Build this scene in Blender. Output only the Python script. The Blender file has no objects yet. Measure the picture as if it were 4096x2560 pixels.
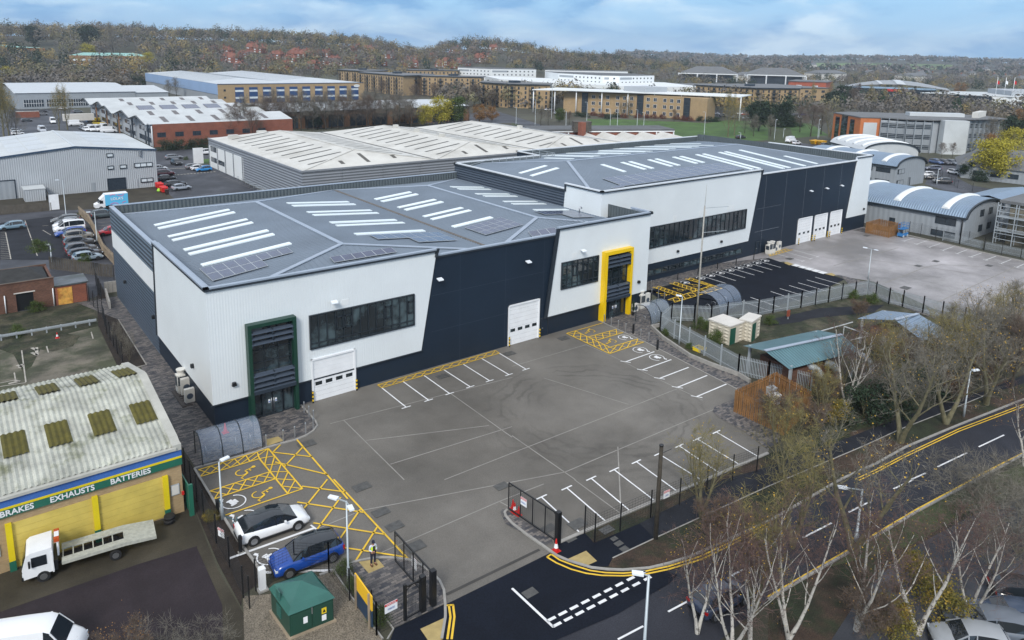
import bpy,math,random
from mathutils import Vector,Matrix,noise
from math import sin,cos,pi,radians,atan2,sqrt
random.seed(7)
D=bpy.data
scene=bpy.context.scene
COL=scene.collection
# ---------------------------------------------------------------- camera solve (metres; x along the front facades, y away, z up)
F,CX,CY=2951.02,2048.0,797.64
PI_,YA,RO=0.198266,0.663821,0.020667
CAM=Vector((0,0,32.5))
FW=Vector((cos(PI_)*sin(YA),cos(PI_)*cos(YA),-sin(PI_)))
_r=Vector((cos(YA),-sin(YA),0));_u=_r.cross(FW)
RT=cos(RO)*_r+sin(RO)*_u;UP=-sin(RO)*_r+cos(RO)*_u
K=1024/2419
def px(t,x,y):
 if t==0:return(x,y)
 if t==6:return(700+x*.46076,1680+y*.46076)
 if t==5:return(2500+x*.46076,1100+y*.46076)
 if t==7:return(3200+x*.64507,860+y*.64507)
 if t==8:return(0+x*.64507,480+y*.64507)
 if t==9:return(300+x*.46076,1100+y*.46076)
 if t==10:return(760+x*.46076,480+y*.46076)
 if t==51:return(1760+x*.26457,500+y*.26457)
 if t==52:return(2400+x*.26457,460+y*.26457)
 if t==53:return(3040+x*.26457,460+y*.26457)
 return((t%10-1)*1024+x*K,(t//10-1)*640+y*K)
def ray(t,x,y):
 a,b=px(t,x,y)
 return FW+RT*((a-CX)/F)-UP*((b-CY)/F)
def P(t,x,y,z=0.0):
 d=ray(t,x,y);return CAM+d*((z-32.5)/d.z)
def PY(t,x,y,Y):
 d=ray(t,x,y);return CAM+d*(Y/d.y)
def PX(t,x,y,X):
 d=ray(t,x,y);return CAM+d*(X/d.x)
def PP(t,x,y,a,b,c):
 n=(b-a).cross(c-a);d=ray(t,x,y)
 return CAM+d*((a-CAM).dot(n)/d.dot(n))
# ---------------------------------------------------------------- materials
MATS={}
def _n(nt,t,**k):
 n=nt.nodes.new(t)
 for a,v in k.items():setattr(n,a,v)
 return n
def mat(name,col,rough=.6,metal=0.0,var=.12,scale=.6,bump=0.0,bscale=8,spec=.5,emit=None,alpha=1.0,rib=None,brick=None,obj_color=False,trans=0.0,col2=None,mix2=(.45,.6),scale2=.15,fine=.0,detail=6):
 if name in MATS:return MATS[name]
 m=D.materials.new(name);m.use_nodes=True;nt=m.node_tree;L=nt.links
 b=nt.nodes['Principled BSDF']
 b.inputs['Roughness'].default_value=rough;b.inputs['Metallic'].default_value=metal
 b.inputs['Specular IOR Level'].default_value=spec
 if trans:b.inputs['Transmission Weight'].default_value=trans
 if alpha<1:b.inputs['Alpha'].default_value=alpha
 geo=_n(nt,'ShaderNodeNewGeometry');pos=geo.outputs['Position']
 if obj_color:
  oi=_n(nt,'ShaderNodeObjectInfo');L.new(oi.outputs['Color'],b.inputs['Base Color'])
  MATS[name]=m;b.inputs['Coat Weight'].default_value=.6;b.inputs['Coat Roughness'].default_value=.06
  return m
 base=None
 if brick:
  c1,c2,mo,bw,bh,axis=brick
  if axis=='xy':vec=pos
  else:
   se=_n(nt,'ShaderNodeSeparateXYZ');L.new(pos,se.inputs[0])
   ad=_n(nt,'ShaderNodeMath',operation='ADD');L.new(se.outputs[0],ad.inputs[0]);L.new(se.outputs[1],ad.inputs[1])
   cb=_n(nt,'ShaderNodeCombineXYZ');L.new(ad.outputs[0],cb.inputs[0]);L.new(se.outputs[2],cb.inputs[1]);vec=cb.outputs[0]
  br=_n(nt,'ShaderNodeTexBrick');L.new(vec,br.inputs['Vector'])
  br.inputs['Color1'].default_value=(*c1,1);br.inputs['Color2'].default_value=(*c2,1);br.inputs['Mortar'].default_value=(*mo,1)
  br.inputs['Scale'].default_value=1;br.inputs['Brick Width'].default_value=bw;br.inputs['Row Height'].default_value=bh
  br.inputs['Mortar Size'].default_value=bh*.06;br.inputs['Bias'].default_value=0
  base=br.outputs['Color']
 no=_n(nt,'ShaderNodeTexNoise');no.inputs['Scale'].default_value=scale;no.inputs['Detail'].default_value=detail;no.inputs['Roughness'].default_value=.6
 L.new(pos,no.inputs['Vector'])
 mr=_n(nt,'ShaderNodeMapRange');mr.inputs[1].default_value=.3;mr.inputs[2].default_value=.7
 mr.inputs[3].default_value=1-var;mr.inputs[4].default_value=1+var;L.new(no.outputs[0],mr.inputs[0])
 if col2:
  n2=_n(nt,'ShaderNodeTexNoise');n2.inputs['Scale'].default_value=scale2;n2.inputs['Detail'].default_value=8;n2.inputs['Roughness'].default_value=.65
  L.new(pos,n2.inputs['Vector'])
  m2=_n(nt,'ShaderNodeMapRange');m2.inputs[1].default_value=mix2[0];m2.inputs[2].default_value=mix2[1];L.new(n2.outputs[0],m2.inputs[0])
  mx=_n(nt,'ShaderNodeMix',data_type='RGBA');L.new(m2.outputs[0],mx.inputs[0])
  mx.inputs[6].default_value=(*col,1);mx.inputs[7].default_value=(*col2,1)
  if base is not None:L.new(base,mx.inputs[6])
  base=mx.outputs[2]
 v=_n(nt,'ShaderNodeVectorMath',operation='SCALE')
 if base is None:v.inputs[0].default_value=col
 else:L.new(base,v.inputs[0])
 L.new(mr.outputs[0],v.inputs['Scale'])
 out=v.outputs[0]
 if fine:
  n3=_n(nt,'ShaderNodeTexNoise');n3.inputs['Scale'].default_value=14;n3.inputs['Detail'].default_value=3
  L.new(pos,n3.inputs['Vector'])
  m3=_n(nt,'ShaderNodeMapRange');m3.inputs[1].default_value=.3;m3.inputs[2].default_value=.7;m3.inputs[3].default_value=1-fine;m3.inputs[4].default_value=1+fine
  L.new(n3.outputs[0],m3.inputs[0])
  v3=_n(nt,'ShaderNodeVectorMath',operation='SCALE');L.new(out,v3.inputs[0]);L.new(m3.outputs[0],v3.inputs['Scale']);out=v3.outputs[0]
 L.new(out,b.inputs['Base Color'])
 if emit:
  b.inputs['Emission Color'].default_value=(*emit[0],1);b.inputs['Emission Strength'].default_value=emit[1]
 if rib:
  axis,period,dep=rib
  se=_n(nt,'ShaderNodeSeparateXYZ');L.new(pos,se.inputs[0])
  if axis=='h':
   a=_n(nt,'ShaderNodeMath',operation='ADD');L.new(se.outputs[0],a.inputs[0]);L.new(se.outputs[1],a.inputs[1]);s=a.outputs[0]
  else:s=se.outputs['xyz'.index(axis)]
  mu=_n(nt,'ShaderNodeMath',operation='MULTIPLY');mu.inputs[1].default_value=2*pi/period;L.new(s,mu.inputs[0])
  si=_n(nt,'ShaderNodeMath',operation='SINE');L.new(mu.outputs[0],si.inputs[0])
  bp=_n(nt,'ShaderNodeBump');bp.inputs['Strength'].default_value=1;bp.inputs['Distance'].default_value=dep
  L.new(si.outputs[0],bp.inputs['Height']);L.new(bp.outputs[0],b.inputs['Normal'])
 elif bump:
  nb=_n(nt,'ShaderNodeTexNoise');nb.inputs['Scale'].default_value=bscale;nb.inputs['Detail'].default_value=4;L.new(pos,nb.inputs['Vector'])
  bp=_n(nt,'ShaderNodeBump');bp.inputs['Strength'].default_value=.7;bp.inputs['Distance'].default_value=bump
  L.new(nb.outputs[0],bp.inputs['Height']);L.new(bp.outputs[0],b.inputs['Normal'])
 MATS[name]=m
 return m
# ---------------------------------------------------------------- mesh builder
class MB:
 def __init__(s):s.v=[];s.f=[];s.m=[];s.sm=[]
 def face(s,pts,mi=0,smooth=False):
  i=len(s.v);s.v+=[tuple(p)for p in pts];s.f.append(tuple(range(i,i+len(pts))));s.m.append(mi);s.sm.append(smooth)
 def quads(s,V,Fs,mi=0,smooth=False):
  i=len(s.v);s.v+=[tuple(p)for p in V]
  for f in Fs:s.f.append(tuple(i+k for k in f));s.m.append(mi);s.sm.append(smooth)
  return s
 def box(s,x0,y0,z0,x1,y1,z1,mi=0):
  V=[(x0,y0,z0),(x1,y0,z0),(x1,y1,z0),(x0,y1,z0),(x0,y0,z1),(x1,y0,z1),(x1,y1,z1),(x0,y1,z1)]
  return s.quads(V,[(3,2,1,0),(4,5,6,7),(0,1,5,4),(1,2,6,5),(2,3,7,6),(3,0,4,7)],mi)
 def obox(s,c,ux,uy,hz,z0=0,mi=0):
  c=Vector(c);ux=Vector(ux).to_3d();uy=Vector(uy).to_3d();k=Vector((0,0,hz));c=c.to_3d()+Vector((0,0,z0))
  V=[c-ux-uy,c+ux-uy,c+ux+uy,c-ux+uy];V=V+[p+k for p in V]
  return s.quads(V,[(3,2,1,0),(4,5,6,7),(0,1,5,4),(1,2,6,5),(2,3,7,6),(3,0,4,7)],mi)
 def prism(s,pts,d,mi=0,caps=True):
  n=len(pts);d=Vector(d);A=[Vector(p)for p in pts];V=A+[p+d for p in A]
  Fs=[(i,(i+1)%n,n+(i+1)%n,n+i)for i in range(n)]
  if caps:Fs+=[tuple(range(n-1,-1,-1)),tuple(range(n,2*n))]
  return s.quads(V,Fs,mi)
 def tube(s,pts,r,sides=6,mi=0,smooth=True,cap=True):
  pts=[Vector(p)for p in pts];n=len(pts)
  R=r if hasattr(r,'__len__')else[r]*n
  V=[];pu=None
  for i,p in enumerate(pts):
   t=(pts[min(i+1,n-1)]-pts[max(i-1,0)]).normalized()
   if pu is None:
    a=Vector((0,0,1))if abs(t.z)<.9 else Vector((1,0,0));u=t.cross(a).normalized()
   else:u=(pu-t*pu.dot(t)).normalized()
   pu=u;w=t.cross(u)
   for k in range(sides):
    a=2*pi*k/sides;V.append(p+(u*cos(a)+w*sin(a))*R[i])
  Fs=[(i*sides+k,i*sides+(k+1)%sides,(i+1)*sides+(k+1)%sides,(i+1)*sides+k)for i in range(n-1)for k in range(sides)]
  s.quads(V,Fs,mi,smooth)
  if cap:
   o=len(s.v)-len(V)
   s.f.append(tuple(o+k for k in range(sides-1,-1,-1)));s.m.append(mi);s.sm.append(False)
   s.f.append(tuple(o+(n-1)*sides+k for k in range(sides)));s.m.append(mi);s.sm.append(False)
  return s
 def bar(s,a,b,w,h=None,mi=0):
  h=h or w;a=Vector(a);b=Vector(b);t=(b-a).normalized()
  u=t.cross(Vector((0,0,1)));
  if u.length<1e-4:u=Vector((1,0,0))
  u.normalize();v=u.cross(t);u*=w/2;v*=h/2
  V=[a-u-v,a+u-v,a+u+v,a-u+v,b-u-v,b+u-v,b+u+v,b-u+v]
  return s.quads(V,[(3,2,1,0),(4,5,6,7),(0,1,5,4),(1,2,6,5),(2,3,7,6),(3,0,4,7)],mi)
 def lathe(s,c,prof,sides=12,mi=0):
  c=Vector(c);V=[]
  for r,z in prof:
   for k in range(sides):V.append(c+Vector((r*cos(2*pi*k/sides),r*sin(2*pi*k/sides),z)))
  n=len(prof)
  Fs=[(i*sides+k,i*sides+(k+1)%sides,(i+1)*sides+(k+1)%sides,(i+1)*sides+k)for i in range(n-1)for k in range(sides)]
  Fs+=[tuple(range(sides-1,-1,-1)),tuple((n-1)*sides+k for k in range(sides))]
  return s.quads(V,Fs,mi,False)
 def build(s,name,mats,parent=None,org=None,label=None):
  me=D.meshes.new(name);o=D.objects.new(name,me);COL.objects.link(o)
  if parent is not None:
   w=wloc(parent);s.v=[(a-w[0],b-w[1],c-w[2])for a,b,c in s.v];o.parent=parent
  elif org is not None:
   s.v=[(a-org[0],b-org[1],c-org[2])for a,b,c in s.v];o.location=org
  if len(s.v)<4000:
   kd={};ix=[];nv=[]
   for p in s.v:
    k=(round(p[0],4),round(p[1],4),round(p[2],4))
    if k not in kd:kd[k]=len(nv);nv.append(p)
    ix.append(kd[k])
   fs=[tuple(dict.fromkeys(ix[i]for i in f))for f in s.f];ok=[i for i,f in enumerate(fs)if len(f)>2]
   s.v=nv;s.f=[fs[i]for i in ok];s.m=[s.m[i]for i in ok];s.sm=[s.sm[i]for i in ok]
  me.from_pydata(s.v,[],s.f)
  for m in(mats if isinstance(mats,(list,tuple))else[mats]):me.materials.append(m)
  me.polygons.foreach_set('material_index',s.m);me.polygons.foreach_set('use_smooth',s.sm)
  me.update()
  if label:o['label']=label
  return o
WL={}
def wloc(o):
 v=Vector((0,0,0))
 while o is not None:v+=o.location;o=o.parent
 return v
def tag(o,label,cat,group=None):
 o['label']=label;o['category']=cat
 if group:o['group']=group
 return o
def thing(name,label,cat,loc=(0,0,0),group=None):
 o=D.objects.new(name,None);COL.objects.link(o);o.location=loc;o.empty_display_size=.5
 return tag(o,label,cat,group)
def kind(o,k):o['kind']=k;return o
def copy_tree(o,parent=None):
 c=o.copy();COL.objects.link(c)
 if parent is not None:c.parent=parent
 for k in CH.get(o.as_pointer(),[]):copy_tree(k,c)
 return c
CH={}
def index(o):
 k=CH[o.as_pointer()]=[c for c in D.objects if c.parent==o]
 for c in k:index(c)
ZC={}
def sheet(name,pts,z,m,k='structure'):
 b=MB();ZC[z]=ZC.get(z,-1)+1;z=z+ZC[z]*.0009;P_=[Vector((p[0],p[1],z))for p in pts]
 a=sum(P_[i].x*P_[(i+1)%len(P_)].y-P_[(i+1)%len(P_)].x*P_[i].y for i in range(len(P_)))
 if a<0:P_.reverse()
 b.face(P_);o=b.build(name,m);o['kind']=k;return o
def PL(t,*xy):return[P(t,xy[i],xy[i+1])for i in range(0,len(xy),2)]
def line(b,a,c,w,z,mi=0):
 a=Vector((a[0],a[1],z));c=Vector((c[0],c[1],z));t=c-a
 n=Vector((-t.y,t.x,0)).normalized()*(w/2)
 b.face([a-n,c-n,c+n,a+n],mi)
def poly(b,pts,w,z,mi=0):
 pts=[Vector((p[0],p[1],z))for p in pts];L_=[]
 for i,p in enumerate(pts):
  t=pts[min(i+1,len(pts)-1)]-pts[max(i-1,0)];L_.append(Vector((-t.y,t.x,0)).normalized()*(w/2))
 for i in range(len(pts)-1):b.face([pts[i]-L_[i],pts[i+1]-L_[i+1],pts[i+1]+L_[i+1],pts[i]+L_[i]],mi)
def kerb(name,pts,w=.16,h=.11,m=None):
 b=MB();pts=[Vector((p[0],p[1],0))for p in pts];N=[]
 for i,p in enumerate(pts):
  t=pts[min(i+1,len(pts)-1)]-pts[max(i-1,0)];N.append(Vector((-t.y,t.x,0)).normalized()*(w/2))
 Z=Vector((0,0,h))
 for i in range(len(pts)-1):
  a,c,n,q=pts[i],pts[i+1],N[i],N[i+1]
  b.face([a-n+Z,c-q+Z,c+q+Z,a+n+Z]);b.face([a-n,c-q,c-q+Z,a-n+Z]);b.face([c+q,a+n,a+n+Z,c+q+Z])
 return kind(b.build(name,m or M['kerb']),'structure')
def text(name,s,size,m,parent,loc,xdir,updir,depth=.02,align='CENTER',label=None,shear=0,bold=.0):
 cu=D.curves.new('t','FONT');cu.body=s;cu.size=size;cu.extrude=depth;cu.align_x=align;cu.align_y='CENTER';cu.offset=bold;cu.resolution_u=3
 t=D.objects.new('t',cu);COL.objects.link(t)
 bpy.context.view_layer.update()
 me=bpy.data.meshes.new_from_object(t.evaluated_get(bpy.context.evaluated_depsgraph_get()))
 D.objects.remove(t)
 x=Vector(xdir).normalized();u=Vector(updir).normalized();n=x.cross(u)
 Mx=Matrix((x,u,n)).transposed().to_4x4()
 me.transform(Mx);off=Vector(loc)-(wloc(parent)if parent else Vector())
 me.transform(Matrix.Translation(off));me.materials.clear();me.materials.append(m)
 o=D.objects.new(name,me);COL.objects.link(o)
 if parent:o.parent=parent
 if label:o['label']=label
 return o
M={}
def setup_mats():
 a=lambda k,*x,**y:M.__setitem__(k,mat(k,*x,**y))
 a('white_clad',(.70,.745,.765),.5,rib=('h',.24,.0045),var=.05,scale=.15,fine=.02)
 a('white_flat',(.72,.75,.76),.5,var=.03,scale=.3)
 a('white_paint',(.78,.8,.82),.45,var=.05,scale=1)
 a('navy',(.010,.020,.036),.45,spec=.35,var=.16,scale=.12,rib=('z',1.0,.002),fine=.10)
 a('navy_rib',(.085,.115,.15),.45,var=.08,scale=.3,rib=('z',.5,.05))
 a('grey_clad',(.22,.24,.27),.5,var=.06,scale=.3,rib=('z',.6,.05))
 a('roof_grey',(.17,.21,.26),.62,spec=.35,var=.12,scale=.12,metal=.05,fine=.06)
 a('roof_trim',(.36,.42,.50),.42,var=.08,metal=.3)
 a('parapet_in',(.085,.105,.115),.6,var=.08,rib=('h',.5,.04))
 a('coping_dark',(.02,.028,.038),.45,var=.05)
 a('skylight',(.78,.86,.88),.3,var=.04,scale=2)
 a('solar',(.06,.075,.13),.16,var=.15,scale=.8,spec=.8)
 a('frame_dark',(.02,.028,.036),.4,var=.1)
 a('glass',(.010,.018,.024),.03,var=.5,scale=.35,spec=1,col2=(.045,.07,.08),scale2=.35,mix2=(.5,.62))  # lighter patches put sky reflections into the pane colour
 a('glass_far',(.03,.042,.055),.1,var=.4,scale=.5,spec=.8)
 a('green_frame',(.007,.042,.027),.4,var=.08)
 a('yellow_frame',(.80,.52,.003),.4,var=.04)
 a('louvre',(.12,.155,.21),.35,metal=.5,var=.05)
 a('louvre_dark',(.035,.05,.07),.4,metal=.3,var=.05)
 a('black',(.010,.011,.013),.4,var=.1)
 a('rubber',(.012,.012,.013),.8,var=.1)
 a('steel',(.45,.47,.5),.35,metal=.8,var=.05)
 a('galv',(.36,.40,.43),.5,metal=.15,var=.12,scale=3)
 a('lamp_grey',(.42,.47,.5),.45,metal=.3,var=.05)
 a('lens',(.75,.8,.85),.2,var=.02)
 a('yard',(.108,.100,.088),.72,spec=.3,var=.26,scale=.12,fine=.16,col2=(.185,.176,.160),scale2=.035,mix2=(.32,.70))
 a('yard_b',(.185,.175,.172),.5,var=.22,scale=.1,fine=.10,col2=(.42,.40,.41),scale2=.045,mix2=(.44,.64))
 a('joint',(.27,.26,.24),.85,var=.2)
 a('joint_dark',(.05,.048,.045),.9,var=.2)
 a('kerb',(.30,.29,.27),.8,var=.15,scale=2)
 a('tarmac',(.018,.020,.026),.8,spec=.2,var=.28,scale=.5,fine=.3)
 a('tarmac_new',(.0055,.008,.015),.7,spec=.15,var=.25,scale=.3,fine=.35)
 a('road',(.032,.034,.043),.75,spec=.2,var=.22,scale=.25,fine=.22)
 a('road_old',(.042,.045,.054),.65,spec=.3,var=.3,scale=.25,fine=.18,col2=(.075,.08,.095),scale2=.08)
 a('forecourt',(.048,.042,.030),.75,spec=.25,var=.35,scale=.3,fine=.2)
 a('forecourt_red',(.026,.020,.024),.75,spec=.25,var=.25,scale=.4,fine=.25)
 a('derelict_conc',(.15,.135,.105),.8,var=.4,scale=.25,fine=.2,col2=(.05,.055,.03),scale2=.2,mix2=(.42,.55))
 a('moss',(.020,.026,.010),.95,var=.6,scale=.5,bump=.1,bscale=3,fine=.5,col2=(.06,.055,.035),scale2=.4)
 a('leaf_ground',(.048,.030,.020),.95,var=.5,scale=.6,fine=.5,bump=.05,col2=(.018,.024,.010),scale2=.25,mix2=(.42,.55))
 a('soil',(.040,.028,.020),.95,var=.5,scale=1,fine=.4,bump=.05)
 a('soil_dark',(.020,.014,.010),.95,var=.5,scale=1,fine=.4,bump=.05)
 a('gravel',(.17,.145,.11),.9,var=.2,scale=2,fine=.6,bump=.04,bscale=14)
 a('grass',(.050,.105,.018),.95,var=.35,scale=.12,fine=.3,bump=.1,bscale=2)
 a('grass_dull',(.045,.058,.022),.95,var=.4,scale=.4,fine=.4,bump=.1)
 a('ground',(.050,.048,.032),.95,var=.4,scale=.02,fine=.3,col2=(.07,.075,.05),scale2=.012)
 a('tactile',(.38,.29,.12),.8,var=.15,scale=2)
 a('line_white',(.72,.73,.74),.6,var=.10,scale=1.5)
 a('line_yellow',(.72,.46,.03),.6,var=.14,scale=1.5)
 a('line_faded',(.36,.34,.3),.7,var=.3,scale=1.5)
 a('brick_red',(.2,.08,.05),.85,brick=((.27,.085,.045),(.20,.062,.038),(.16,.11,.09),.225,.075,'v'),var=.15)
 a('brick_old',(.2,.08,.05),.85,brick=((.15,.07,.045),(.10,.045,.03),(.10,.085,.07),.225,.075,'v'),var=.25)
 a('brick_tan',(.2,.08,.05),.85,brick=((.41,.29,.155),(.34,.235,.12),(.30,.24,.17),.225,.075,'v'),var=.1)
 a('brick_brown',(.2,.08,.05),.85,brick=((.30,.16,.075),(.22,.105,.05),(.2,.15,.11),.225,.075,'v'),var=.15)
 a('asbestos',(.40,.41,.36),.8,var=.3,scale=.6,fine=.14,col2=(.17,.18,.11),scale2=.55,mix2=(.50,.68))
 a('moss_light',(.085,.075,.012),.9,var=.3,scale=2)
 a('roof_white',(.58,.575,.54),.6,var=.09,scale=.2,col2=(.45,.44,.40),scale2=.12,mix2=(.45,.7))
 a('roof_pale',(.50,.53,.54),.6,var=.12,scale=.15)
 a('roof_silver',(.52,.55,.57),.4,var=.06,scale=.2)
 a('roof_light',(.075,.07,.058),.5,var=.2)
 a('clad_pale',(.40,.43,.46),.55,var=.05,scale=.3,rib=('h',.4,.03))
 a('clad_grey2',(.30,.33,.36),.5,var=.05,scale=.3,rib=('h',1.0,.02))
 a('clad_blue',(.26,.38,.58),.5,var=.06,scale=.1)
 a('barrel_roof',(.22,.30,.40),.35,var=.08,metal=.3,rib=('y',.45,.05))
 a('timber',(.23,.115,.04),.75,var=.25,scale=1.2,fine=.2)
 a('timber_grey',(.085,.075,.062),.85,var=.3,scale=1.2,fine=.2)
 a('timber_light',(.30,.24,.17),.85,var=.3,scale=1.0)
 a('gate_yellow',(.58,.45,.10),.6,var=.18,scale=.6)
 a('post_yellow',(.70,.55,.01),.5,var=.1)
 a('sign_blue',(.05,.14,.42),.4,var=.12)
 a('sign_green',(.02,.13,.085),.4,var=.06)
 a('substation',(.012,.055,.038),.45,var=.08)
 a('substation_top',(.03,.12,.10),.35,var=.10,scale=1)
 a('kiosk',(.55,.51,.42),.8,var=.08)
 a('door_green',(.01,.085,.055),.5,var=.05)
 a('orange_panel',(.50,.16,.05),.6,var=.08)
 a('red',(.55,.015,.012),.4,var=.05)
 a('yellow',(.75,.55,.02),.5,var=.05)
 a('lime',(.35,.75,.05),.5,var=.05)
 a('sky_van',(.12,.50,.78),.35,var=.04)
 a('pink',(.75,.12,.35),.4,var=.04)
 a('lift_blue',(.03,.17,.42),.5,var=.1)
 a('skip_yellow',(.75,.42,.01),.5,var=.1)
 a('paint',(1,1,1),.25,obj_color=True)
 a('car_glass',(.015,.02,.026),.06,var=.1,spec=.9)
 a('taillight',(.35,.01,.01),.25,var=.05)
 a('headlight',(.6,.65,.7),.15,var=.05)
 a('rim',(.33,.34,.36),.3,metal=.8,var=.05)
 a('roof_tile_red',(.20,.075,.048),.8,var=.25,scale=.5)
 a('roof_tile_dark',(.085,.065,.06),.8,var=.25,scale=.5)
 a('roof_slate',(.13,.135,.14),.7,var=.15,scale=.3)
 a('roof_flat',(.10,.105,.11),.8,var=.2,scale=.2)
 a('verdigris',(.25,.45,.42),.6,var=.1)
 a('render',(.60,.58,.54),.8,var=.06)
 a('glass_green',(.06,.20,.18),.15,var=.3,scale=.5,spec=.8)
 a('window_white',(.62,.68,.72),.3,var=.2,scale=.6)
 a('shelter',(.40,.5,.66),.05,var=.1,alpha=.30,spec=1)
 a('clear',(.6,.65,.7),.1,var=.05,alpha=.25,spec=.8)
 a('ac_white',(.62,.61,.57),.5,var=.05)
 a('hivis',(.62,.85,.03),.6,var=.05)
 a('cloth_navy',(.012,.016,.035),.8,var=.1)
 a('cloth_shirt',(.6,.63,.7),.8,var=.05)
 a('skin',(.45,.24,.16),.6,var=.05)
 a('shoe',(.12,.06,.03),.6,var=.05)
 a('teal_roof',(.10,.20,.23),.4,metal=.2,var=.12,rib=('x',.35,.04))
 a('bin_brown',(.03,.015,.012),.6,var=.1)
 a('birch',(.44,.42,.38),.8,var=.25,scale=3,col2=(.08,.07,.06),scale2=5,mix2=(.56,.60))
 a('bark',(.13,.12,.07),.9,var=.35,scale=3)
 a('bark_dark',(.045,.038,.028),.9,var=.35,scale=3)
 a('twig_grey',(.165,.152,.125),.9,var=.3,scale=1)
 a('twig_olive',(.19,.165,.065),.9,var=.3,scale=1)
 a('twig_brown',(.12,.09,.07),.9,var=.3,scale=1)
 a('twig_red',(.11,.068,.058),.9,var=.3,scale=1)
 a('leaf_gold',(.42,.26,.03),.8,var=.3,scale=2)
 a('leaf_yellow',(.34,.30,.025),.8,var=.3,scale=.6)
 a('leaf_green',(.055,.085,.014),.85,var=.4,scale=.6)
 a('leaf_dark',(.018,.036,.016),.9,var=.45,scale=.5)
 a('leaf_rust',(.22,.115,.035),.85,var=.3,scale=.6)
 a('hedge_red',(.12,.035,.02),.9,var=.4,scale=.6)
# block paving: charcoal and buff blocks laid in random clusters
 m=mat('paving',(.05,.052,.060),.7,var=.22,scale=1.2,brick=((.034,.037,.048),(.19,.17,.155),(.05,.05,.05),.4,.2,'xy'),fine=.12);M['paving']=m
# tyre scuffs on the yard
 m=M['yard'];nt=m.node_tree;L=nt.links;b=nt.nodes['Principled BSDF']
 src=b.inputs['Base Color'].links[0].from_socket
 geo=_n(nt,'ShaderNodeNewGeometry')
 cur=src
 for(cx,cy,r0,r1,per,st)in((45.5,44.5,4.0,12.5,1.15,.26),(37.5,34.5,3.5,9,1.7,.16),(47,29,8,15,2.3,.14)):
  d=_n(nt,'ShaderNodeVectorMath',operation='DISTANCE');L.new(geo.outputs['Position'],d.inputs[0]);d.inputs[1].default_value=(cx,cy,0)
  no=_n(nt,'ShaderNodeTexNoise');no.inputs['Scale'].default_value=.35;no.inputs['Detail'].default_value=3;L.new(geo.outputs['Position'],no.inputs['Vector'])
  w=_n(nt,'ShaderNodeMath',operation='MULTIPLY_ADD');L.new(no.outputs[0],w.inputs[0]);w.inputs[1].default_value=3.2;L.new(d.outputs['Value'],w.inputs[2])
  s1=_n(nt,'ShaderNodeMath',operation='MULTIPLY');s1.inputs[1].default_value=2*pi/per;L.new(w.outputs[0],s1.inputs[0])
  s2=_n(nt,'ShaderNodeMath',operation='SINE');L.new(s1.outputs[0],s2.inputs[0])
  e=_n(nt,'ShaderNodeMapRange');e.inputs[1].default_value=.2;e.inputs[2].default_value=1;L.new(s2.outputs[0],e.inputs[0])
  r=_n(nt,'ShaderNodeMapRange',interpolation_type='SMOOTHSTEP');r.inputs[1].default_value=r0;r.inputs[2].default_value=(r0+r1)/2;L.new(d.outputs['Value'],r.inputs[0])
  r2=_n(nt,'ShaderNodeMapRange',interpolation_type='SMOOTHSTEP');r2.inputs[1].default_value=r1;r2.inputs[2].default_value=(r0+r1)/2;L.new(d.outputs['Value'],r2.inputs[0])
  n2=_n(nt,'ShaderNodeTexNoise');n2.inputs['Scale'].default_value=.22;L.new(geo.outputs['Position'],n2.inputs['Vector'])
  n3=_n(nt,'ShaderNodeMapRange');n3.inputs[1].default_value=.38;n3.inputs[2].default_value=.6;L.new(n2.outputs[0],n3.inputs[0])
  p=e.outputs[0]
  for q in(r,r2,n3):
   mm=_n(nt,'ShaderNodeMath',operation='MULTIPLY');L.new(p,mm.inputs[0]);L.new(q.outputs[0],mm.inputs[1]);p=mm.outputs[0]
  sc=_n(nt,'ShaderNodeMath',operation='MULTIPLY_ADD');L.new(p,sc.inputs[0]);sc.inputs[1].default_value=-st;sc.inputs[2].default_value=1
  v=_n(nt,'ShaderNodeVectorMath',operation='SCALE');L.new(cur,v.inputs[0]);L.new(sc.outputs[0],v.inputs['Scale']);cur=v.outputs[0]
 L.new(cur,b.inputs['Base Color'])
# rear yard: random paler patches in the colour only, roughness stays even
setup_mats()
# ---------------------------------------------------------------- camera, sky, sun
cam=D.cameras.new('camera');co=D.objects.new('camera',cam);COL.objects.link(co)
cam.sensor_width=36;cam.lens=F/4096*36;cam.shift_y=(CY-1280)/4096;cam.shift_x=0
cam.clip_start=.5;cam.clip_end=9000
co.matrix_world=Matrix.Translation(CAM)@Matrix((RT,UP,-FW)).transposed().to_4x4()
scene.camera=co
SUN_AZ=radians(228);SUN_EL=radians(38)
w=D.worlds.new('World');scene.world=w;w.use_nodes=True;nt=w.node_tree;L=nt.links
bg=nt.nodes['Background'];sky=_n(nt,'ShaderNodeTexSky',sky_type='NISHITA');sky.sun_disc=False
sky.sun_elevation=SUN_EL;sky.sun_rotation=SUN_AZ;sky.air_density=1.2;sky.dust_density=.6;sky.ozone_density=1.5;sky.altitude=0
tc=_n(nt,'ShaderNodeTexCoord');sp=_n(nt,'ShaderNodeSeparateXYZ');L.new(tc.outputs['Generated'],sp.inputs[0])
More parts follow.
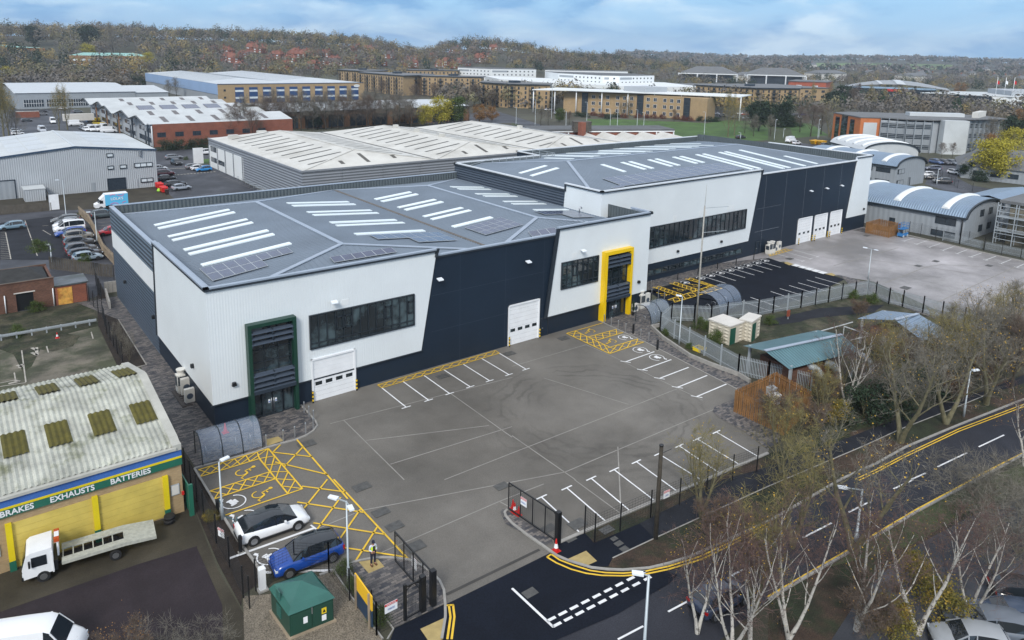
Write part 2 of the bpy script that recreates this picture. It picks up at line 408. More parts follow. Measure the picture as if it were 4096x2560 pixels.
# project the sky direction on a flat cloud deck
zz=_n(nt,'ShaderNodeMath',operation='ADD');zz.inputs[1].default_value=.10;L.new(sp.outputs[2],zz.inputs[0])
zm=_n(nt,'ShaderNodeMath',operation='MAXIMUM');zm.inputs[1].default_value=.02;L.new(zz.outputs[0],zm.inputs[0])
dx=_n(nt,'ShaderNodeMath',operation='DIVIDE');L.new(sp.outputs[0],dx.inputs[0]);L.new(zm.outputs[0],dx.inputs[1])
dy=_n(nt,'ShaderNodeMath',operation='DIVIDE');L.new(sp.outputs[1],dy.inputs[0]);L.new(zm.outputs[0],dy.inputs[1])
cb=_n(nt,'ShaderNodeCombineXYZ');L.new(dx.outputs[0],cb.inputs[0]);L.new(dy.outputs[0],cb.inputs[1])
mp=_n(nt,'ShaderNodeMapping');mp.inputs['Scale'].default_value=(5,5,16);mp.inputs['Rotation'].default_value=(.12,.16,0);L.new(tc.outputs['Generated'],mp.inputs[0])
n1=_n(nt,'ShaderNodeTexNoise');n1.inputs['Scale'].default_value=1.1;n1.inputs['Detail'].default_value=9;n1.inputs['Roughness'].default_value=.6;n1.inputs['Distortion'].default_value=.5
L.new(mp.outputs[0],n1.inputs['Vector'])
mr=_n(nt,'ShaderNodeMapRange',interpolation_type='SMOOTHSTEP');mr.inputs[1].default_value=.36;mr.inputs[2].default_value=.62;L.new(n1.outputs[0],mr.inputs[0])
n2=_n(nt,'ShaderNodeTexNoise');n2.inputs['Scale'].default_value=2.1;n2.inputs['Detail'].default_value=8;n2.inputs['Distortion'].default_value=.3;L.new(mp.outputs[0],n2.inputs['Vector'])
cr=_n(nt,'ShaderNodeMix',data_type='RGBA');m2=_n(nt,'ShaderNodeMapRange');m2.inputs[1].default_value=.4;m2.inputs[2].default_value=.62;L.new(n2.outputs[0],m2.inputs[0]);L.new(m2.outputs[0],cr.inputs[0])
SKY=dict(dark=(1.9,3.9,6.6),light=(5.6,7.2,8.6),base=(2.3,5.0,8.3))
cr.inputs[6].default_value=(*SKY['dark'],1);cr.inputs[7].default_value=(*SKY['light'],1)
ms=_n(nt,'ShaderNodeMix',data_type='RGBA');ms.inputs[0].default_value=.8;L.new(sky.outputs[0],ms.inputs[6]);ms.inputs[7].default_value=(*SKY['base'],1)
fin=_n(nt,'ShaderNodeMix',data_type='RGBA');L.new(mr.outputs[0],fin.inputs[0]);L.new(ms.outputs[2],fin.inputs[6]);L.new(cr.outputs[2],fin.inputs[7])
ov=_n(nt,'ShaderNodeMapRange',interpolation_type='SMOOTHSTEP');ov.inputs[1].default_value=.08;ov.inputs[2].default_value=.4;L.new(sp.outputs[2],ov.inputs[0])
hi=_n(nt,'ShaderNodeMix',data_type='RGBA');hi.inputs[7].default_value=(6.6,7.1,8.0,1);L.new(ov.outputs[0],hi.inputs[0]);L.new(fin.outputs[2],hi.inputs[6]);L.new(hi.outputs[2],bg.inputs['Color']);bg.inputs['Strength'].default_value=.10
su=D.lights.new('sun','SUN');so=D.objects.new('sun',su);COL.objects.link(so);su.energy=2.2;su.angle=radians(16);su.color=(1,.96,.9)
sd=Vector((sin(SUN_AZ)*cos(SUN_EL),cos(SUN_AZ)*cos(SUN_EL),sin(SUN_EL)))
so.rotation_euler=sd.to_track_quat('Z','Y').to_euler()
scene.view_settings.view_transform='Standard';scene.view_settings.look='None';scene.view_settings.exposure=.34;scene.view_settings.gamma=1
scene.render.engine='CYCLES'
scene.cycles.max_bounces=6;scene.cycles.transparent_max_bounces=16
# ================================================================ GROUND
g=MB();N_=60
def hillh(x,y):
 r=sqrt(x*x+y*y);th=math.degrees(atan2(x,y))
 if r<620:return 0.0
 px_=2048+2951*math.tan(radians(th-38.0))
 ks=[(-900,30),(0,38),(350,40),(900,39),(1300,37),(1450,34),(1560,27),(1690,17),(1780,30),(1900,36),(2050,33),(2200,19),(2500,14),(2800,7),(3200,-1),(9000,-2)]
 H_=ks[-1][1]
 for(a,ha),(b_,hb)in zip(ks,ks[1:]):
  if a<=px_<=b_:H_=ha+(hb-ha)*(px_-a)/(b_-a);break
 if px_<ks[0][0]:H_=ks[0][1]
 s=min(1,max(0,(r-620)/520));s=s*s*(3-2*s)
 far=0
 if r>1500:
  s2=min(1,(r-1500)/1700);s2=s2*s2*(3-2*s2);far=25*s2+5*sin(th*.31)*s2
 return H_*s*(1 if r<1300 else max(0,1-(r-1300)/900))+far+(1.2*noise.noise(Vector((x*.006,y*.006,0)))*s)
radii=[0,60,150,300,450,620]+[620+40*i for i in range(1,20)]+[1500,1700,1900,2100,2300,2500,2700,2900,3100,3400,3900]
angs=[-60+200*i/130 for i in range(131)]
V=[];
for r in radii:
 for a in angs:
  x=r*sin(radians(a));y=r*cos(radians(a));V.append((x,y,hillh(x,y)))
na=len(angs)
Fq=[(i*na+j,i*na+j+1,(i+1)*na+j+1,(i+1)*na+j)for i in range(1,len(radii)-1)for j in range(na-1)]
Fq=[tuple(reversed(f))for f in Fq]
g.quads(V,Fq,0,True)
g.face([(-100,-100,0),(60*sin(radians(-60)),60*cos(radians(-60)),0)]+[(60*sin(radians(a)),60*cos(radians(a)),0)for a in angs[1:]]+[(100,-100,0)])
kind(g.build('ground',M['ground']),'structure')
# ---- near ground sheets
Z1,Z2,Z3,Z4,Z5=.012,.028,.042,.056,.070
sheet('service_yard',PL(31,1835,1405,2000,1365)+PL(32,430,700)+[Vector((30,61.6,0)),Vector((64,61.6,0))]+PL(33,840,0,1270,210,2160,665,2419,790)+PL(34,60,1060)+PL(33,2419,1250,2150,1370)+PL(43,1780,15,1110,300,450,590,370,685,0,870)+PL(42,1790,1185,1500,1000,870,800,740,855,60,882,0,780)+PL(41,2130,380,1900,0),Z1,M['yard'])
# rear yard
sheet('rear_yard',[Vector((93.5,68.8,0)),Vector((142,68.8,0))]+PL(24,915,640,1360,730,2419,950)+[Vector((165,10,0)),Vector((110,10,0))]+PL(24,1800,1512,1000,1150,540,1075,150,960),Z1,M['yard_b'])
sheet('staff_car_park',PL(23,1265,1245,2419,925)+PL(24,150,975,620,1095,720,1130,400,1290,0,1400)+PL(5,1389,300,1150,350,1035,300,830,360,700,320,530,340,390,265,180,130),Z2,M['tarmac_new'])
# weedy compound
sheet('compound_ground',PL(5,225,465,420,300,700,320,830,360,1035,300,1150,350,1389,300)+PL(24,400,1290,820,1250,1030,1290,1700,1440,2419,1512)+PL(34,2419,400,1250,930,740,1120,250,1250,100,1050,0,500)+PL(33,1700,330),Z1,M['moss'])
b=MB()
sheet('access_track',PL(24,0,1512,500,1400,1100,1370,1000,1440,400,1500)+PL(34,300,20,0,60),Z2,M['tarmac'])
sheet('verge_soil',PL(43,680,510,1200,290,1790,30)+PL(33,2150,1370,2419,1260)+PL(34,250,1220,700,1090,1250,900,1700,750,2040,660,2419,500,2419,620,2030,740,1640,900,1250,1050,900,1210,470,1390)+PL(43,2419,70,1340,560,770,610),Z1,M['leaf_ground'])
sheet('footway',PL(43,1200,415,1740,140,2000,0)+PL(34,0,1390,740,1120,1250,925,1700,775,2030,680,2419,520,2419,600,2030,720,1640,880,1250,1030,900,1190,470,1370)+PL(43,2419,60,1340,550),Z2,M['tarmac'])
sheet('footway_junction',PL(43,450,600,690,505,775,600,1205,415,1345,552,950,740,910,822,750,828,530,755,385,690),Z3,M['tarmac_new'])
sheet('grass_verge',PL(43,910,820,950,740,1340,555,2419,60)+PL(34,470,1370,900,1190,1250,1030,1640,880,2030,720,2419,600,2419,740,1800,990,1300,1200,1020,1360,700,1505)+PL(43,2419,390,1700,715,1480,785,1300,815,1050,842),Z2,M['leaf_ground'])
sheet('main_road',PL(43,2419,400,1700,720,1480,790,1250,830,700,1100,0,1480)+[P(43,-800,1900),P(43,900,2400),P(44,0,1140)]+PL(44,330,940,800,670,1400,310,1960,10)+PL(34,2419,1270)+[P(34,3600,700),P(34,3400,400)]+PL(34,2419,750,1800,1000,1300,1210,1020,1370,700,1512),Z1,M['road'])
sheet('junction',PL(42,1790,1182)+PL(43,0,872,370,688,530,760,750,830,1050,845,1350,830,1560,900,1500,975,1000,1270,430,1512,0,1750)+PL(42,1740,1900,1750,1512,1785,1300),Z3,M['tarmac_new'])
sheet('west_footway',PL(42,1310,1405,1780,1180,1785,1300,1750,1512,1700,1900,1000,1900,1270,1512),Z2,M['tarmac_new'])
sheet('far_verge',PL(44,0,1130,330,935,800,665,1400,305,1960,5)+[P(34,2419,1275),P(34,3600,710),P(44,4200,1400),P(44,0,2600)],.003,M['leaf_ground'])
sheet('far_car_park',PL(44,600,1512,900,1050,1350,650,1900,350,2419,150)+[P(44,3900,300),P(44,2800,2200),P(44,700,2000)],Z1,M['road_old'])
sheet('east_grass',PL(44,560,830,1100,490,1500,260,1960,40,2419,-160,2419,100,1900,300,1350,620),Z1,M['grass_dull'])
# garage forecourt, gravel and derelict plot
sheet('garage_forecourt',[Vector((-30,51.3,0)),Vector((11.2,51.3,0))]+PL(41,1820,230,2060,850,2320,1290,2419,1512)+[P(41,2419,2300),P(41,-2000,2300)],.003,M['forecourt'])
sheet('garage_tarmac',PL(41,1865,625,1860,640,2100,1180,2110,1512,2110,2100,-1500,2100,-1500,1800,0,1250,400,1110,1300,800),Z1,M['forecourt_red'])
sheet('gravel_bed',PL(42,-120,1100,130,1080,610,905,735,862,1200,1512,1500,2100,-100,2100),Z1,M['gravel'])
sheet('derelict_plot',PL(31,0,60,920,0,930,90,1110,420,1000,640,0,900),Z1,M['derelict_conc'])
sheet('derelict_growth',PL(21,0,1460,840,1340,930,1512)+PL(31,925,60,640,130,760,150,690,250,500,300,380,280,300,440,220,500,130,330,0,280),Z2,M['moss'])
b=MB()
for a in((205,290,245,590),(440,250,458,310),(135,500,147,570),(0,600,150,568),(0,632,245,595),(862,115,880,180)):line(b,P(31,a[0],a[1]),P(31,a[2],a[3]),.12,Z3)
for a in((160,430,215,445),(215,418,185,455),(80,605,185,582),(140,575,185,582),(300,265,350,290),(300,310,350,335),(345,262,350,338)):line(b,P(31,a[0],a[1]),P(31,a[2],a[3]),.3,Z3)
kind(b.build('faded_markings',M['line_faded']),'structure')
sheet('planting_strip_west',PL(21,920,1100,985,1240)+PL(31,1120,0,1385,428,1290,450,1110,440,930,60,922,0),Z2,M['soil_dark'])
sheet('hedge_bed',PL(31,1690,1200,1835,1410)+PL(41,1900,10,2130,390)+PL(42,0,790,60,890,0,1000,-130,1090)+PL(41,2280,1200,2060,790,1790,150,1720,0),Z1,M['soil_dark'])
# block paving
sheet('paving_entrance',PL(31,1850,1402)+PL(32,0,1248,100,1207,380,1132,470,1095,540,1050,578,1000,560,960,500,890,425,812)+[Vector((28,61.6,0)),Vector((16.2,61.6,0)),Vector((16.2,104,0)),Vector((11.6,104,0))]+PL(31,1120,0,1385,425,1330,440,1450,760,1600,1010,1700,1180),Z3,M['paving'])
sheet('paving_gate_west',PL(42,875,798,980,768,1080,750,1200,740,1310,745,1450,765,1560,815,1660,885,1730,960,1772,1050,1785,1175,1310,1402),Z3,M['paving'])
sheet('paving_gate_east',PL(43,-110,305,-90,280,-60,285,370,545,385,600,300,632,130,520,-60,420),Z3,M['paving'])
sheet('paving_east',[Vector((62.9,61.6,0)),Vector((70.6,61.6,0)),Vector((70.6,68.8,0)),Vector((96,68.8,0))]+PL(23,2419,925,1265,1240)+PL(5,230,455,330,560,560,720,975,866)+PL(33,2250,610,2160,668,1270,212,820,8),Z3,M['paving'])
sheet('paving_bin_store',PL(33,1895,868,1915,822,2115,745,2400,650)+PL(34,160,900,100,1150)+PL(33,2419,1230,2200,1060,1950,920),Z3,M['paving'])
sheet('paving_rear',PL(24,720,1130,640,1085,700,1095,1000,1175,1040,1260,1380,1400,1700,1440,2419,1700,2419,1800,1600,1512,1000,1290,830,1250),Z3,M['paving'])
sheet('paving_skip',PL(24,800,665,905,640,1000,700,925,690),Z3,M['paving'])
for n_,pts in(('a',(42,970,780,1150,752,1212,825,1065,888)),('b',(32,95,1135,210,1105,260,1145,105,1195)),('c',(43,530,752,700,675,803,772,710,815)),('d',(42,1552,1415,1780,1310,1768,1512,1650,1560)),('e',(24,540,1080,600,1070,640,1090,620,1100)),('f',(24,150,975,180,965,245,988,200,998))):
 sheet('tactile_paving',PL(*pts),Z4,M['tactile'])
# kerbs
kerb('kerb_entrance',PL(31,1835,1408)+PL(32,0,1250,100,1209,380,1134,470,1097,542,1052,580,1000,562,958,500,888,425,810))
kerb('kerb_west',PL(31,1838,1412)+PL(41,1905,10,2132,385,2240,560)+PL(42,-40,745,55,885))
kerb('kerb_yard_south',PL(42,600,905,740,856))
kerb('kerb_gate',PL(42,870,800,980,768,1080,749,1200,739,1310,743,1450,762,1560,812,1660,882,1735,960,1776,1050,1788,1180,1790,1300,1755,1512))
kerb('kerb_island',PL(42,2375,285,2350,310,2358,345)+PL(43,0,415,130,515,300,632,420,720,530,768,650,805,750,835,900,852,1050,858,1300,838,1480,795,1700,725),w=.18)
kerb('kerb_road',PL(43,1700,725,2419,400)+PL(34,700,1505,1020,1362,1300,1205,1800,996,2419,752)+[P(34,3400,395)],w=.18)
kerb('kerb_road_south',PL(44,0,1138,330,938,800,668,1400,308,1960,8)+PL(34,2419,1272)+[P(34,3600,705)],w=.16)
kerb('yard_edge_south',PL(43,440,598,1110,305,1790,20)+PL(33,2160,1372,2419,1262),w=.25)
kerb('yard_edge_east',PL(33,822,8,1268,212,2150,665),w=.1,h=.05)
kerb('planter_wall',PL(5,300,450,228,463,330,560,560,715,740,790,985,880)+PL(33,2250,600),w=.22,h=.45)
kerb('path_edge',PL(31,1120,0,1385,428,1290,452),w=.1)
kerb('footway_edge',PL(43,950,742,1345,556,1740,375,2419,65)+PL(34,470,1378,900,1195,1250,1035,1640,884,2030,724),w=.08,h=.06)
kerb('gravel_edge',PL(42,735,860,900,1110,1200,1512),w=.08,h=.12)
kerb('bed_edge',PL(42,860,830,1100,1150,1300,1412,1240,1512),w=.08,h=.08)
kerb('rear_yard_edge',PL(24,1330,715,1700,800,2419,965),w=.3,h=.12)
# slab joints and drainage channel
b=MB()
for a in((32,700,982,32,2419,545),(33,0,440,33,700,235),(32,1040,1140,32,2200,1000),(32,1270,1365,32,2419,1010),(32,830,950,32,1400,1512),(32,1830,690,32,2419,1110),(33,0,1095,33,600,1512),(32,1780,1512,33,0,1260),(33,0,1260,33,1580,645),(33,500,1440,33,1900,850),(42,1000,290,33,500,1440),(42,1180,690,42,2300,205),(42,2300,205,43,300,40),(42,350,560,42,1000,290),(42,2300,205,42,2419,270),(33,1000,1200,43,1030,310),(33,300,550,33,1100,800),(33,700,235,33,940,340),(33,940,340,33,1380,560),(33,1380,560,33,1800,760),(43,590,0,43,1020,315)):
 line(b,P(a[0],a[1],a[2]),P(a[3],a[4],a[5]),.09,Z2)
for a in((24,240,880,24,960,760),(24,620,1000,24,1230,830),(24,1100,1165,24,1500,1010),(24,1500,1010,24,1640,990),(24,1640,990,24,2050,1010),(24,1570,1360,24,2340,1010),(24,1500,1015,24,2100,1100),(24,850,930,24,1480,1010)):
 line(b,P(a[0],a[1],a[2]),P(a[3],a[4],a[5]),.16,Z2)
kind(b.build('slab_joints',M['joint']),'structure')
b=MB();line(b,P(42,1800,1085),P(43,260,660),.22,Z2);kind(b.build('drain_channel',M['joint_dark']),'structure')
b=MB()
for t,x,y,s in((42,1000,68,1.3),(42,1180,308,1.2),(42,1310,440,1.2),(42,1505,632,1.3),(42,2320,62,1.1),(32,1765,535,1.2),(32,480,1175,1.4),(43,350,460,1.0),(43,620,420,1.3),(43,895,475,1.0),(33,490,175,1.3),(32,2395,320,1.3),(24,1300,1210,1.6),(24,1420,1002,1.2),(24,2090,1000,1.2),(24,930,717,1.2),(24,1585,958,1.2),(43,550,560,.8),(43,965,560,.5),(43,1008,605,.6),(43,1060,655,.6),(43,170,1072,.9),(24,205,935,1.3)):
 c=P(t,x,y);b.box(c.x-s/2,c.y-s*.35,Z3,c.x+s/2,c.y+s*.35,Z3+.012)
kind(b.build('manhole_covers',mat('cover',(.075,.075,.072),.6,var=.3,scale=3)),'structure')
# ---- painted markings
wm=MB();ym=MB()
def bay(t0,x0,y0,t1,x1,y1,T=.95,w_=.11,tdir=(1,0),z=Z3):
 a=P(t0,x0,y0);c=P(t1,x1,y1);line(wm,a,c,w_,z)
 if T:d=Vector((tdir[0],tdir[1],0)).normalized()*T/2;line(wm,c-d,c+d,.13,z+.002)
for a in((32,1190,645,32,1420,828),(32,1390,585,32,1632,762),(32,1588,527,32,1830,699),(32,1778,475,32,2025,635),(32,1960,422,32,2208,578),(32,2135,368,32,2390,520),(32,2295,315,33,133,469)):bay(*a,w_=.13)
for a in((33,1345,302,33,1073,398),(33,1505,377,33,1231,475),(33,1670,450,33,1394,555),(33,1843,527,33,1563,640),(33,2025,609,33,1744,728)):bay(*a,w_=.16,tdir=(.55,-.83),T=1.1)
for a in((43,635,495,43,278,165),(43,880,390,43,517,78),(43,1115,295,33,748,1500),(43,1345,198,33,965,1418),(43,1560,110,33,1175,1343),(43,1790,5,33,1385,1268),(33,1960,1450,33,1580,1193),(33,2150,1370,33,1750,1128),(33,2335,1300,33,1930,1062)):bay(*a,w_=.12,T=1.05)
bay(42,-250,745,42,553,457,w_=.2,T=.9,tdir=(.2,-1));line(wm,P(42,60,880),P(42,740,857),.22,Z3)
for a in((24,235,850,24,470,914),(24,170,872,24,405,936),(24,95,893,24,330,957)):bay(*a,T=.9,tdir=(1,0))
for i in range(9):
 x0,y0,x1,y1=((1380,738,1280,768),(1503,765,1400,797),(1625,792,1520,826),(1752,820,1650,855),(1882,850,1785,886),(2018,880,1915,917),(2155,910,2055,948),(2298,942,2200,980),(2440,975,2350,1016))[i]
 bay(24,x0,y0,24,x1,y1,T=.9,tdir=(.35,1))
# staff car park bays: upper row and lower row
for a in((23,1790,1097,23,2020,1168),(23,1875,1066,23,2113,1142),(23,1960,1042,23,2203,1115),(23,2045,1017,23,2290,1089),(23,2130,992,23,2375,1065),(23,2215,970,24,40,1041),(23,2295,948,24,122,1018)):bay(*a,T=0)
for a in((24,447,1110,24,690,1178),(24,366,1135,24,622,1208),(24,285,1162,24,558,1242),(24,200,1188,24,470,1270),(24,110,1216,24,380,1298),(24,25,1244,24,300,1335),(5,1090,197,5,1345,280),(5,1010,230,5,1250,310),(24,0,1360,24,105,1392)):bay(*a,T=0)
poly(wm,PL(5,180,133,390,70,640,0),.12,Z3);poly(wm,PL(23,1700,1113,2419,925),.12,Z3)
for i in range(5):
 c=P(24,262+62.5*i,999+17*i);wm.face([c+Vector(v)for v in((-.55,-.5,Z4),(.75,-.5,Z4),(.75,.5,Z4),(-.55,.5,Z4))])
# give way lines at the junction and road lines
for i in range(9):
 a=P(43,372+105.5*i,1320-53*i);d=(P(43,1240,880)-P(43,372,1320)).normalized()
 n=Vector((-d.y,d.x,0));
 for off in(0,1):
  c=(P(43,372+107*i,1320-54.5*i)if not off else P(43,425+107*i,1373-54.5*i));c.z=Z4
  wm.face([c-d*.3-n*.1,c+d*.3-n*.1,c+d*.3+n*.1,c-d*.3+n*.1])
line(wm,P(43,0,1030),P(43,392,1398),.16,Z4)
for x0,y0,x1,y1,t in((260,1465,340,1422,43),(150,1512,222,1482,43),(1000,1512,1240,1386,43),(1475,1250,1680,1140,43),(1960,960,2230,830,43),(330,550,600,410,44),(760,310,960,210,44),(1185,88,1375,0,44),(1600,1392,1880,1258,34),(1990,1203,2230,1090,34),(1350,1512,1490,1450,34)):
 line(wm,P(t,x0,y0),P(t,x1,y1),.13,Z3)
# zebra type dashes near the old units
def dashes(t,x0,y0,x1,y1,n,L_,W_):
 for i in range(n):
  c=P(t,x0+(x1-x0)*i/(n-1),y0+(y1-y0)*i/(n-1));d=(P(t,x1,y1)-P(t,x0,y0)).normalized();q=Vector((-d.y,d.x,0));c.z=Z4
  wm.face([c-d*L_/2-q*W_/2,c+d*L_/2-q*W_/2,c+d*L_/2+q*W_/2,c-d*L_/2+q*W_/2])
def yline(t,pts,w_=.11,z=Z4):poly(ym,PL(t,*pts),w_,z)
def hatch(t,a,b_,c,d,n,w_=.11,close=True):
 A,B_,C_,D_=(P(t,*q)for q in(a,b_,c,d))
 line(ym,A,B_,w_,Z4);line(ym,C_,D_,w_,Z4)
 for i in range(n):
  p0=A.lerp(B_,i/n);p1=A.lerp(B_,(i+1)/n);q0=C_.lerp(D_,i/n);q1=C_.lerp(D_,(i+1)/n)
  line(ym,p0,q1,w_*.8,Z4+.002);line(ym,p1,q0,w_*.8,Z4+.004)
# west disabled bays
hatch(6,(205,437),(810,252),(218,497),(733,340),6,.12);hatch(6,(810,252),(1108,602),(733,340),(978,643),5,.12)
hatch(6,(303,622),(822,455),(342,690),(873,515),5,.12);line(ym,P(6,437,832),P(6,1108,602),.12,Z4)
for a in((1055,172,1500,690),(915,220,850,285),(850,285,1195,325),(1112,238,950,410),(870,370,1330,480)):line(ym,P(6,a[0],a[1]),P(6,a[2],a[3]),.13,Z4+.006)
for a in((735,0,1448,765),(435,65,850,120),(675,0,440,292),(390,215,1020,313),(800,170,580,470),(542,412,1215,520),(985,285,780,580),(795,640,1415,735),(1145,452,942,772)):line(ym,P(42,a[0],a[1]),P(42,a[2],a[3]),.13,Z4+.008)
# strip under the front wall
hatch(32,(1150,618),(2262,292),(1190,645),(2300,318),13,.10)
line(ym,P(32,1150,618),P(32,1190,645),.1,Z4);line(ym,P(32,2262,292),P(32,2300,318),.1,Z4)
# east disabled bays
hatch(33,(515,130),(922,322),(600,108),(925,262),6,.13);line(ym,P(33,515,130),P(33,855,32),.12,Z4)
hatch(33,(715,165),(985,92),(800,195),(1050,122),4,.12);hatch(33,(925,262),(1190,182),(922,322),(1245,212),4,.12)
# staff car park hatching
hatch(5,(240,108),(470,190),(290,98),(520,178),7,.12);hatch(5,(385,73),(610,148),(430,62),(650,132),6,.12);hatch(5,(520,36),(735,98),(565,26),(845,118),7,.12)
hatch(5,(372,218),(735,98),(430,240),(845,118),9,.13)
# rear yard hatch
hatch(24,(0,895),(170,840),(15,912),(235,850),7,.12)
# double yellow lines
for o_,pts in((0,(43,330,735,420,790,560,850,700,888,850,908,1050,912,1250,898,1480,850,1780,760,2080,615,2419,445)),(1,(43,375,710,450,762,580,812,740,862,880,882,1050,887,1240,873,1480,822,1780,728,2080,585,2419,415))):
 yline(pts[0],pts[1:],.13)
for q in((34,820,1512,1020,1420,1300,1272,1800,1035,2419,800,3400,440),(34,860,1520,1020,1445,1300,1296,1800,1058,2419,822,3400,462)):yline(q[0],q[1:],.10)
yline(44,(0,1115,330,920,800,648,1400,290,1960,-12),.2);yline(34,(1940,1500,2419,1262,3600,690),.2)
line(ym,P(43,330,735),P(43,372,706),.12,Z4)
for q in((42,1822,1190,1838,1300,1808,1512),(42,1862,1187,1875,1300,1848,1512)):yline(q[0],q[1:],.13)
line(ym,P(42,1800,1192),P(42,1868,1187),.12,Z4)
# symbols: wheelchair in yellow, plug-and-car roundel in white
def ring(b,c,r,w_,a0,a1,z,sx=Vector((1,0,0)),sy=Vector((0,1,0)),n=20):
 pts=[c+sx*(cos(a0+(a1-a0)*i/n)*r)+sy*(sin(a0+(a1-a0)*i/n)*r)for i in range(n+1)];poly(b,pts,w_,z)
def wheelchair(t,x,y,s,ang):
 c=P(t,x,y);sx=Vector((cos(ang),sin(ang),0));sy=Vector((-sin(ang),cos(ang),0));f=lambda u,v:c+sx*u*s+sy*v*s
 ring(ym,f(0,-.1),.34*s,.09,radians(-200),radians(60),Z4,sx,sy)
 for q in((0,.62,0,.15),(0,.15,.35,.12),(.35,.12,.5,-.45),(.5,-.45,.68,-.4),(0,.4,.25,.4)):line(ym,f(q[0],q[1]),f(q[2],q[3]),.1,Z4+.002)
 ring(ym,f(0,.75),.07*s,.14,0,6.28,Z4,sx,sy,8)
def evmark(t,x,y,s,ang):
 c=P(t,x,y);sx=Vector((cos(ang),sin(ang),0));sy=Vector((-sin(ang),cos(ang),0));f=lambda u,v:c+sx*u*s+sy*v*s
 ring(wm,c,.72*s,.09,radians(-150),radians(150),Z4,sx,sy)
 line(wm,f(-.35,-.12),f(.35,-.12),.3*s,Z4+.002);line(wm,f(-.2,.12),f(.25,.12),.2*s,Z4+.002);line(wm,f(-.25,-.35),f(-.25,.0),.14*s,Z4+.004);line(wm,f(.27,-.35),f(.27,0),.14*s,Z4+.004)
 line(wm,f(-.65,-.35),f(-.9,-.45),.2*s,Z4+.002)
wheelchair(6,590,455,1.25,radians(-75));wheelchair(6,735,645,1.25,radians(-75))
wheelchair(33,745,110,1.2,radians(95));wheelchair(33,945,207,1.2,radians(95))
wheelchair(5,328,173,1.3,radians(0));wheelchair(5,470,132,1.3,radians(0));wheelchair(5,605,94,1.3,radians(0))
for q in((6,510,715,1.15,-1.3),(6,610,850,1.15,-1.3),(42,130,728,1.1,-1.3),(33,1062,168,1.0,1.6),(33,1210,287,1.1,1.6),(33,1368,358,1.1,1.6)):evmark(*q)
for x,y in((1635,1160),(1783,1119),(1877,1094),(1968,1069),(2060,1044),(2145,1021),(2230,998),(2315,975),(2392,953)):evmark(23,x,y,.85,0)
kind(wm.build('white_markings',M['line_white']),'structure');kind(ym.build('yellow_markings',M['line_yellow']),'structure')
# ================================================================ BUILDING A
def roofquad(b,pts,t=.0,mi=0):b.face(pts,mi)
def ribs(b,p00,p10,p01,p11,n,h=.05,w_=.07,mi=0):
 for i in range(1,n):
  a=p00.lerp(p10,i/n);c=p01.lerp(p11,i/n)
  if(a-c).length<.3:continue
  t=(p10-p00).normalized()*w_/2;u=Vector((0,0,h))
  b.face([a-t,c-t,c-t*.5+u,a-t*.5+u],mi);b.face([a-t*.5+u,c-t*.5+u,c+t*.5+u,a+t*.5+u],mi);b.face([c+t,a+t,a+t*.5+u,c+t*.5+u],mi)
def coping(b,pts,w_,z,mi=0,h=.16):
 for a,c in zip(pts,pts[1:]):
  a=Vector(a).to_3d();c=Vector(c).to_3d();d=(c-a).normalized();b.bar(Vector((a.x,a.y,z+h/2))-d*w_/2,Vector((c.x,c.y,z+h/2))+d*w_/2,w_,h,mi)
def panel(name,pts,Y,parent,m,d=-.12,label=None):
 b=MB();b.prism([(x,Y,z)for x,z in pts],(0,d,0));return b.build(name,m,parent,label=label)
def glazing(name,x0,z0,x1,z1,Y,parent,nx,nz=(0,),fr=.09,mframe='frame_dark',glass='glass',depth=.18,opening=(),label=None):
 b=MB();y=Y-depth
 b.box(x0,y,z0,x1,Y,z0+fr*1.8);b.box(x0,y,z1-fr,x1,Y,z1);b.box(x0,y,z0+fr*1.8,x0+fr,Y,z1-fr);b.box(x1-fr,y,z0+fr*1.8,x1,Y,z1-fr)
 for i in range(1,nx):
  x=x0+(x1-x0)*i/nx;b.box(x-fr*.4,y+.02,z0+fr*1.8,x+fr*.4,Y,z1-fr)
 for k in nz:
  if k:z=z0+(z1-z0)*k;b.box(x0+fr,y+.03,z-fr*.35,x1-fr,Y,z+fr*.35)
 for i in opening:
  a=x0+(x1-x0)*i/nx+.08;c=x0+(x1-x0)*(i+1)/nx-.08;z2=z0+(z1-z0)*.42;z3=z1-(z1-z0)*.2
  for q in((a,z2,c,z2+.09),(a,z3-.09,c,z3),(a,z2,a+.08,z3),(c-.08,z2,c,z3)):b.box(q[0],y-.02,q[1],q[2],Y,q[3])
 f=b.build(name,M[mframe],parent,label=label)
 g_=MB();g_.box(x0+fr*.5,Y-.06,z0+fr,x1-fr*.5,Y-.03,z1-fr*.5);g_.build('pane',M[glass],f)
 return f
def roller(x0,x1,z1,Y,parent,rec=.75,nwin=4,z0=0.0,wz=1.55,frame='white_paint',name='roller_door',grey=None,label=None):
 b=MB()
 b.box(x0,Y-.13,z0,x0+.16,Y-.0,z1);b.box(x1-.16,Y-.13,z0,x1,Y,z1);b.box(x0,Y-.15,z1-.16,x1,Y,z1)
 f=b.build('door_frame',M[frame],parent)
 b=MB();n=9
 for i in range(n):b.box(x0+.16,Y-.03,z0+(z1-.16-z0)*i/n+.02,x1-.16,Y-.005,z0+(z1-.16-z0)*(i+1)/n)
 for i in range(nwin):
  xc=x0+.16+(x1-x0-.32)*(i+.5)/nwin;b.box(xc-.33,Y-.045,wz,xc+.33,Y-.03,wz+.36,1)
 return b.build(name,[M[grey or 'white_paint'],M['glass']],parent,label=label)
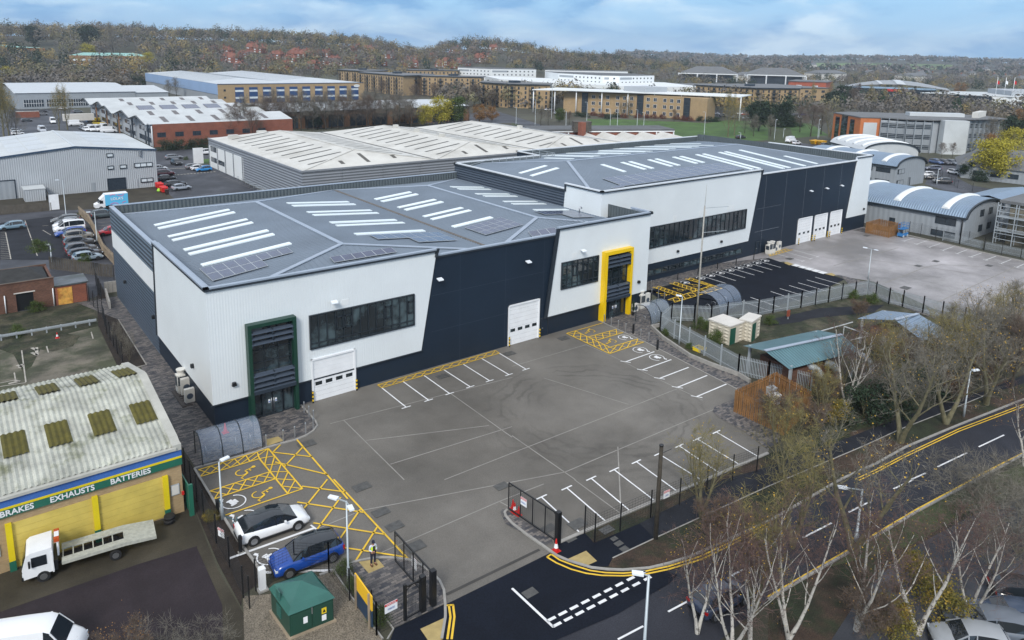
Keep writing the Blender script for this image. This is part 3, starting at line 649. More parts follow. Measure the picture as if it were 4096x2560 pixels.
def flood(parent,x,z,Y,m='lens'):
 b=MB();b.box(x-.05,Y-.35,z,x+.05,Y,z+.08,1);b.prism([(x-.3,Y-.75,z+.02),(x+.3,Y-.75,z+.02),(x+.3,Y-.3,z+.16),(x-.3,Y-.3,z+.16)],(0,0,.09),0);return b.build('floodlight',[M[m],M['galv']],parent)
def wedge(parent,x,z,Y):
 b=MB();b.prism([(x-.2,Y,z),(x+.2,Y,z),(x+.14,Y,z+.32),(x-.14,Y,z+.32)],(0,-.26,0));return b.build('wall_light',M['black'],parent)
A=thing('warehouse','front grey and white warehouse with green and yellow framed entrances and hipped metal roof','building',(16.2,61.6,0))
Y=61.6;XL,XR,YB=16.2,70.6,103.9
b=MB();b.box(XL,Y,0,XR,YB,10.8)
b.box(XL,Y,10.8,XR,Y+.35,12.0);b.box(XL,YB-.35,10.8,69,YB,12.1);b.box(XL,Y+.35,10.8,XL+.35,YB-.35,12.0);b.box(XR-.35,Y+.35,10.8,XR,68.8,12.0)
b.build('wall',M['navy'],A)
panel('white_panel',[(16.2,2.24),(36.7,2.24),(38.55,12.62),(16.2,12.62)],Y,A,M['white_clad'],d=-.14)
panel('white_panel',[(53.5,2.24),(70.6,2.24),(70.6,12.68),(55.05,12.68)],Y,A,M['white_clad'],d=-.14)
b=MB();b.prism([(XL,Y-.14,2.24),(XL,81.0,2.24),(XL,79.7,12.62),(XL,Y-.14,12.62)],(-.14,0,0));b.build('white_panel',M['white_clad'],A)
b=MB();b.prism([(XL,80.95,6.8),(XL,YB,6.8),(XL,YB,9.1),(XL,80.5,9.1)],(-.05,0,0));b.build('white_band',M['white_flat'],A)
b=MB();b.prism([(XL,80.45,9.1),(XL,YB,9.1),(XL,YB,12.0),(XL,79.9,12.0)],(-.07,0,0));b.build('ribbed_band',M['navy_rib'],A)
b=MB();b.prism([(XL,81.2,0),(XL,YB,0),(XL,YB,6.8),(XL,81.2,6.8)],(-.04,0,0));b.build('ribbed_band',mat('navy_rib2',(.06,.085,.12),.45,rib=('z',.4,.05),var=.1,scale=.2),A)
# coping
b=MB();z=12.62
coping(b,[(XL-.1,79.8),(XL-.1,Y-.1),(38.5,Y-.1)],.42,z);coping(b,[(55.1,Y-.1),(XR,Y-.1),(XR,64.6)],.42,z+.06);coping(b,[(XR,64.8),(XR,68.6)],.42,11.95)
coping(b,[(38.6,Y+.1),(55.0,Y+.1)],.46,11.94);coping(b,[(XL+.1,80),(XL+.1,YB-.1),(69,YB-.1)],.5,12.05);b.box(XL,Y,12.0,XL+.35,79.8,12.62);b.box(XL,Y,12.0,38.4,Y+.35,12.62);b.box(55.1,Y,12.0,XR,Y+.35,12.68);b.box(XR-.35,Y+.35,12.0,XR,64.7,12.62)
b.build('coping',M['roof_trim'],A)
b=MB();b.box(XL-.32,Y-.36,z-.16,38.7,Y-.14,z+.02);b.box(XL-.34,Y-.14,z-.16,XL-.14,79.7,z+.02);b.box(54.9,Y-.38,z-.1,XR+.2,Y-.14,z+.08);b.box(38.6,Y-.16,11.78,55.0,Y-.01,11.96)
b.prism([(38.5,Y-.14,11.9),(38.78,Y-.14,12.78),(38.45,Y-.14,12.78),(38.3,Y-.14,11.9)],(0,-.22,0));b.prism([(53.1,Y-.14,2.24),(53.5,Y-.14,2.24),(55.05,Y-.14,12.7),(54.6,Y-.14,12.7)],(0,-.2,0))
b.box(XL-.3,Y-.2,2.14,36.8,Y-.14,2.26);b.box(53.4,Y-.2,2.14,XR,Y-.14,2.26);b.prism([(XL-.14,81.0,2.24),(XL-.14,81.2,2.24),(XL-.14,79.9,12.7),(XL-.14,79.7,12.7)],(-.12,0,0));b.box(XL-.1,YB-.1,11.85,69,YB+.12,12.06)
b.build('trim',M['coping_dark'],A)
b=MB();b.box(XL+.36,YB-.42,10.8,69,YB-.36,12.05);b.box(XL+.36,Y+.4,10.9,XL+.42,YB-.4,12.0);b.build('parapet_lining',M['parapet_in'],A)
b=MB();b.box(XR-.42,Y+.4,10.9,XR-.36,68.7,12.6);b.build('parapet_lining',M['parapet_in'],A)
# roof: two hipped bays with a valley gutter
ze,zv=10.95,11.2
xl,xv,xr=XL+.45,46.6,69.0;y0,y1=Y+.45,YB-.45
R1a,R1b=Vector((31.8,69.2,12.5)),Vector((31.8,94.8,12.5));R2a,R2b=Vector((58,69.0,12.12)),Vector((58,95,12.12))
Vf,Vb=Vector((xv,y0,zv)),Vector((xv,y1,zv));c1,c2=Vector((xl,y0,ze)),Vector((xl,y1,ze));c3,c4=Vector((xr,y0,ze)),Vector((xr,y1,ze))
SL={'S1':(c1,R1a,R1b,c2),'S2':(R1a,Vf,Vb,R1b),'S3':(Vf,R2a,R2b,Vb),'S4':(R2a,c3,c4,R2b)}
b=MB()
for q in SL.values():b.face(q)
for q in((c1,Vf,R1a),(Vb,c2,R1b),(Vf,c3,R2a),(c4,Vb,R2b)):b.face(q)
def slope_ribs(b,f0,f1,b0,b1,apex_f,apex_b,step=.5):
 eave0,eave1=f0,b0;yy=eave0.y+step
 while yy<eave1.y-.2:
  e=Vector((eave0.x,yy,eave0.z))
  if yy<apex_f.y:t=(yy-eave0.y)/(apex_f.y-eave0.y)
  elif yy>apex_b.y:t=(eave1.y-yy)/(eave1.y-apex_b.y)
  else:t=1
  r=Vector((eave0.x+(apex_f.x-eave0.x)*t,yy,eave0.z+(apex_f.z-eave0.z)*t));u=Vector((0,0,.06));w_=Vector((0,.05,0))
  if t>.02:
   b.face([e-w_,r-w_,r-w_*.4+u,e-w_*.4+u]);b.face([e-w_*.4+u,r-w_*.4+u,r+w_*.4+u,e+w_*.4+u]);b.face([e+w_*.4+u,r+w_*.4+u,r+w_,e+w_])
  yy+=step
slope_ribs(b,c1,None,c2,None,R1a,R1b);slope_ribs(b,Vf,None,Vb,None,R1a,R1b);slope_ribs(b,Vf,None,Vb,None,R2a,R2b);slope_ribs(b,c3,None,c4,None,R2a,R2b)
for(e0,e1,ap)in((c1,Vf,R1a),(Vf,c3,R2a)):
 n=int((e1-e0).length/.6)
 for i in range(1,n):
  e=e0.lerp(e1,i/n);t=i/n*(e1.x-e0.x)/(ap.x-e0.x)if e.x<ap.x else(e1.x-e.x)/(e1.x-ap.x)
  r=Vector((e.x,e0.y+(ap.y-e0.y)*t,e0.z+(ap.z-e0.z)*t));w_=Vector((.05,0,0));u=Vector((0,0,.06))
  b.face([e-w_,e-w_*.4+u,r-w_*.4+u,r-w_]);b.face([e-w_*.4+u,e+w_*.4+u,r+w_*.4+u,r-w_*.4+u]);b.face([e+w_*.4+u,e+w_,r+w_,r+w_*.4+u])
RFA=b.build('roof',M['roof_grey'],A)
b=MB()
for q in((R1a,R1b),(R2a,R2b),(c1,R1a),(Vf,R1a),(Vf,R2a),(c3,R2a),(R1b,c2),(R1b,Vb),(R2b,Vb),(R2b,c4)):b.bar(q[0]+Vector((0,0,.06)),q[1]+Vector((0,0,.06)),.5,.08)
for q in((c1,c3),(c3,c4),(c1,c2)):b.bar(q[0]+Vector((0,0,.02)),q[1]+Vector((0,0,.02)),.35,.06)
b.build('ridge_cap',M['roof_trim'],RFA)
b=MB();b.bar(Vf+Vector((0,0,.03)),Vb+Vector((0,0,.03)),.42,.1);b.build('valley_gutter',mat('gutter',(.12,.105,.09),.7,var=.3,scale=2),RFA)
def strip(name,S,t0,xa,ya,t1,xb,yb,parent,m,w_=.78,h=.12):
 a,c_,d_=S[0],S[1],S[2]
 p=PP(t0,xa,ya,a,c_,d_);q=PP(t1,xb,yb,a,c_,d_)
 ym_=(p.y+q.y)/2;b=MB();
 def zz(x):return a.z+(c_.z-a.z)*(x-a.x)/(c_.x-a.x)
 x0,x1=sorted((p.x,q.x));n=Vector((0,0,h))
 pts=[Vector((x0,ym_-w_/2,zz(x0))),Vector((x1,ym_-w_/2,zz(x1))),Vector((x1,ym_+w_/2,zz(x1))),Vector((x0,ym_+w_/2,zz(x0)))]
 b.prism(pts,n);return b.build(name,m,parent)
for a in((1460,622,2165,473),(1495,652,2215,497),(1590,730,2335,565),(1630,765,2385,594)):strip('skylight',SL['S1'],21,a[0],a[1],21,a[2],a[3],A,M['skylight'])
for a in((21,1740,857,22,110,668),(21,1785,897,22,165,704),(21,1905,1000,22,325,790)):strip('skylight',SL['S1'],*a,A,M['skylight'])
for a in((285,408,885,404),(335,432,945,426),(475,493,1100,485),(530,520,1165,510),(690,590,1335,576),(750,620,1410,603),(925,700,1600,676)):strip('skylight',SL['S2'],22,a[0],a[1],22,a[2],a[3],A,M['skylight'])
for a in((1130,377,1455,305),(1190,397,1520,325),(1350,455,1690,377),(1415,478,1755,397),(1590,541,1945,455),(1665,567,2020,479),(1860,636,2225,545)):strip('skylight',SL['S3'],22,a[0],a[1],22,a[2],a[3],A,M['skylight'])
for a in((170,942,645,946),(275,973,755,978),(548,1048,1035,1050),(665,1080,1155,1082),(965,1163,1460,1165),(1090,1198,1595,1200),(1420,1290,1935,1288)):strip('skylight',SL['S4'],51,a[0],a[1],51,a[2],a[3],A,M['skylight'])
def solar(S,corners,t,nx,ny,parent,label=None,skip=()):
 P4=[PP(t,corners[i],corners[i+1],*S[:3])for i in(0,2,4,6)];h=Vector((0,0,.16));b=MB()
 for i in range(nx):
  for j in range(ny):
   if(i,j)in skip:continue
   f=lambda u,v:P4[0].lerp(P4[1],u).lerp(P4[3].lerp(P4[2],u),v)+h
   e=.035;b.prism([f((i+u)/nx,(j+v)/ny)for u,v in((0,0),(1,0),(1,1),(0,1))],(0,0,.05),1)
   b.face([f((i+u)/nx,(j+v)/ny)+Vector((0,0,.056))for u,v in((e,e),(1-e,e),(1-e,1-e),(e,1-e))]if P4 else[],0)
 return b.build('solar_panel',[M['solar'],M['galv']],parent,label=label)
solar(SL['S1'],(1885,1045,2714,842,2830,935,2010,1160),21,8,2,A,skip=((5,1),(6,1),(7,1)))
solar(SL['S2'],(1070,722,1720,695,1905,772,1245,806),22,7,2,A,skip=((0,1),(1,1),(2,1)))
solar(SL['S3'],(1970,652,2310,555,2520,625,2170,722),22,5,3,A)
solar(SL['S4'],(1440,1325,2000,1310,2345,1410,1750,1428),51,7,2,A,skip=((0,1),(1,1),(2,1)))
F1=(c1,Vf,R1a);F2=(Vf,c3,R2a)
solar(F1,(697,935,1275,842,1330,885,740,985),22,6,1,A)
solar(F2,(150,690,400,650,450,700,190,740),23,3,1,A)
# long office window and entrance bay (green)
yw=Y-.14
def pz(t,x,y,Yp=Y-.14):
 q=PY(t,x,y,Yp);return q.x,q.z
a=pz(0,1234.4,1261.4);c=pz(0,1655.8,1174.2);d=pz(0,1239.6,1399);e=pz(0,1656,1299.7)
glazing('office_window',(a[0]+d[0])/2,(d[1]+e[1])/2,(c[0]+e[0])/2,(a[1]+c[1])/2,Y-.13,A,13,(.17,),opening=(3,4,9,12))
a=pz(0,1243.4,1437.7);c=pz(0,1420,1394.3)
roller(a[0],c[0],(a[1]+c[1])/2,Y-.13,A)
def entrance(x0,x1,z1,Y,parent,fm,dep=.75,w_=.42,lv1=None,nx=3):
 b=MB();yf=Y-dep
 b.box(x0,yf,0,x0+w_,Y+.3,z1);b.box(x1-w_,yf,0,x1,Y+.3,z1);b.box(x0+w_,yf,z1-w_,x1-w_,Y+.3,z1)
 f=b.build('entrance_frame',M[fm],parent)
 glazing('entrance_glazing',x0+w_,2.9,x1-w_,z1-w_,Y-.02,parent,nx,(.2,.4,.6,.8),fr=.07)
 for z,n in((z1-w_-.45,3),(4.25,3)):
  b=MB()
  for i in range(n):b.prism([(x0+w_,yf-.05,z-.5*i),(x0+w_,yf+.38,z-.5*i+.1),(x0+w_,yf+.38,z-.5*i+.04),(x0+w_,yf-.05,z-.5*i-.12)],(x1-x0-2*w_,0,0))
  for xx in(x0+w_+.05,(x0+x1)/2,x1-w_-.05):b.box(xx-.04,yf-.02,z-.5*n+.2,xx+.04,yf+.5,z+.12,1)
  b.build('sun_louvre',[M['louvre'],M['louvre_dark']],parent)
 b=MB();b.box(x0+w_-.05,yf-.15,2.55,x1-w_+.05,Y,2.85);b.box(x0+w_-.05,yf-.12,2.85,x1-w_+.05,Y,2.9,1);b.build('canopy',[M['louvre_dark'],M['louvre']],parent)
 xm=(x0+x1)/2-.15;g_=glazing('entrance_screen',x0+w_,0,x1-w_,2.55,Y-.02,parent,4,(0,),fr=.08)
 for s in(-1,1):
  b=MB();b.box(xm+s*.47-.45,Y-.3,.02,xm+s*.47+.45,Y-.22,2.3,1)
  for q in((-.45,.02,-.37,2.3),(.37,.02,.45,2.3),(-.37,.02,.37,.14),(-.37,2.2,.37,2.3)):b.box(xm+s*.47+q[0],Y-.33,q[1],xm+s*.47+q[2],Y-.2,q[3],0)
  dd=b.build('entrance_door',[M['frame_dark'],M['glass']],parent)
  b=MB();b.tube([(xm+s*.1,Y-.38,.6),(xm+s*.1,Y-.38,1.7)],.025,6);b.build('handle',M['steel'],dd)
  b=MB();b.box(xm+s*.3-.09,Y-.345,1.25,xm+s*.3+.09,Y-.335,1.6);b.box(xm+s*.3-.07,Y-.35,1.3,xm+s*.3+.07,Y-.346,1.42,1);b.build('door_sign',[M['white_paint'],M['sign_blue']],dd)
a=pz(0,989.3,1305.4,Y-.85);c=pz(0,1184.9,1266.5,Y-.85)
entrance(a[0],c[0],(a[1]+c[1])/2,Y-.1,A,'green_frame',w_=.32)
# wall pieces right part
a=pz(0,2244.5,1050.5);c=pz(0,2393.7,1019.8);d=pz(0,2242,1159.4);e=pz(0,2389,1123.4)
glazing('office_window',(a[0]+d[0])/2,(d[1]+e[1])/2,(c[0]+e[0])/2,(a[1]+c[1])/2,Y-.13,A,7,(.17,.85),opening=(2,4,6))
a=pz(0,2425.4,1006.5,Y-.85);c=pz(0,2536.5,993.4,Y-.85)
entrance(a[0],c[0],(a[1]+c[1])/2,Y-.1,A,'yellow_frame',w_=.42)
a=pz(0,2033,1222.5,Y);c=pz(0,2157.7,1192.6,Y);roller(a[0],c[0],(a[1]+c[1])/2,Y,A,nwin=4)
a=pz(0,2158.8,1282,Y);c=pz(0,2188.4,1276.9,Y)
def pdoor(x0,x1,z1,Y,parent,m='navy',fm='frame_dark'):
 b=MB();b.box(x0,Y-.1,0,x0+.08,Y,z1);b.box(x1-.08,Y-.1,0,x1,Y,z1);b.box(x0+.08,Y-.1,z1-.08,x1-.08,Y,z1);b.box(x0+.08,Y-.05,.02,x1-.08,Y-.003,z1-.08,1);o=b.build('fire_door',[M[fm],M[m]],parent)
 b=MB();b.box(x0+.2,Y-.12,1.0,x0+.36,Y-.05,1.06);b.build('handle',M['steel'],o);return o
pdoor(a[0]+.1,c[0]+.1,2.25,Y,A)
b=MB();b.box(XL-.2,69.9,0,XL,71.1,2.1);b.build('fire_door',M['frame_dark'],A)
flood(A,*pz(0,1750,1117,Y),Y);flood(A,*pz(0,1326,1206,Y),Y-.14);flood(A,*pz(23,130,962,Y),Y);flood(A,*pz(23,650,858),Y-.14)
for q in((31,2210,618),(23,1192,1160)):
 w_=pz(*q);wedge(A,w_[0],w_[1],Y-.14)
for t,x,y in((31,1830,437),(21,1190,1155),(21,1460,1487)):
 q=PX(t,x,y,XL-.14);b=MB();b.prism([(XL-.14,q.y-.2,q.z-.1),(XL-.14,q.y+.2,q.z-.1),(XL-.14,q.y+.12,q.z+.25),(XL-.14,q.y-.12,q.z+.25)],(-.26,0,0));b.build('wall_light',M['black'],A)
for(x,y)in((750,1365),(843,1345)):
 q=pz(22,x,y);b=MB();b.box(q[0]-.35,Y-.165,q[1]-.3,q[0]+.35,Y-.14,q[1]+.3);b.build('vent_grille',M['white_flat'],A)
for(x,y)in((590,902),(688,882)):
 q=pz(23,x,y);b=MB();b.box(q[0]-.35,Y-.165,q[1]-.35,q[0]+.35,Y-.14,q[1]+.35);b.build('vent_grille',M['white_flat'],A)
b=MB();b.tube([(67.6,71.5,11.0),(67.6,71.5,11.75),(67.75,71.5,11.95),(67.95,71.5,11.9),(68.0,71.5,11.7)],.09,6);b.build('vent_pipe',M['steel'],A)
b=MB()
for x in(41.5,47.5,53.0):b.box(x,Y-.004,2.3 if x>52.9 else .1,x+.03,Y+.01,11.7)
for z in(3.9,7.8):b.box(38,Y-.004,z,53.2,Y+.01,z+.03)
b.build('panel_joints',mat('joint_navy',(.03,.045,.07),.5),A)
# ================================================================ BUILDING B
Bd=thing('warehouse','rear taller grey and white warehouse with long ribbon window and three white roller doors','building',(69,68.8,0))
Y=68.8;XL,XR,YB,YB2,XM=69.0,141.8,110.6,104.2,87.5
b=MB();zb=12.5
b.box(XL,Y,0,XR,YB2,zb);b.box(XM,YB2,0,XR,YB,zb)
b.box(XL,Y,zb,XR,Y+.35,13.55);b.box(XL,Y+.35,zb,XL+.35,YB2-.35,13.55);b.box(XL,YB2-.35,zb,XM,YB2,13.55);b.box(XM,YB2,zb,XM+.35,YB-.35,13.55);b.box(XM,YB-.35,zb,XR,YB,13.55);b.box(XR-.35,Y+.35,zb,XR,YB-.35,13.55)
b.build('wall',M['navy'],Bd)
b=MB();b.prism([(XL,76,0),(XL,YB2,0),(XL,YB2,13.5),(XL,76,13.5)],(-.06,0,0));b.build('ribbed_band',mat('navy_rib3',(.05,.068,.095),.45,rib=('z',.4,.05),var=.06),Bd)
q0=PY(23,2232,768,Y-.14);q1=PY(23,1278,985,Y-.14);zz=(q0.z+q1.z)/2
panel('white_panel',[(69,zz),(q0.x,zz),(105.35,14.35),(69,14.35)],Y,Bd,M['white_clad'],d=-.14)
panel('white_panel',[(134.4,2.7),(141.9,2.7),(141.8,14.15),(136.3,14.2)],Y,Bd,M['white_clad'],d=-.14)
b=MB();b.prism([(XL,Y-.14,10),(XL,76.2,10),(XL,75.85,14.35),(XL,Y-.14,14.35)],(-.14,0,0));b.build('white_panel',M['white_clad'],Bd)
b=MB();b.box(XL,Y,13.55,105.2,Y+.3,14.35);b.box(XL,Y+.3,13.55,XL+.3,75.8,14.35);b.box(136.3,Y,13.55,XR,Y+.3,14.2);b.box(XR-.3,Y+.3,13.55,XR,91.3,14.3)
coping(b,[(105.1,Y-.1),(XL-.05,Y-.1),(XL-.05,75.8)],.42,14.35);coping(b,[(105.4,Y+.1),(136.2,Y+.1)],.45,13.55);coping(b,[(136.4,Y-.1),(XR,Y-.1),(XR,91.2)],.42,14.2)
coping(b,[(XL+.1,76.1),(XL+.1,YB2-.1),(XM,YB2-.1)],.45,13.55);coping(b,[(XM,YB2),(XM,YB-.1),(XR-.1,YB-.1),(XR-.1,91.4)],.45,13.6)
b.build('coping',mat('coping_light',(.62,.66,.70),.4,var=.05),Bd)
b=MB();b.box(XL-.3,Y-.36,14.2,105.5,Y-.14,14.37);b.box(XL-.34,Y-.14,14.2,XL-.14,75.9,14.37);b.prism([(105.35,Y-.14,13.5),(105.6,Y-.14,14.4),(105.2,Y-.14,14.4),(105.1,Y-.14,13.5)],(0,-.2,0));b.box(XL-.3,76,13.3,XL-.05,YB2,13.56);b.box(136.1,Y-.34,14.05,XR+.1,Y-.14,14.22);b.box(105.4,Y-.12,13.4,136.2,Y-.01,13.56)
b.box(XL-.3,75.7,13.3,XL-.1,75.95,14.37);b.build('trim',M['coping_dark'],Bd)
b=MB();b.box(XM+.36,YB-.42,zb,XR-.4,YB-.36,13.6);b.box(XR-.42,Y+.4,zb,XR-.36,YB-.42,14.2);b.box(XL+.4,YB2-.42,zb,XM+.3,YB2-.36,13.55);b.box(XM+.36,YB2-.3,zb,XM+.42,YB-.42,13.55);b.build('parapet_lining',M['parapet_in'],Bd)
e0,e1,e2,e3=Vector((XL+.4,Y+.4,zb)),Vector((XR-.43,Y+.4,zb)),Vector((XR-.43,YB-.43,zb)),Vector((XL+.4,YB-.43,zb))
Ra,Rb=Vector((83.2,91.4,14.5)),Vector((130.5,91.4,14.5))
SB={'f':(e0,e1,Rb,Ra),'b':(e3,e2,Rb,Ra)}
b=MB();tt_=(YB-.43-(YB2-.43))/(YB-.43-Ra.y)
# back slope is cut back at the notch
n0=Vector((XL+.4,YB2-.43,zb));n1=Vector((XM+.43,YB2-.43,zb+(14.5-zb)*tt_));n2=Vector((XM+.43,YB-.43,zb));n3_=Vector((XL+.4+(Ra.x-XL-.4)*tt_,YB2-.43,zb+2*tt_))
b.face([e0,e1,Rb,Ra]);b.face([e1,e2,Rb]);b.face([e0,Ra,n3_,Vector((XL+.4,YB2-.43,zb+.02))]);b.face([Ra,Rb,e2,n2,n1,n3_])
u=Vector((0,0,.05));x=XL+.9
while x<XR-.6:
 if x<Ra.x:t=(x-e0.x)/(Ra.x-e0.x)
 elif x>Rb.x:t=(e1.x-x)/(e1.x-Rb.x)
 else:t=1
 w_=Vector((.05,0,0));f_=lambda e,t:Vector((x,e.y+(91.4-e.y)*t,zb+2*t))
 p,q=f_(e0,0),f_(e0,t);b.face([p-w_,p-w_*.4+u,q-w_*.4+u,q-w_]);b.face([p-w_*.4+u,p+w_*.4+u,q+w_*.4+u,q-w_*.4+u]);b.face([p+w_*.4+u,p+w_,q+w_,q+w_*.4+u])
 if x>XM+.6:
  p,q=f_(e3,0),f_(e3,t);b.face([p-w_,q-w_,q-w_*.4+u,p-w_*.4+u]);b.face([p-w_*.4+u,q-w_*.4+u,q+w_*.4+u,p+w_*.4+u]);b.face([p+w_,p+w_*.4+u,q+w_*.4+u,q+w_])
 x+=.6
yy=e0.y+.5
while yy<YB2-1:
 t=(yy-e0.y)/(Ra.y-e0.y)if yy<Ra.y else(YB-.43-yy)/(YB-.43-Ra.y)
 p=Vector((e0.x,yy,zb));q=Vector((e0.x+(Ra.x-e0.x)*t,yy,zb+2*t));w_=Vector((0,.05,0))
 b.face([p-w_,q-w_,q-w_*.4+u,p-w_*.4+u]);b.face([p-w_*.4+u,q-w_*.4+u,q+w_*.4+u,p+w_*.4+u]);b.face([p+w_*.4+u,q+w_*.4+u,q+w_,p+w_])
 yy+=.5
RFB=b.build('roof',M['roof_grey'],Bd)
b=MB()
for q in((Ra,Rb),(e0,Ra),(e1,Rb),(e2,Rb),(n3_,Ra),(e0,e1),(e1,e2)):b.bar(q[0]+Vector((0,0,.05)),q[1]+Vector((0,0,.05)),.5,.08)
b.build('ridge_cap',M['roof_trim'],RFB)
def strip2(S,t,xa,ya,t1,xb,yb,w_=.8):
 a,c_,d_=S[0],S[1],S[2];p=PP(t,xa,ya,a,c_,d_);q=PP(t1,xb,yb,a,c_,d_);xm=(p.x+q.x)/2
 zf=lambda y:a.z+(d_.z-a.z)*(y-a.y)/(d_.y-a.y)
 ya_,yb_=sorted((p.y,q.y));b=MB();b.prism([Vector((xm-w_/2,ya_,zf(ya_))),Vector((xm+w_/2,ya_,zf(ya_))),Vector((xm+w_/2,yb_,zf(yb_))),Vector((xm-w_/2,yb_,zf(yb_)))],(0,0,.12));b.build('skylight',M['skylight'],Bd)
for a in((25,755,380,862),(330,722,680,827),(450,710,800,812),(730,682,1090,780),(845,668,1200,766),(1110,640,1465,736),(1220,630,1570,723),(1465,602,2300,826),(1570,592,2410,815),(1810,568,2775,815),(1905,558,2860,803),(2125,532,3090,775)):strip2(SB['f'],52,*a[:2],52,*a[2:])
strip2(SB['f'],53,370,625,53,865,742)
for a in((0,580,275,600),(30,572,400,590),(0,552,660,565),(0,541,770,554),(240,515,1000,530),(340,506,1105,521),(570,484,1340,498),(660,475,1440,490),(880,455,1660,469),(1100,434,1485,441)):strip2(SB['b'],52,*a[:2],52,*a[2:])
for a in((1560,468,2300,488),(1660,457,2400,475),(1600,502,2000,515),(1940,430,2500,445)):strip2(SB['b'],51,*a[:2],51,*a[2:])
SLB=(e0,Ra,n3_)
for a in((1215,735,1600,620),(1385,775,1775,655)):
 p=PP(51,a[0],a[1],*SLB);q=PP(51,a[2],a[3],*SLB);ym_=(p.y+q.y)/2;x0,x1=sorted((p.x,q.x));zf=lambda x:zb+2*(x-e0.x)/(Ra.x-e0.x)
 b=MB();b.prism([Vector((x0,ym_-.4,zf(x0))),Vector((x1,ym_-.4,zf(x1))),Vector((x1,ym_+.4,zf(x1))),Vector((x0,ym_+.4,zf(x0)))],(0,0,.12));b.build('skylight',M['skylight'],Bd)
solar((e0,e1,Rb),(35,975,1790,742,2190,832,350,1095),52,12,4,Bd)
solar((e0,e1,Rb),(165,1112,320,1078,370,1100,200,1130),52,1,1,Bd)
def pb(t,x,y):q=PY(t,x,y,Y-.14);return q.x,q.z
a,c,d,e=pb(23,1295,635),pb(23,2215,460),pb(23,1285,838),pb(23,2200,645)
glazing('ribbon_window',(a[0]+d[0])/2,(d[1]+e[1])/2,(c[0]+e[0])/2,(a[1]+c[1])/2,Y-.13,Bd,21,(0,),opening=(0,2,7,13,18))
a,c,d,e=pb(23,1275,1045),pb(23,2175,832),pb(23,1272,1105),pb(23,2170,885)
glazing('strip_window',(a[0]+d[0])/2,(d[1]+e[1])/2,(c[0]+e[0])/2,(a[1]+c[1])/2,Y,Bd,14,(0,))
for(x0,x1,zt)in((285,418,528),(440,562,497),(583,700,465)):
 a=PY(24,x0,555,Y);c=PY(24,x1,zt,Y);roller(a.x,c.x,c.z,Y,Bd,nwin=3,wz=1.6)
for x,y in((387,295),(536,270),(677,244)):q=PY(24,x,y,Y);flood(Bd,q.x,q.z,Y)
for x,y in((1562,870),(1973,778)):q=PY(23,x,y,Y-.14);wedge(Bd,q.x,q.z,Y-.14)
q=PY(24,900,468,Y-.14);wedge(Bd,q.x,q.z,Y-.14)
for x,y in((1540,552),(1780,508),(1825,497),(2050,455),(2085,450)):
 q=pb(23,x,y);b=MB();b.box(q[0]-.4,Y-.165,q[1]-.4,q[0]+.4,Y-.14,q[1]+.4);b.build('vent_grille',M['white_flat'],Bd)
q=PY(23,2320,800,Y);pdoor(q.x-.6,q.x+.5,2.2,Y,Bd)
b=MB()
for i in range(5):b.box(107+i*6,Y-.004,.1,107.03+i*6,Y+.01,13.3)
for z in(3.9,7.8):b.box(105,Y-.004,z,112,Y+.01,z+.03)
b.build('panel_joints',M['grey_clad'],Bd)
# roof edge handrail
b=MB();zr=12.9
for i in range(10):
 x=76+i*1.55;b.bar((x,103.0,zr),(x,103.0,zr+1.1),.07);
b.bar((76,103,zr+1.1),(90.5,103,zr+1.1),.06);b.bar((76,103,zr+.6),(90.5,103,zr+.6),.05);b.bar((90.5,103,zr+1.1),(90.5,109.5,zr+1.1),.06);b.bar((90.5,103,zr+.6),(90.5,109.5,zr+.6),.05)
for yy in(103,105.2,107.4,109.5):b.bar((90.5,yy,zr-.4),(90.5,yy,zr+1.1),.07)
b.bar((76,103,zr+1.1),(70.6,103,zr+.2),.06);b.build('handrail',M['galv'],Bd)
# ================================================================ OTHER BUILDINGS
def V3(x,y,z=0.0):return Vector((x,y,z))
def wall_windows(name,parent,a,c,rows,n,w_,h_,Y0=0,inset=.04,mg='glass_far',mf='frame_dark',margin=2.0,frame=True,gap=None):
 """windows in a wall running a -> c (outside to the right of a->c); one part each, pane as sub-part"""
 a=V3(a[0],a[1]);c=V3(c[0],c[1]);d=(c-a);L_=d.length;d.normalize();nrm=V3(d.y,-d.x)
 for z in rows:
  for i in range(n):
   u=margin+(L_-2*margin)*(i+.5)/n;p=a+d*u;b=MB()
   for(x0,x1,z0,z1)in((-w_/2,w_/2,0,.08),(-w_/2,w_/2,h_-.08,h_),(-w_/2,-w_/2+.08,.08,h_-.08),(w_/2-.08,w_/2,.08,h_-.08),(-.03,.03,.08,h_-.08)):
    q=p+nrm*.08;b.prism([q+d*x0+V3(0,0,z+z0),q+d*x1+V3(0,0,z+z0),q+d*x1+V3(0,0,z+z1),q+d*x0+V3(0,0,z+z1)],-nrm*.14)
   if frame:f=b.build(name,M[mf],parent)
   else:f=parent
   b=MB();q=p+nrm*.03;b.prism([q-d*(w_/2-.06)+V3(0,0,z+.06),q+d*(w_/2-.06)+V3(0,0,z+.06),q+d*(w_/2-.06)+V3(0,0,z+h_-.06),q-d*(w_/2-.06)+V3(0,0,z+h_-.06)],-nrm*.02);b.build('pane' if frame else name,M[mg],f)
def pbox(b,a,c,off0,off1,z0,z1,mi=0,u0=0,u1=None):
 a=V3(a[0],a[1]);c=V3(c[0],c[1]);d=(c-a);L_=d.length;d.normalize();n=V3(d.y,-d.x);u1=L_ if u1 is None else u1
 q=[a+d*u0+n*off1,a+d*u1+n*off1,a+d*u1+n*off0,a+d*u0+n*off0];q=[V3(p.x,p.y,z0)for p in q];b.prism(q,(0,0,z1-z0),mi)
def outline(b,pts,z0,z1,mi=0):b.prism([V3(p[0],p[1],z0)for p in pts],(0,0,z1-z0),mi)
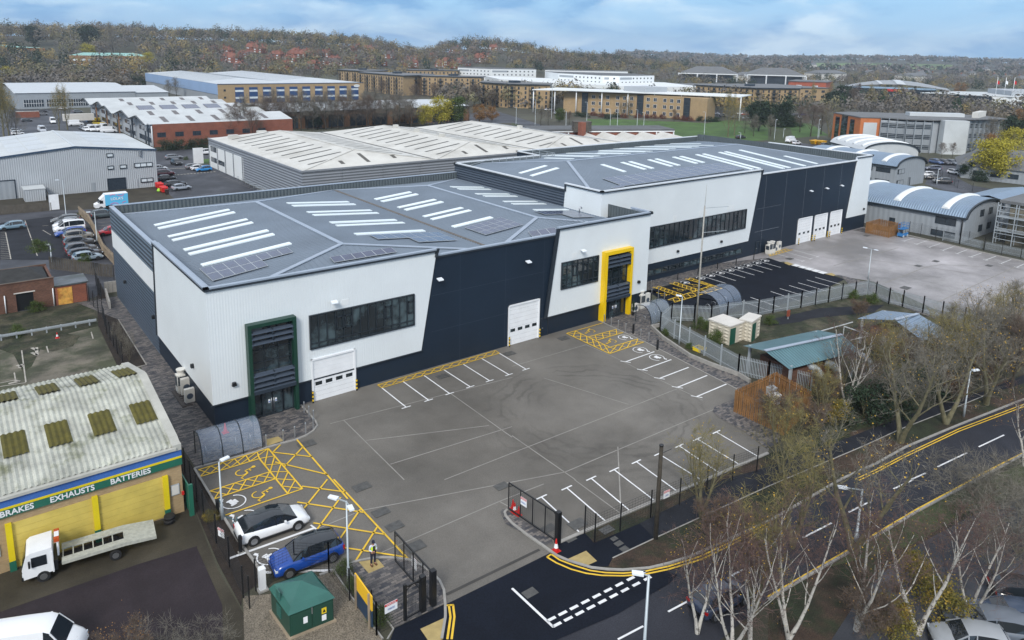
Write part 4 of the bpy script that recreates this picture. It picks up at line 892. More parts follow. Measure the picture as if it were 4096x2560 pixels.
# ---- C: wide warehouse with the pale three-bay roof and brown rooflights
Cb=thing('warehouse','wide grey warehouse with dirty white roof and brown rooflights behind the new units','building',(57.3,142.6,0))
x0,x1,y0,y1,ze=57.3,153.0,142.6,207,7.75
b=MB();b.box(x0,y0,0,x1,y1,ze);b.build('wall',M['grey_clad'],Cb)
b=MB();b.box(x0-.15,y0-.15,ze-.25,x1+.1,y0+.1,ze+.12);b.box(x0-.15,y0+.1,ze-.25,x0+.1,y1,ze+.12);b.box(x0+.1,y1-.2,ze,x1,y1+.1,ze+.12);b.box(x1-.1,y0+.1,ze,x1+.15,y1,ze+.12);b.build('gutter',mat('gutter_grey',(.25,.27,.3),.5),Cb)
b=MB();nb=3;bw_=(x1-x0-.4)/nb;hr=2.3;tops=[]
rl=MB()
for k in range(nb):
 xa=x0+.2+bw_*k;xb_=xa+bw_;xm=(xa+xb_)/2;r0,r1=V3(xm,y0+9.5,ze+hr),V3(xm,y1-9.5,ze+hr);a0,a1,c0,c1_=V3(xa,y0+.2,ze),V3(xa,y1-.2,ze),V3(xb_,y0+.2,ze),V3(xb_,y1-.2,ze)
 b.face([a0,r0,r1,a1]);b.face([r0,c0,c1_,r1]);b.face([a0,c0,r0]);b.face([c1_,a1,r1]);tops+=[(r0,r1),(a0,r0),(c0,r0)]
 for side in(0,1):
  yy=y0+5;i=0
  while yy<y1-5:
   tt=min(1,(yy-y0)/9.5,(y1-yy)/9.5);u0,u1=.28,.28+.5*min(1,max(.1,(tt-.25)*1.6))
   if tt>.45:
    f_=lambda u:V3((xa+(xm-xa)*u*1.0)if side==0 else(xb_+(xm-xb_)*u),yy,ze+hr*u+.03)
    p,q=f_(.2),f_(min(.82,.2+.62*tt));w_=V3(0,.42,0)
    rl.face([p-w_,q-w_,q+w_,p+w_]if side==0 else[q-w_,p-w_,p+w_,q+w_])
   yy+=5.0
 for xx,v0,v1 in((xm-6,.2,.4),(xm,.2,.75),(xm+7,.3,.5)):
  f_=lambda v:V3(xx,y0+.2+9.3*v,ze+hr*v+.03);w_=V3(.45,0,0);p,q=f_(v0),f_(v1);rl.face([p-w_,p+w_,q+w_,q-w_])
RC=b.build('roof',M['roof_white'],Cb)
rl.build('rooflights',M['roof_light'],RC)['kind']='stuff'
b=MB()
for p,q in tops[0:1]+tops[3:4]+tops[6:7]:b.bar(p+V3(0,0,.05),q+V3(0,0,.05),.5,.06)
for k in range(nb):
 for j in(1,2):p,q=tops[3*k+j];b.bar(p+V3(0,0,.05),q+V3(0,0,.05),.45,.08)
b.build('ridge_cap',M['roof_white'],RC)
b=MB()
for k in(1,2):xx=x0+.2+bw_*k;b.bar((xx,y0+.2,ze+.05),(xx,y1-.2,ze+.05),.5,.08)
b.build('valley_gutter',mat('gutter_dark',(.09,.09,.085),.7),RC)
b=MB()
for t,x,y in((10,377,158),(10,622,120),(13,0,0)):
 if t==10:p=P(t,x,y,8.3);b.box(p.x-1.2,p.y-.8,8,p.x+1.2,p.y+.8,9.2)
for k,yy in((1,165),(1,178),(2,172),(1,190)):xx=x0+.2+bw_*(k+.5);b.box(xx-.6,yy-.6,ze+hr-.2,xx+.6,yy+.6,ze+hr+.8)
RV=b
for i in range(0,len(RV.f),6):
 b=MB();v0=min(min(f)for f in RV.f[i:i+6]);b.v=RV.v[v0:v0+8];b.f=[tuple(k-v0 for k in f)for f in RV.f[i:i+6]];b.m=[0]*6;b.sm=[False]*6;b.build('roof_vent',M['roof_white'],RC)
b=MB();b.box(x0-.08,179,.2,x0-.0,207,6.0);b.build('white_band',M['white_flat'],Cb)
for ya in(179.2,186,192.5,199,206.4):
 b=MB();b.box(x0-.22,ya-.2,0,x0-.09,ya+.2,6.2);b.build('pilaster',M['grey_clad'],Cb)
for ya,z0,z1 in((200,1.8,3.1),(200,4.6,6),(193.5,1.8,3.0)):
 b=MB();b.box(x0-.14,ya,z0,x0-.09,ya+5,z1);b.build('window',M['glass_far'],Cb)
for i in range(5):
 q=66+i*9.5;b=MB();b.box(q-.08,y0-.12,0,q+.08,y0-.02,ze-.3);b.build('downpipe',M['grey_clad'],Cb)
# ---- D: grey trade unit on the left
Db=thing('trade_unit','pale grey ribbed trade unit with low gable, blue verge trim and dark roller shutters','building',(39,183.5,0))
y0,y1,xr_,xg=183.6,220,39.0,22.9;zl,zg=8.6,10.25
xl_=2*xg-xr_
b=MB();b.prism([V3(xl_,y0,0),V3(xr_,y0,0),V3(xr_,y0,zl),V3(xg,y0,zg),V3(xl_,y0,zl)],(0,y1-y0,0));b.build('wall',M['clad_pale'],Db)
b=MB();b.face([V3(xg,y0-.2,zg+.06),V3(xr_+.2,y0-.2,zl+.06),V3(xr_+.2,y1,zl+.06),V3(xg,y1,zg+.06)]);b.face([V3(xl_-.2,y0-.2,zl+.06),V3(xg,y0-.2,zg+.06),V3(xg,y1,zg+.06),V3(xl_-.2,y1,zl+.06)])
r_=b.build('roof',M['roof_pale'],Db)
b=MB()
for s in(-1,1):
 for i in range(4):
  for(u0,u1)in((.28,.5),(.52,.72)):
   yy=y0+5+i*8.2;f_=lambda u,y_:V3(xg+s*16.1*u,y_,zg-(zg-zl)*u+.09)
   b.face([f_(u0,yy),f_(u1,yy),f_(u1,yy+7),f_(u0,yy+7)]if s>0 else[f_(u1,yy),f_(u0,yy),f_(u0,yy+7),f_(u1,yy+7)])
b.build('rooflights',M['roof_silver'],r_)['kind']='stuff'
b=MB();b.bar((xl_-.2,y0-.25,zl),(xg,y0-.25,zg),.1,.35);b.bar((xg,y0-.25,zg),(xr_+.2,y0-.25,zl),.1,.35);b.build('verge_trim',mat('trim_blue',(.03,.06,.11),.5),Db)
b=MB();b.bar((xg,y0,zg+.1),(xg,y1,zg+.1),.5,.1);b.build('ridge_cap',M['roof_silver'],r_)
for(xa,z0,xb_,z1)in((28.85,7.5,30.2,8.4),(28.85,4.75,30.1,5.6),(31.3,4.75,32.7,5.65),(34.3,4.75,38.1,5.8),(35.4,1.2,38,2.2)):
 n=3 if xb_-xa>3 else(2 if xb_-xa>2 else 1);glazing('window',xa,z0,xb_,z1,y0-.02,Db,n,(0,),glass='window_white',fr=.1)
roller(28.6,32.3,2.75,y0-.02,Db,nwin=0,grey='louvre_dark',frame='louvre_dark',name='roller_shutter');roller(7.2,11.5,4.1,y0-.02,Db,nwin=0,grey='clad_grey2',frame='louvre_dark',name='roller_shutter')
b=MB();b.box(25.4,y0-.08,0,26.2,y0-.01,2.1);b.build('door',M['clad_grey2'],Db);b=MB();b.box(33.9,y0-.08,0,34.8,y0-.01,2.1);b.build('door',M['clad_pale'],Db)
b=MB();b.lathe((35.6,y0-.3,7.4),[(.25,0),(.25,1.2),(.35,1.2),(.35,1.3)],10);b.build('flue',M['steel'],Db)
# ---- garage with yellow shutters
Gb=thing('garage_building','brick car garage with corrugated cement roof, blue and green fascia and yellow shutters','building',(10.9,51,0))
gx0,gx1,gy0,gy1=-14,10.95,51.0,68.0
b=MB();b.box(gx0,gy0,0,gx1,gy0+.3,4.9);b.box(gx0,gy0+.3,0,gx0+.3,gy1,4.7);b.box(gx1-.3,gy0+.3,0,gx1,gy1,4.7);b.box(gx0+.3,gy1-.3,0,gx1-.3,gy1,4.7);b.build('wall',M['brick_tan'],Gb)
b=MB();b.box(gx0-.1,gy0-.16,4.42,gx1+.05,gy0-.02,5.0,0);b.box(gx0-.1,gy0-.2,4.28,gx1+.05,gy0-.02,4.42,1);b.box(gx0-.1,gy0-.18,3.75,gx1+.05,gy0-.02,4.28,2)
fs=b.build('fascia',[M['sign_blue'],M['post_yellow'],M['sign_green']],Gb)
for s_,xx in(('BRAKES',1.35),('EXHAUSTS',4.35),('BATTERIES',7.75)):text('lettering',s_,.52,M['line_white'],Gb,(xx,gy0-.2,4.01),(1,0,0),(0,0,1),.012,bold=.012)
# corrugated roof: real corrugation
prof=[(gy0-.05,5.15),(gy0+.6,5.45),(60.2,6.75),(60.6,6.8),(61.1,6.72),(gy1+.1,5.0)]
def corr(b,xa,xb_,prof,pitch=.30,dep=.05,lift=0):
 n=int((xb_-xa)/(pitch/2));V=[]
 for j,(y_,z_)in enumerate(prof):
  for i in range(n+1):V.append((xa+(xb_-xa)*i/n,y_,z_+lift+(dep if i%2 else 0)))
 m_=n+1;b.quads(V,[(j*m_+i,j*m_+i+1,(j+1)*m_+i+1,(j+1)*m_+i)for j in range(len(prof)-1)for i in range(n)])
b=MB();corr(b,gx0,gx1-.5,prof,.34,.09);gr=b.build('roof',M['asbestos'],Gb)
b=MB();
for i in range(len(prof)-1):b.bar((gx1-.25,prof[i][0],prof[i][1]+.08),(gx1-.25,prof[i+1][0],prof[i+1][1]+.08),.55,.12)
b.box(gx0,gy0-.35,4.98,gx1-.3,gy0+.05,5.16);b.box(gx1-.5,gy0-.25,4.9,gx1+.05,gy0+.35,5.35);b.build('roof_edge',mat('edge_grey',(.42,.42,.38),.8,var=.15),gr)
def pr(y_):
 for(a,za),(c,zc)in zip(prof,prof[1:]):
  if a<=y_<=c:return za+(zc-za)*(y_-a)/(c-a)
 return 5
def on_roof(t,x,y):
 lo=5.9
 for _ in range(8):p=P(t,x,y,lo);lo=pr(p.y)
 return p
gp=[V3(0,prof[1][0],prof[1][1]),V3(1,prof[1][0],prof[1][1]),V3(0,prof[2][0],prof[2][1])];gq_=[V3(0,prof[4][0],prof[4][1]),V3(1,prof[4][0],prof[4][1]),V3(0,prof[5][0],prof[5][1])]
for S,pts in((gp,((1215,820,1410,975),(825,910,1015,1085),(413,1010,598,1190),(0,1110,148,1300))),(gq_,((1045,500,1195,540),(693,575,845,620),(322,650,468,700),(-60,730,65,780)))):
 for(xa,ya,xb_,yb_)in pts:
  p=PP(31,xa,ya,*S);q=PP(31,xb_,yb_,*S);xx0,xx1=p.x,q.x;yy0,yy1=sorted((p.y,q.y));xx0,xx1=min(xx0,xx1),max(xx0,xx1)
  if xx1-xx0<1.0:xx1=xx0+1.35
  b=MB();corr(b,xx0,xx0+1.4,[(yy0,pr(yy0)),(yy1,pr(yy1))],.34,.09,.11);b.build('rooflight',M['moss_light'],gr)
for x0_,x1_,lab in((1.0,5.4,None),(5.75,9.75,None),(-8,-.2,None)):
 b=MB()
 for i in range(7):b.box(x0_,gy0+.02 if 0 else gy0-.05,.1+.44*i+.015,x1_,gy0-.01,.1+.44*(i+1))
 b.build('shutter_door',M['gate_yellow'],Gb)
for xx,h in((.82,3.25),(5.55,3.3),(9.85,3.2)):
 b=MB();b.box(xx-.17,gy0-.22,.9 if xx==5.55 else .7,xx+.17,gy0,h,0);b.box(xx-.18,gy0-.23,0,xx+.18,gy0,.9 if xx==5.55 else .7,1);b.build('door_post',[M['post_yellow'],M['sign_green']],Gb)
for(x_,z_)in((10.45,1.9),(.0,1.6)):
 b=MB();b.box(x_-.28,gy0-.06,z_-.4,x_+.28,gy0-.005,z_+.4,1);b.box(x_-.23,gy0-.07,z_-.35,x_+.23,gy0-.06,z_+.35,0);b.build('notice_case',[M['render'],M['galv']],Gb)
b=MB();b.box(10.85,gy0-.12,1.35,11.0,gy0+.02,1.6);b.build('alarm_box',M['red'],Gb)
# green gate at the garage corner
gt=thing('side_gate','narrow green gate post and leaf between the garage corner and the black fence','gate',(11.3,50.2,0));b=MB();b.box(11.1,50.1,0,11.4,50.3,2.4);b.build('post',M['sign_green'],gt);b=MB();b.box(11.18,50.3,.1,11.26,52.6,2.2);b.build('leaf',M['sign_green'],gt)
ty=MB();ty.tube([(9.75,50.2,.12),(9.75,50.2,.34)],.36,14);ty.tube([(9.8,50.25,.35),(9.8,50.25,.56)],.35,14)
o=ty.build('tyre',M['rubber'],None,org=(9.75,50.2,0));tag(o,'stack of worn black tyres at the right foot of the yellow shutter','tyre')
# ---- derelict brick hut
Hb=thing('derelict_building','derelict red brick outbuilding with collapsed dark roof and rusty boarded window','building',(12.9,104.3,0))
hy=104.4
b=MB();b.box(9.4,hy,0,12.9,hy+.25,2.4);b.box(12.65,hy+.25,0,12.9,108.2,2.4);b.box(9.4,108,0,12.65,108.25,2.4);b.build('annexe_wall',M['brick_red'],Hb)
b=MB();b.box(9.3,hy-.1,2.42,13.1,108.4,2.6);b.build('flat_roof',mat('felt',(.09,.10,.11),.35,col2=(.03,.035,.02),scale2=.5,var=.3),Hb)
b=MB();
for q in((-8,hy,5.3,hy+.25,0,3.65),(7.1,hy,9.36,hy+.25,0,3.65),(5.3,hy,7.1,hy+.25,2.3,3.65),(9.1,hy+.25,9.36,112,0,3.4),(-8,112,9.36,112.25,0,3.6)):b.box(q[0],q[1],q[4],q[2],q[3],q[5])
b.box(-8,hy-.08,3.65,9.4,hy+.3,3.75);b.build('wall',M['brick_old'],Hb)
b=MB();b.box(5.3,hy+.2,0,7.1,hy+.24,2.3);b.build('window_opening',M['black'],Hb);b=MB();b.box(5.1,hy-.06,2.3,7.3,hy,2.42);b.build('lintel',M['render'],Hb)
b=MB();b.face([V3(-8,hy+.3,3.4),V3(8.9,hy+.3,3.4),V3(7.0,108,4.6),V3(-6,108,4.6)]);b.face([V3(8.9,hy+.3,3.4),V3(8.9,111.8,3.4),V3(7,108,4.6)]);b.face([V3(8.9,111.8,3.4),V3(-8,111.8,3.4),V3(-6,108,4.6),V3(7,108,4.6)])
b.build('roof',mat('slate_dark',(.025,.026,.026),.8,var=.4,scale=1),Hb)
q0=PY(21,540,1215,hy);q1=PY(21,695,1365,hy);b=MB();b.box(q0.x,hy-.05,q1.z,q1.x,hy-.005,q0.z);b.build('boarded_window',mat('rust_board',(.62,.33,.07),.8,var=.3,scale=2,col2=(.40,.14,.03),scale2=1.2,mix2=(.5,.65)),Hb,label='rusty orange boarded window')
for t,x,y,x2,y2 in((21,40,1285,55,1450),(21,497,1212,512,1380)):
 p=PY(t,x,y,hy-.1);q=PY(t,x2,y2,hy-.1);b=MB();b.tube([(p.x,hy-.1,p.z),(p.x,hy-.1,max(0,q.z))],.07,6);b.build('downpipe',M['white_paint'],Hb)
# ---- E: five linked gabled brick units
Eb=thing('workshop_units','linked workshop units with five pale gabled roofs and red brick end wall','building',(54,255.8,0))
zE=7.3
b=MB();b.box(54,255.8,0,100,256.2,zE);b.build('brick_wall',M['brick_red'],Eb)
xs0,xs1=51.5,100
for k in range(5):
 ya=255.8+k*23.3;yb_=ya+23.3;ymid=(ya+yb_)/2;xo=54-(0 if k<4 else 2)-(k==2)*1.5
 b=MB();b.prism([V3(54,ya+.45,0),V3(54,yb_,0),V3(54,yb_,zE-.2),V3(54,ymid,zE+1.6),V3(54,ya+.45,zE-.2)],(44,0,0));b.build('gable_wall',M['clad_pale'],Eb)
 b=MB();b.face([V3(xs0-1.5*(k in(2,4)),ya,zE),V3(xs1,ya,zE),V3(xs1,ymid,zE+1.9),V3(xs0-1.5*(k in(2,4)),ymid,zE+1.9)]);b.face([V3(xs0-1.5*(k in(2,4)),ymid,zE+1.9),V3(xs1,ymid,zE+1.9),V3(xs1,yb_,zE),V3(xs0-1.5*(k in(2,4)),yb_,zE)])
 rr=b.build('roof',M['roof_pale'],Eb)
 for i in range(5):
  xx=58+i*8.2+k*1.2;b=MB();f_=lambda u:V3(0,ya+11.65*u,zE+1.9*u+.05);b.face([V3(xx,f_(.2).y,f_(.2).z),V3(xx+1.6,f_(.2).y,f_(.2).z),V3(xx+1.6,f_(.8).y,f_(.8).z),V3(xx,f_(.8).y,f_(.8).z)]);b.build('rooflight',mat('rooflight_grey',(.12,.11,.11),.5),rr)
 if k==2:
  for i in range(4):
   xx=60.6+i*8.2;b=MB();b.face([V3(xx,f_(.12).y,f_(.12).z+.06),V3(xx+5.6,f_(.12).y,f_(.12).z+.06),V3(xx+5.6,f_(.9).y,f_(.9).z+.06),V3(xx,f_(.9).y,f_(.9).z+.06)]);b.build('solar_panel',M['solar'],rr)
 b=MB();b.bar((xs0-1.5*(k in(2,4)),ya,zE),(xs0-1.5*(k in(2,4)),ymid,zE+1.9),.5,.25);b.bar((xs0-1.5*(k in(2,4)),ymid,zE+1.9),(xs0-1.5*(k in(2,4)),yb_,zE),.5,.25);b.build('verge_trim',M['frame_dark'],rr)
 b=MB();b.box(52.5,ya+.3,0,52.9,ya+.9,zE+.2);b.build('pillar',M['brick_brown']if k>1 else M['louvre_dark'],Eb)
 for z0,z1 in((1,2.6),(4.2,5.6)):
  b=MB();b.box(53.92,ya+3,z0,53.98,ya+9,z1);b.box(53.92,ya+12,z0,53.98,ya+20,z1);b.build('window_band',M['glass_far'],Eb)
 b=MB();b.box(53.9,ya+9.6,0,53.97,ya+11.6,4.2);b.build('loading_door',M['louvre_dark'],Eb)
for i in range(7):wall_windows('window',Eb,(54+i*5.4+.5,255.8),(54+i*5.4+4.5,255.8),(3.1,),1,2.6,1.5,margin=0,mf='louvre_dark')
text('lettering','R',1.6,M['red'],Eb,(53.8,362,6.2),(0,-1,0),(0,0,1))
b=MB();b.tube([(53.6,255.6,0),(53.6,255.6,6.8)],.14,8);b.build('downpipe',M['white_paint'],Eb)
# ---- F: blue and tan distribution shed
Fb=thing('distribution_shed','large shed with light blue side wall and tan brick front with dark blue bays','building',(126,429,0))
x0,x1,y0,y1,ze=126,215,430,607,11
b=MB();b.box(x0,y0+.5,0,x1,y1,ze);b.build('wall',M['clad_grey2'],Fb)
b=MB();b.box(x0-.3,y0+.3,5.2,x0-.01,y1,ze);b.build('blue_cladding',M['clad_blue'],Fb)
b=MB();b.box(x0-.2,y0,0,x1+.2,y0+.49,ze);b.build('brick_front',M['brick_tan'],Fb)
b=MB();xm=(x0+x1)/2;zt=ze+2.2;P4=[V3(x0,y0,ze+.1),V3(x1,y0,ze+.1),V3(x1,y1,ze+.1),V3(x0,y1,ze+.1)]
m1,m2=V3(x0+22,y0+30,zt),V3(x0+22,y1-12,zt);m3,m4=V3(x1-22,y0+30,zt),V3(x1-22,y1-12,zt);vf,vb=V3(xm,y0,ze+.1),V3(xm,y1,ze+.1)
b.face([P4[0],m1,m2,P4[3]]);b.face([m1,vf,vb,m2]);b.face([vf,m3,m4,vb]);b.face([m3,P4[1],P4[2],m4]);b.face([P4[0],vf,m1]);b.face([vf,P4[1],m3]);b.face([vb,P4[3],m2]);b.face([P4[2],vb,m4]);rF=b.build('roof',M['roof_silver'],Fb)
b=MB()
for k in range(26):
 yy=y0+33+k*5;b.bar((x0+.3,yy,ze+.15),(m1.x,yy,zt+.06),.35,.08);b.bar((m1.x,yy,zt+.06),(xm-.3,yy,ze+.15),.35,.08);b.bar((xm+.3,yy,ze+.15),(m3.x,yy,zt+.06),.35,.08)
b.build('rooflights',mat('rooflight_f',(.30,.33,.36),.5),rF)['kind']='stuff'
b=MB();b.box(x0-.4,y0-.15,ze-.15,x1+.4,y0+.1,ze+.25);b.build('gutter',mat('gutter_blue',(.04,.07,.13),.5),Fb)
for i in range(10):
 xa=x0+9.2+i*7.95;b=MB();b.box(xa,y0-.12,.3,xa+4.9,y0-.0,9.2,0);b.box(xa+.1,y0-.16,6.6,xa+4.8,y0-.12,7.7,1);b.box(xa+.1,y0-.16,2.7,xa+4.8,y0-.12,3.8,1);b.build('window_bay',[mat('bay_blue',(.02,.06,.17),.4,var=.1),M['window_white']],Fb)
for xx,z in((129.5,7),(129.5,3),(211,7),(211,3)):wall_windows('window',Fb,(xx-1,y0),(xx+1,y0),(z,),1,1.2,1.1,margin=0)
b=MB();b.lathe((0,0,0),[(2.0,0),(2.0,.12)],24);b.v=[(x+210.5,y0-.1-z,9.2+y*.42)for x,y,z in b.v];b.build('sign',M['white_paint'],Fb)
b=MB();pts=[(-1.4,0),(-.9,.15),(-.5,-.15),(0,.2),(.5,-.1),(1.0,.15),(1.4,0)]
for p,q in zip(pts,pts[1:]):b.bar((210.5+p[0],y0-.26,9.2+p[1]),(210.5+q[0],y0-.26,9.2+q[1]),.05,.1)
b.build('sign_mark',M['sign_green'],Fb)
# ---- G: long white sheds far left
for(xa,xb_,ya,yb_,h,lab)in((31,84,431,540,7.6,'long low shed with white roof and dark glazed front at far left'),(84.2,100,431,500,7.0,'lower pale shed adjoining the long low shed beside the blue walled shed')):
 Gd=thing('storage_shed',lab,'building',(xa,ya,0));b=MB();b.box(xa,ya,0,xb_,yb_,h);b.build('wall',M['clad_grey2'],Gd)
 b=MB();xm=(xa+xb_)/2;ym2=ya+(yb_-ya)*.5;b.face([V3(xa-.5,ya-.5,h+.1),V3(xb_+.5,ya-.5,h+.1),V3(xb_+.5,ym2,h+2.2),V3(xa-.5,ym2,h+2.2)]);b.face([V3(xa-.5,ym2,h+2.2),V3(xb_+.5,ym2,h+2.2),V3(xb_+.5,yb_,h+.1),V3(xa-.5,yb_,h+.1)]);b.build('roof',M['roof_silver'],Gd)
 if xa==31:
  for i in range(3):
   b=MB();xx=34+i*9.5;b.box(xx,ya-.12,1.0,xx+8.4,ya-.02,4.4,0)
   for k in range(8):b.box(xx+1.05*k,ya-.16,1.0,xx+1.05*k+.12,ya-.12,4.4,1)
   b.box(xx,ya-.16,2.6,xx+8.4,ya-.12,2.75,1);b.build('shopfront',[M['glass_far'],M['white_paint']],Gd)
rw=thing('retaining_wall','low red brick retaining wall with planting at far left below the white shed','wall',(34,330,0))
a_=P(11,150,1115);c_=P(11,380,1110);b=MB();b.box(a_.x,a_.y,0,c_.x,a_.y+.5,2.6);b.build('brickwork',M['brick_red'],rw);b=MB();b.box(a_.x,a_.y-.1,2.6,c_.x,a_.y+.6,2.75);b.build('coping',M['render'],rw)
# ---- H: flat long tan warehouse behind trees
Hh=thing('warehouse','low brown brick warehouse with pale roof half hidden behind bare trees','building',(105,287,0))
b=MB();b.box(105.5,287,0,198,335,6.9);b.build('wall',M['brick_brown'],Hh)
b=MB();b.face([V3(105,286.5,6.95),V3(198.5,286.5,6.95),V3(198.5,311,8.6),V3(105,311,8.6)]);b.face([V3(105,311,8.6),V3(198.5,311,8.6),V3(198.5,335.5,6.95),V3(105,335.5,6.95)]);r_=b.build('roof',M['roof_silver'],Hh)
b=MB();b.box(105,286.2,6.5,198.5,286.6,7.05);b.build('gutter',M['frame_dark'],r_)
for i in range(9):b=MB();b.box(107.5+i*10,286.9,.2,114.5+i*10,286.98,5.2);b.build('window_bay',M['glass_far'],Hh)
# ---- apartments
def apartment(label,pts,h,storeys=5,depthv=None,nper=3.6,balc=True,roofm='roof_flat',brick='brick_tan'):
 """pts: visible facade line left->right; closed away from the viewer"""
 p=[V3(*q)for q in pts];back=depthv or V3(14,16);full=p+[p[-1]+back,p[0]+back]
 T=thing('apartment_block',label,'building',(p[0].x,p[0].y,0),'apartment blocks beyond the road')
 b=MB();outline(b,full,0,h-.6);b.build('wall',M[brick],T)
 b=MB();cen=sum(full,V3(0,0))/len(full);outline(b,[q+(q-cen).normalized()*1.3 for q in full],h-.6,h);b.outline=None;r=b.build('roof',M['frame_dark'],T)
 b=MB();outline(b,[q+(q-cen).normalized()*.9 for q in full],h,h+.08);b.build('roof_deck',M['roof_slate'],r)
 b=MB();c2_=cen;b.box(c2_.x-3,c2_.y-2,h+.08,c2_.x+3,c2_.y+2,h+1.4);b.build('plant_room',M['louvre_dark'],r)
 sh=(h-1.4)/storeys;tot=0
 for(a,c)in zip(p,p[1:]):
  L_=(c-a).length;n=max(1,int(L_/nper));d=(c-a).normalized();nr=V3(d.y,-d.x)
  nn=min(n,max(1,(95-tot)//storeys));tot+=nn*storeys
  for k in range(storeys):
   for i in range(nn):
    u=L_*(i+.5)/nn;q=a+d*u;z=.6+k*sh;b=MB();w_=1.0 if i%3 else 1.7
    q1=q+nr*.06;b.prism([q1-d*w_/2+V3(0,0,z),q1+d*w_/2+V3(0,0,z),q1+d*w_/2+V3(0,0,z+1.7),q1-d*w_/2+V3(0,0,z+1.7)],-nr*.1,0)
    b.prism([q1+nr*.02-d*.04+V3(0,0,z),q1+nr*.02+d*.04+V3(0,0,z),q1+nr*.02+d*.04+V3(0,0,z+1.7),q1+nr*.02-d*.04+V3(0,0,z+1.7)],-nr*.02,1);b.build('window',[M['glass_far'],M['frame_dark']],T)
    if balc and i%3==0:
     b=MB();s_=V3(0,0,z-.3);A_,B_=q-d*1.9,q+d*1.9
     b.prism([A_+s_,B_+s_,B_+nr*1.5+s_,A_+nr*1.5+s_],(0,0,.18));
     for(e0_,e1_)in((A_+nr*1.5,B_+nr*1.5),(A_,A_+nr*1.5),(B_,B_+nr*1.5)):
      for zz_ in(.55,.85,1.2):b.bar(e0_+s_+V3(0,0,zz_),e1_+s_+V3(0,0,zz_),.06)
     if k==0:
      for e0_ in(A_+nr*1.5,B_+nr*1.5):b.bar(e0_,e0_+V3(0,0,h-.6),.14)
     b.build('balcony',M['frame_dark'],T)
 return T
apartment('far tan brick apartment block with black roof edge, leftmost of the group',[(273,591),(276,559),(300,565)],14.3)
apartment('tan apartment block with tiers of dark balconies above the pale low warehouse',[(262,530),(262,462),(288,471)],14.2)
apartment('tan apartment block with dark stair strip, left of the white terraces',[(277,462),(309,433.5)],14.0)
apartment('tan apartment block standing in front of the white stepped building',[(260,364.5),(264,343),(281.5,326.5)],14.0)
apartment('long far tan apartment block half behind other roofs',[(340,593),(386,580)],14.0,balc=False)
apartment('tan apartment block with balconies right of the canopy office',[(404,319),(410,277),(436,263)],13.0,depthv=V3(22,12))
# ---- white stepped complex
def whiteblock(T,pts,z0,h,back,windows=True,slits=((.9,1.3),),m='white_flat'):
 p=[V3(*q)for q in pts];full=p+[p[-1]+back,p[0]+back];b=MB();outline(b,full,z0,h);b.build('wing',M[m],T)
 b=MB();outline(b,full,h,h+.25);b.build('roof',M['roof_flat' if windows else 'white_flat'],T)
 if windows:
  for(a,c)in zip(p,p[1:]):
   L_=(c-a).length;n=max(2,int(L_/4.2))
   wall_windows('window',T,a,c,[h-2.6]if h-z0<7 else[h-2.6,h-5.6],n,1.5,1.2,margin=1.5,frame=False)
   d=(c-a).normalized();nr=V3(d.y,-d.x);b=MB();pbox(b,a,c,-.02,.05,h-2.8,h-1.2,0,1,L_*.35);b.build('grey_panel',M['clad_grey2'],T)
W1=thing('office_complex','white stepped modern building left of centre on the skyline with dark slit windows','building',(392,588,0))
whiteblock(W1,[(392,588),(401,547),(443,534)],0,16.2,V3(20,30))
W2=thing('office_complex','long white two step building with roof terraces behind the canopy office','building',(395,448,0))
whiteblock(W2,[(395,448),(395,398),(405,391),(446,393)],8,16.0,V3(20,40));whiteblock(W2,[(441,519),(450,505),(504,476)],8,16.2,V3(20,20))
whiteblock(W2,[(352,470),(352,400),(372,345),(425,330)],0,10.6,V3(30,60),windows=False)
b=MB();pbox(b,(352,470),(352,400),.02,.2,6.2,8.2,0,4,66);pbox(b,(352,470),(352,400),.02,.2,1.0,5.2,1,4,66);pbox(b,(352,400),(372,345),.02,.2,6.4,8.4,0,2,40);b.build('glazing_band',[M['glass_far'],M['glass_green']],W2)
T_=thing('office_building','far tan office with two rows of square windows behind the white complex','building',(455,395,0))
b=MB();outline(b,[(447,398),(470,330),(540,300),(560,360)],0,9.5);b.build('wall',M['brick_tan'],T_);b=MB();outline(b,[(446,398),(469,329),(541,299),(561,361)],9.5,10);b.build('roof',M['roof_slate'],T_)
wall_windows('window',T_,(447,398),(470,330),(2.2,6.2),12,3,1.9,frame=False);wall_windows('window',T_,(470,330),(540,300),(2.2,6.2),10,3,1.9,frame=False)
# ---- tan office under a white canopy
O_=thing('canopy_office','curved tan brick office under a broad white canopy held by slim white masts','building',(274,306,0))
c0,c1_=V3(274,306),V3(305,233);ch=c1_-c0;nn_=V3(-ch.y,ch.x).normalized();away=V3(72,30).normalized()
pts=[c0+ch*(i/6)+away*7.0*4*(i/6)*(1-i/6)for i in range(7)]
full=pts+[pts[-1]+away*16,pts[3]+away*16,pts[0]+away*16]
b=MB();outline(b,full,0,11.2);b.build('wall',M['brick_tan'],O_)
for i in range(6):
 a,c=pts[i],pts[i+1]
 if i in(1,2,3,4):wall_windows('window',O_,a,c,(1.0,4.6,8.0),3,1.9,1.9,margin=.8,mg='glass_far',mf='white_paint')
 if i in(0,3,5):
  b=MB();L_=(c-a).length;pbox(b,a,c,.02,.5,.2,11.0,0,L_-3.6 if i==0 else .4,L_-.3 if i==0 else 4.0)
  for z in(3.4,7):pbox(b,a,c,.5,.56,z,z+.3,1,L_-3.6 if i==0 else .4,L_-.3 if i==0 else 4.0)
  b.build('stair_glazing',[M['glass_far'],M['frame_dark']],O_)
cpts=[V3(262,315),V3(274,297),V3(289,274),V3(306,251),V3(324,226)];cpts=[q+away*k for q,k in zip(cpts,(-5,.5,2.5,0,-5))]
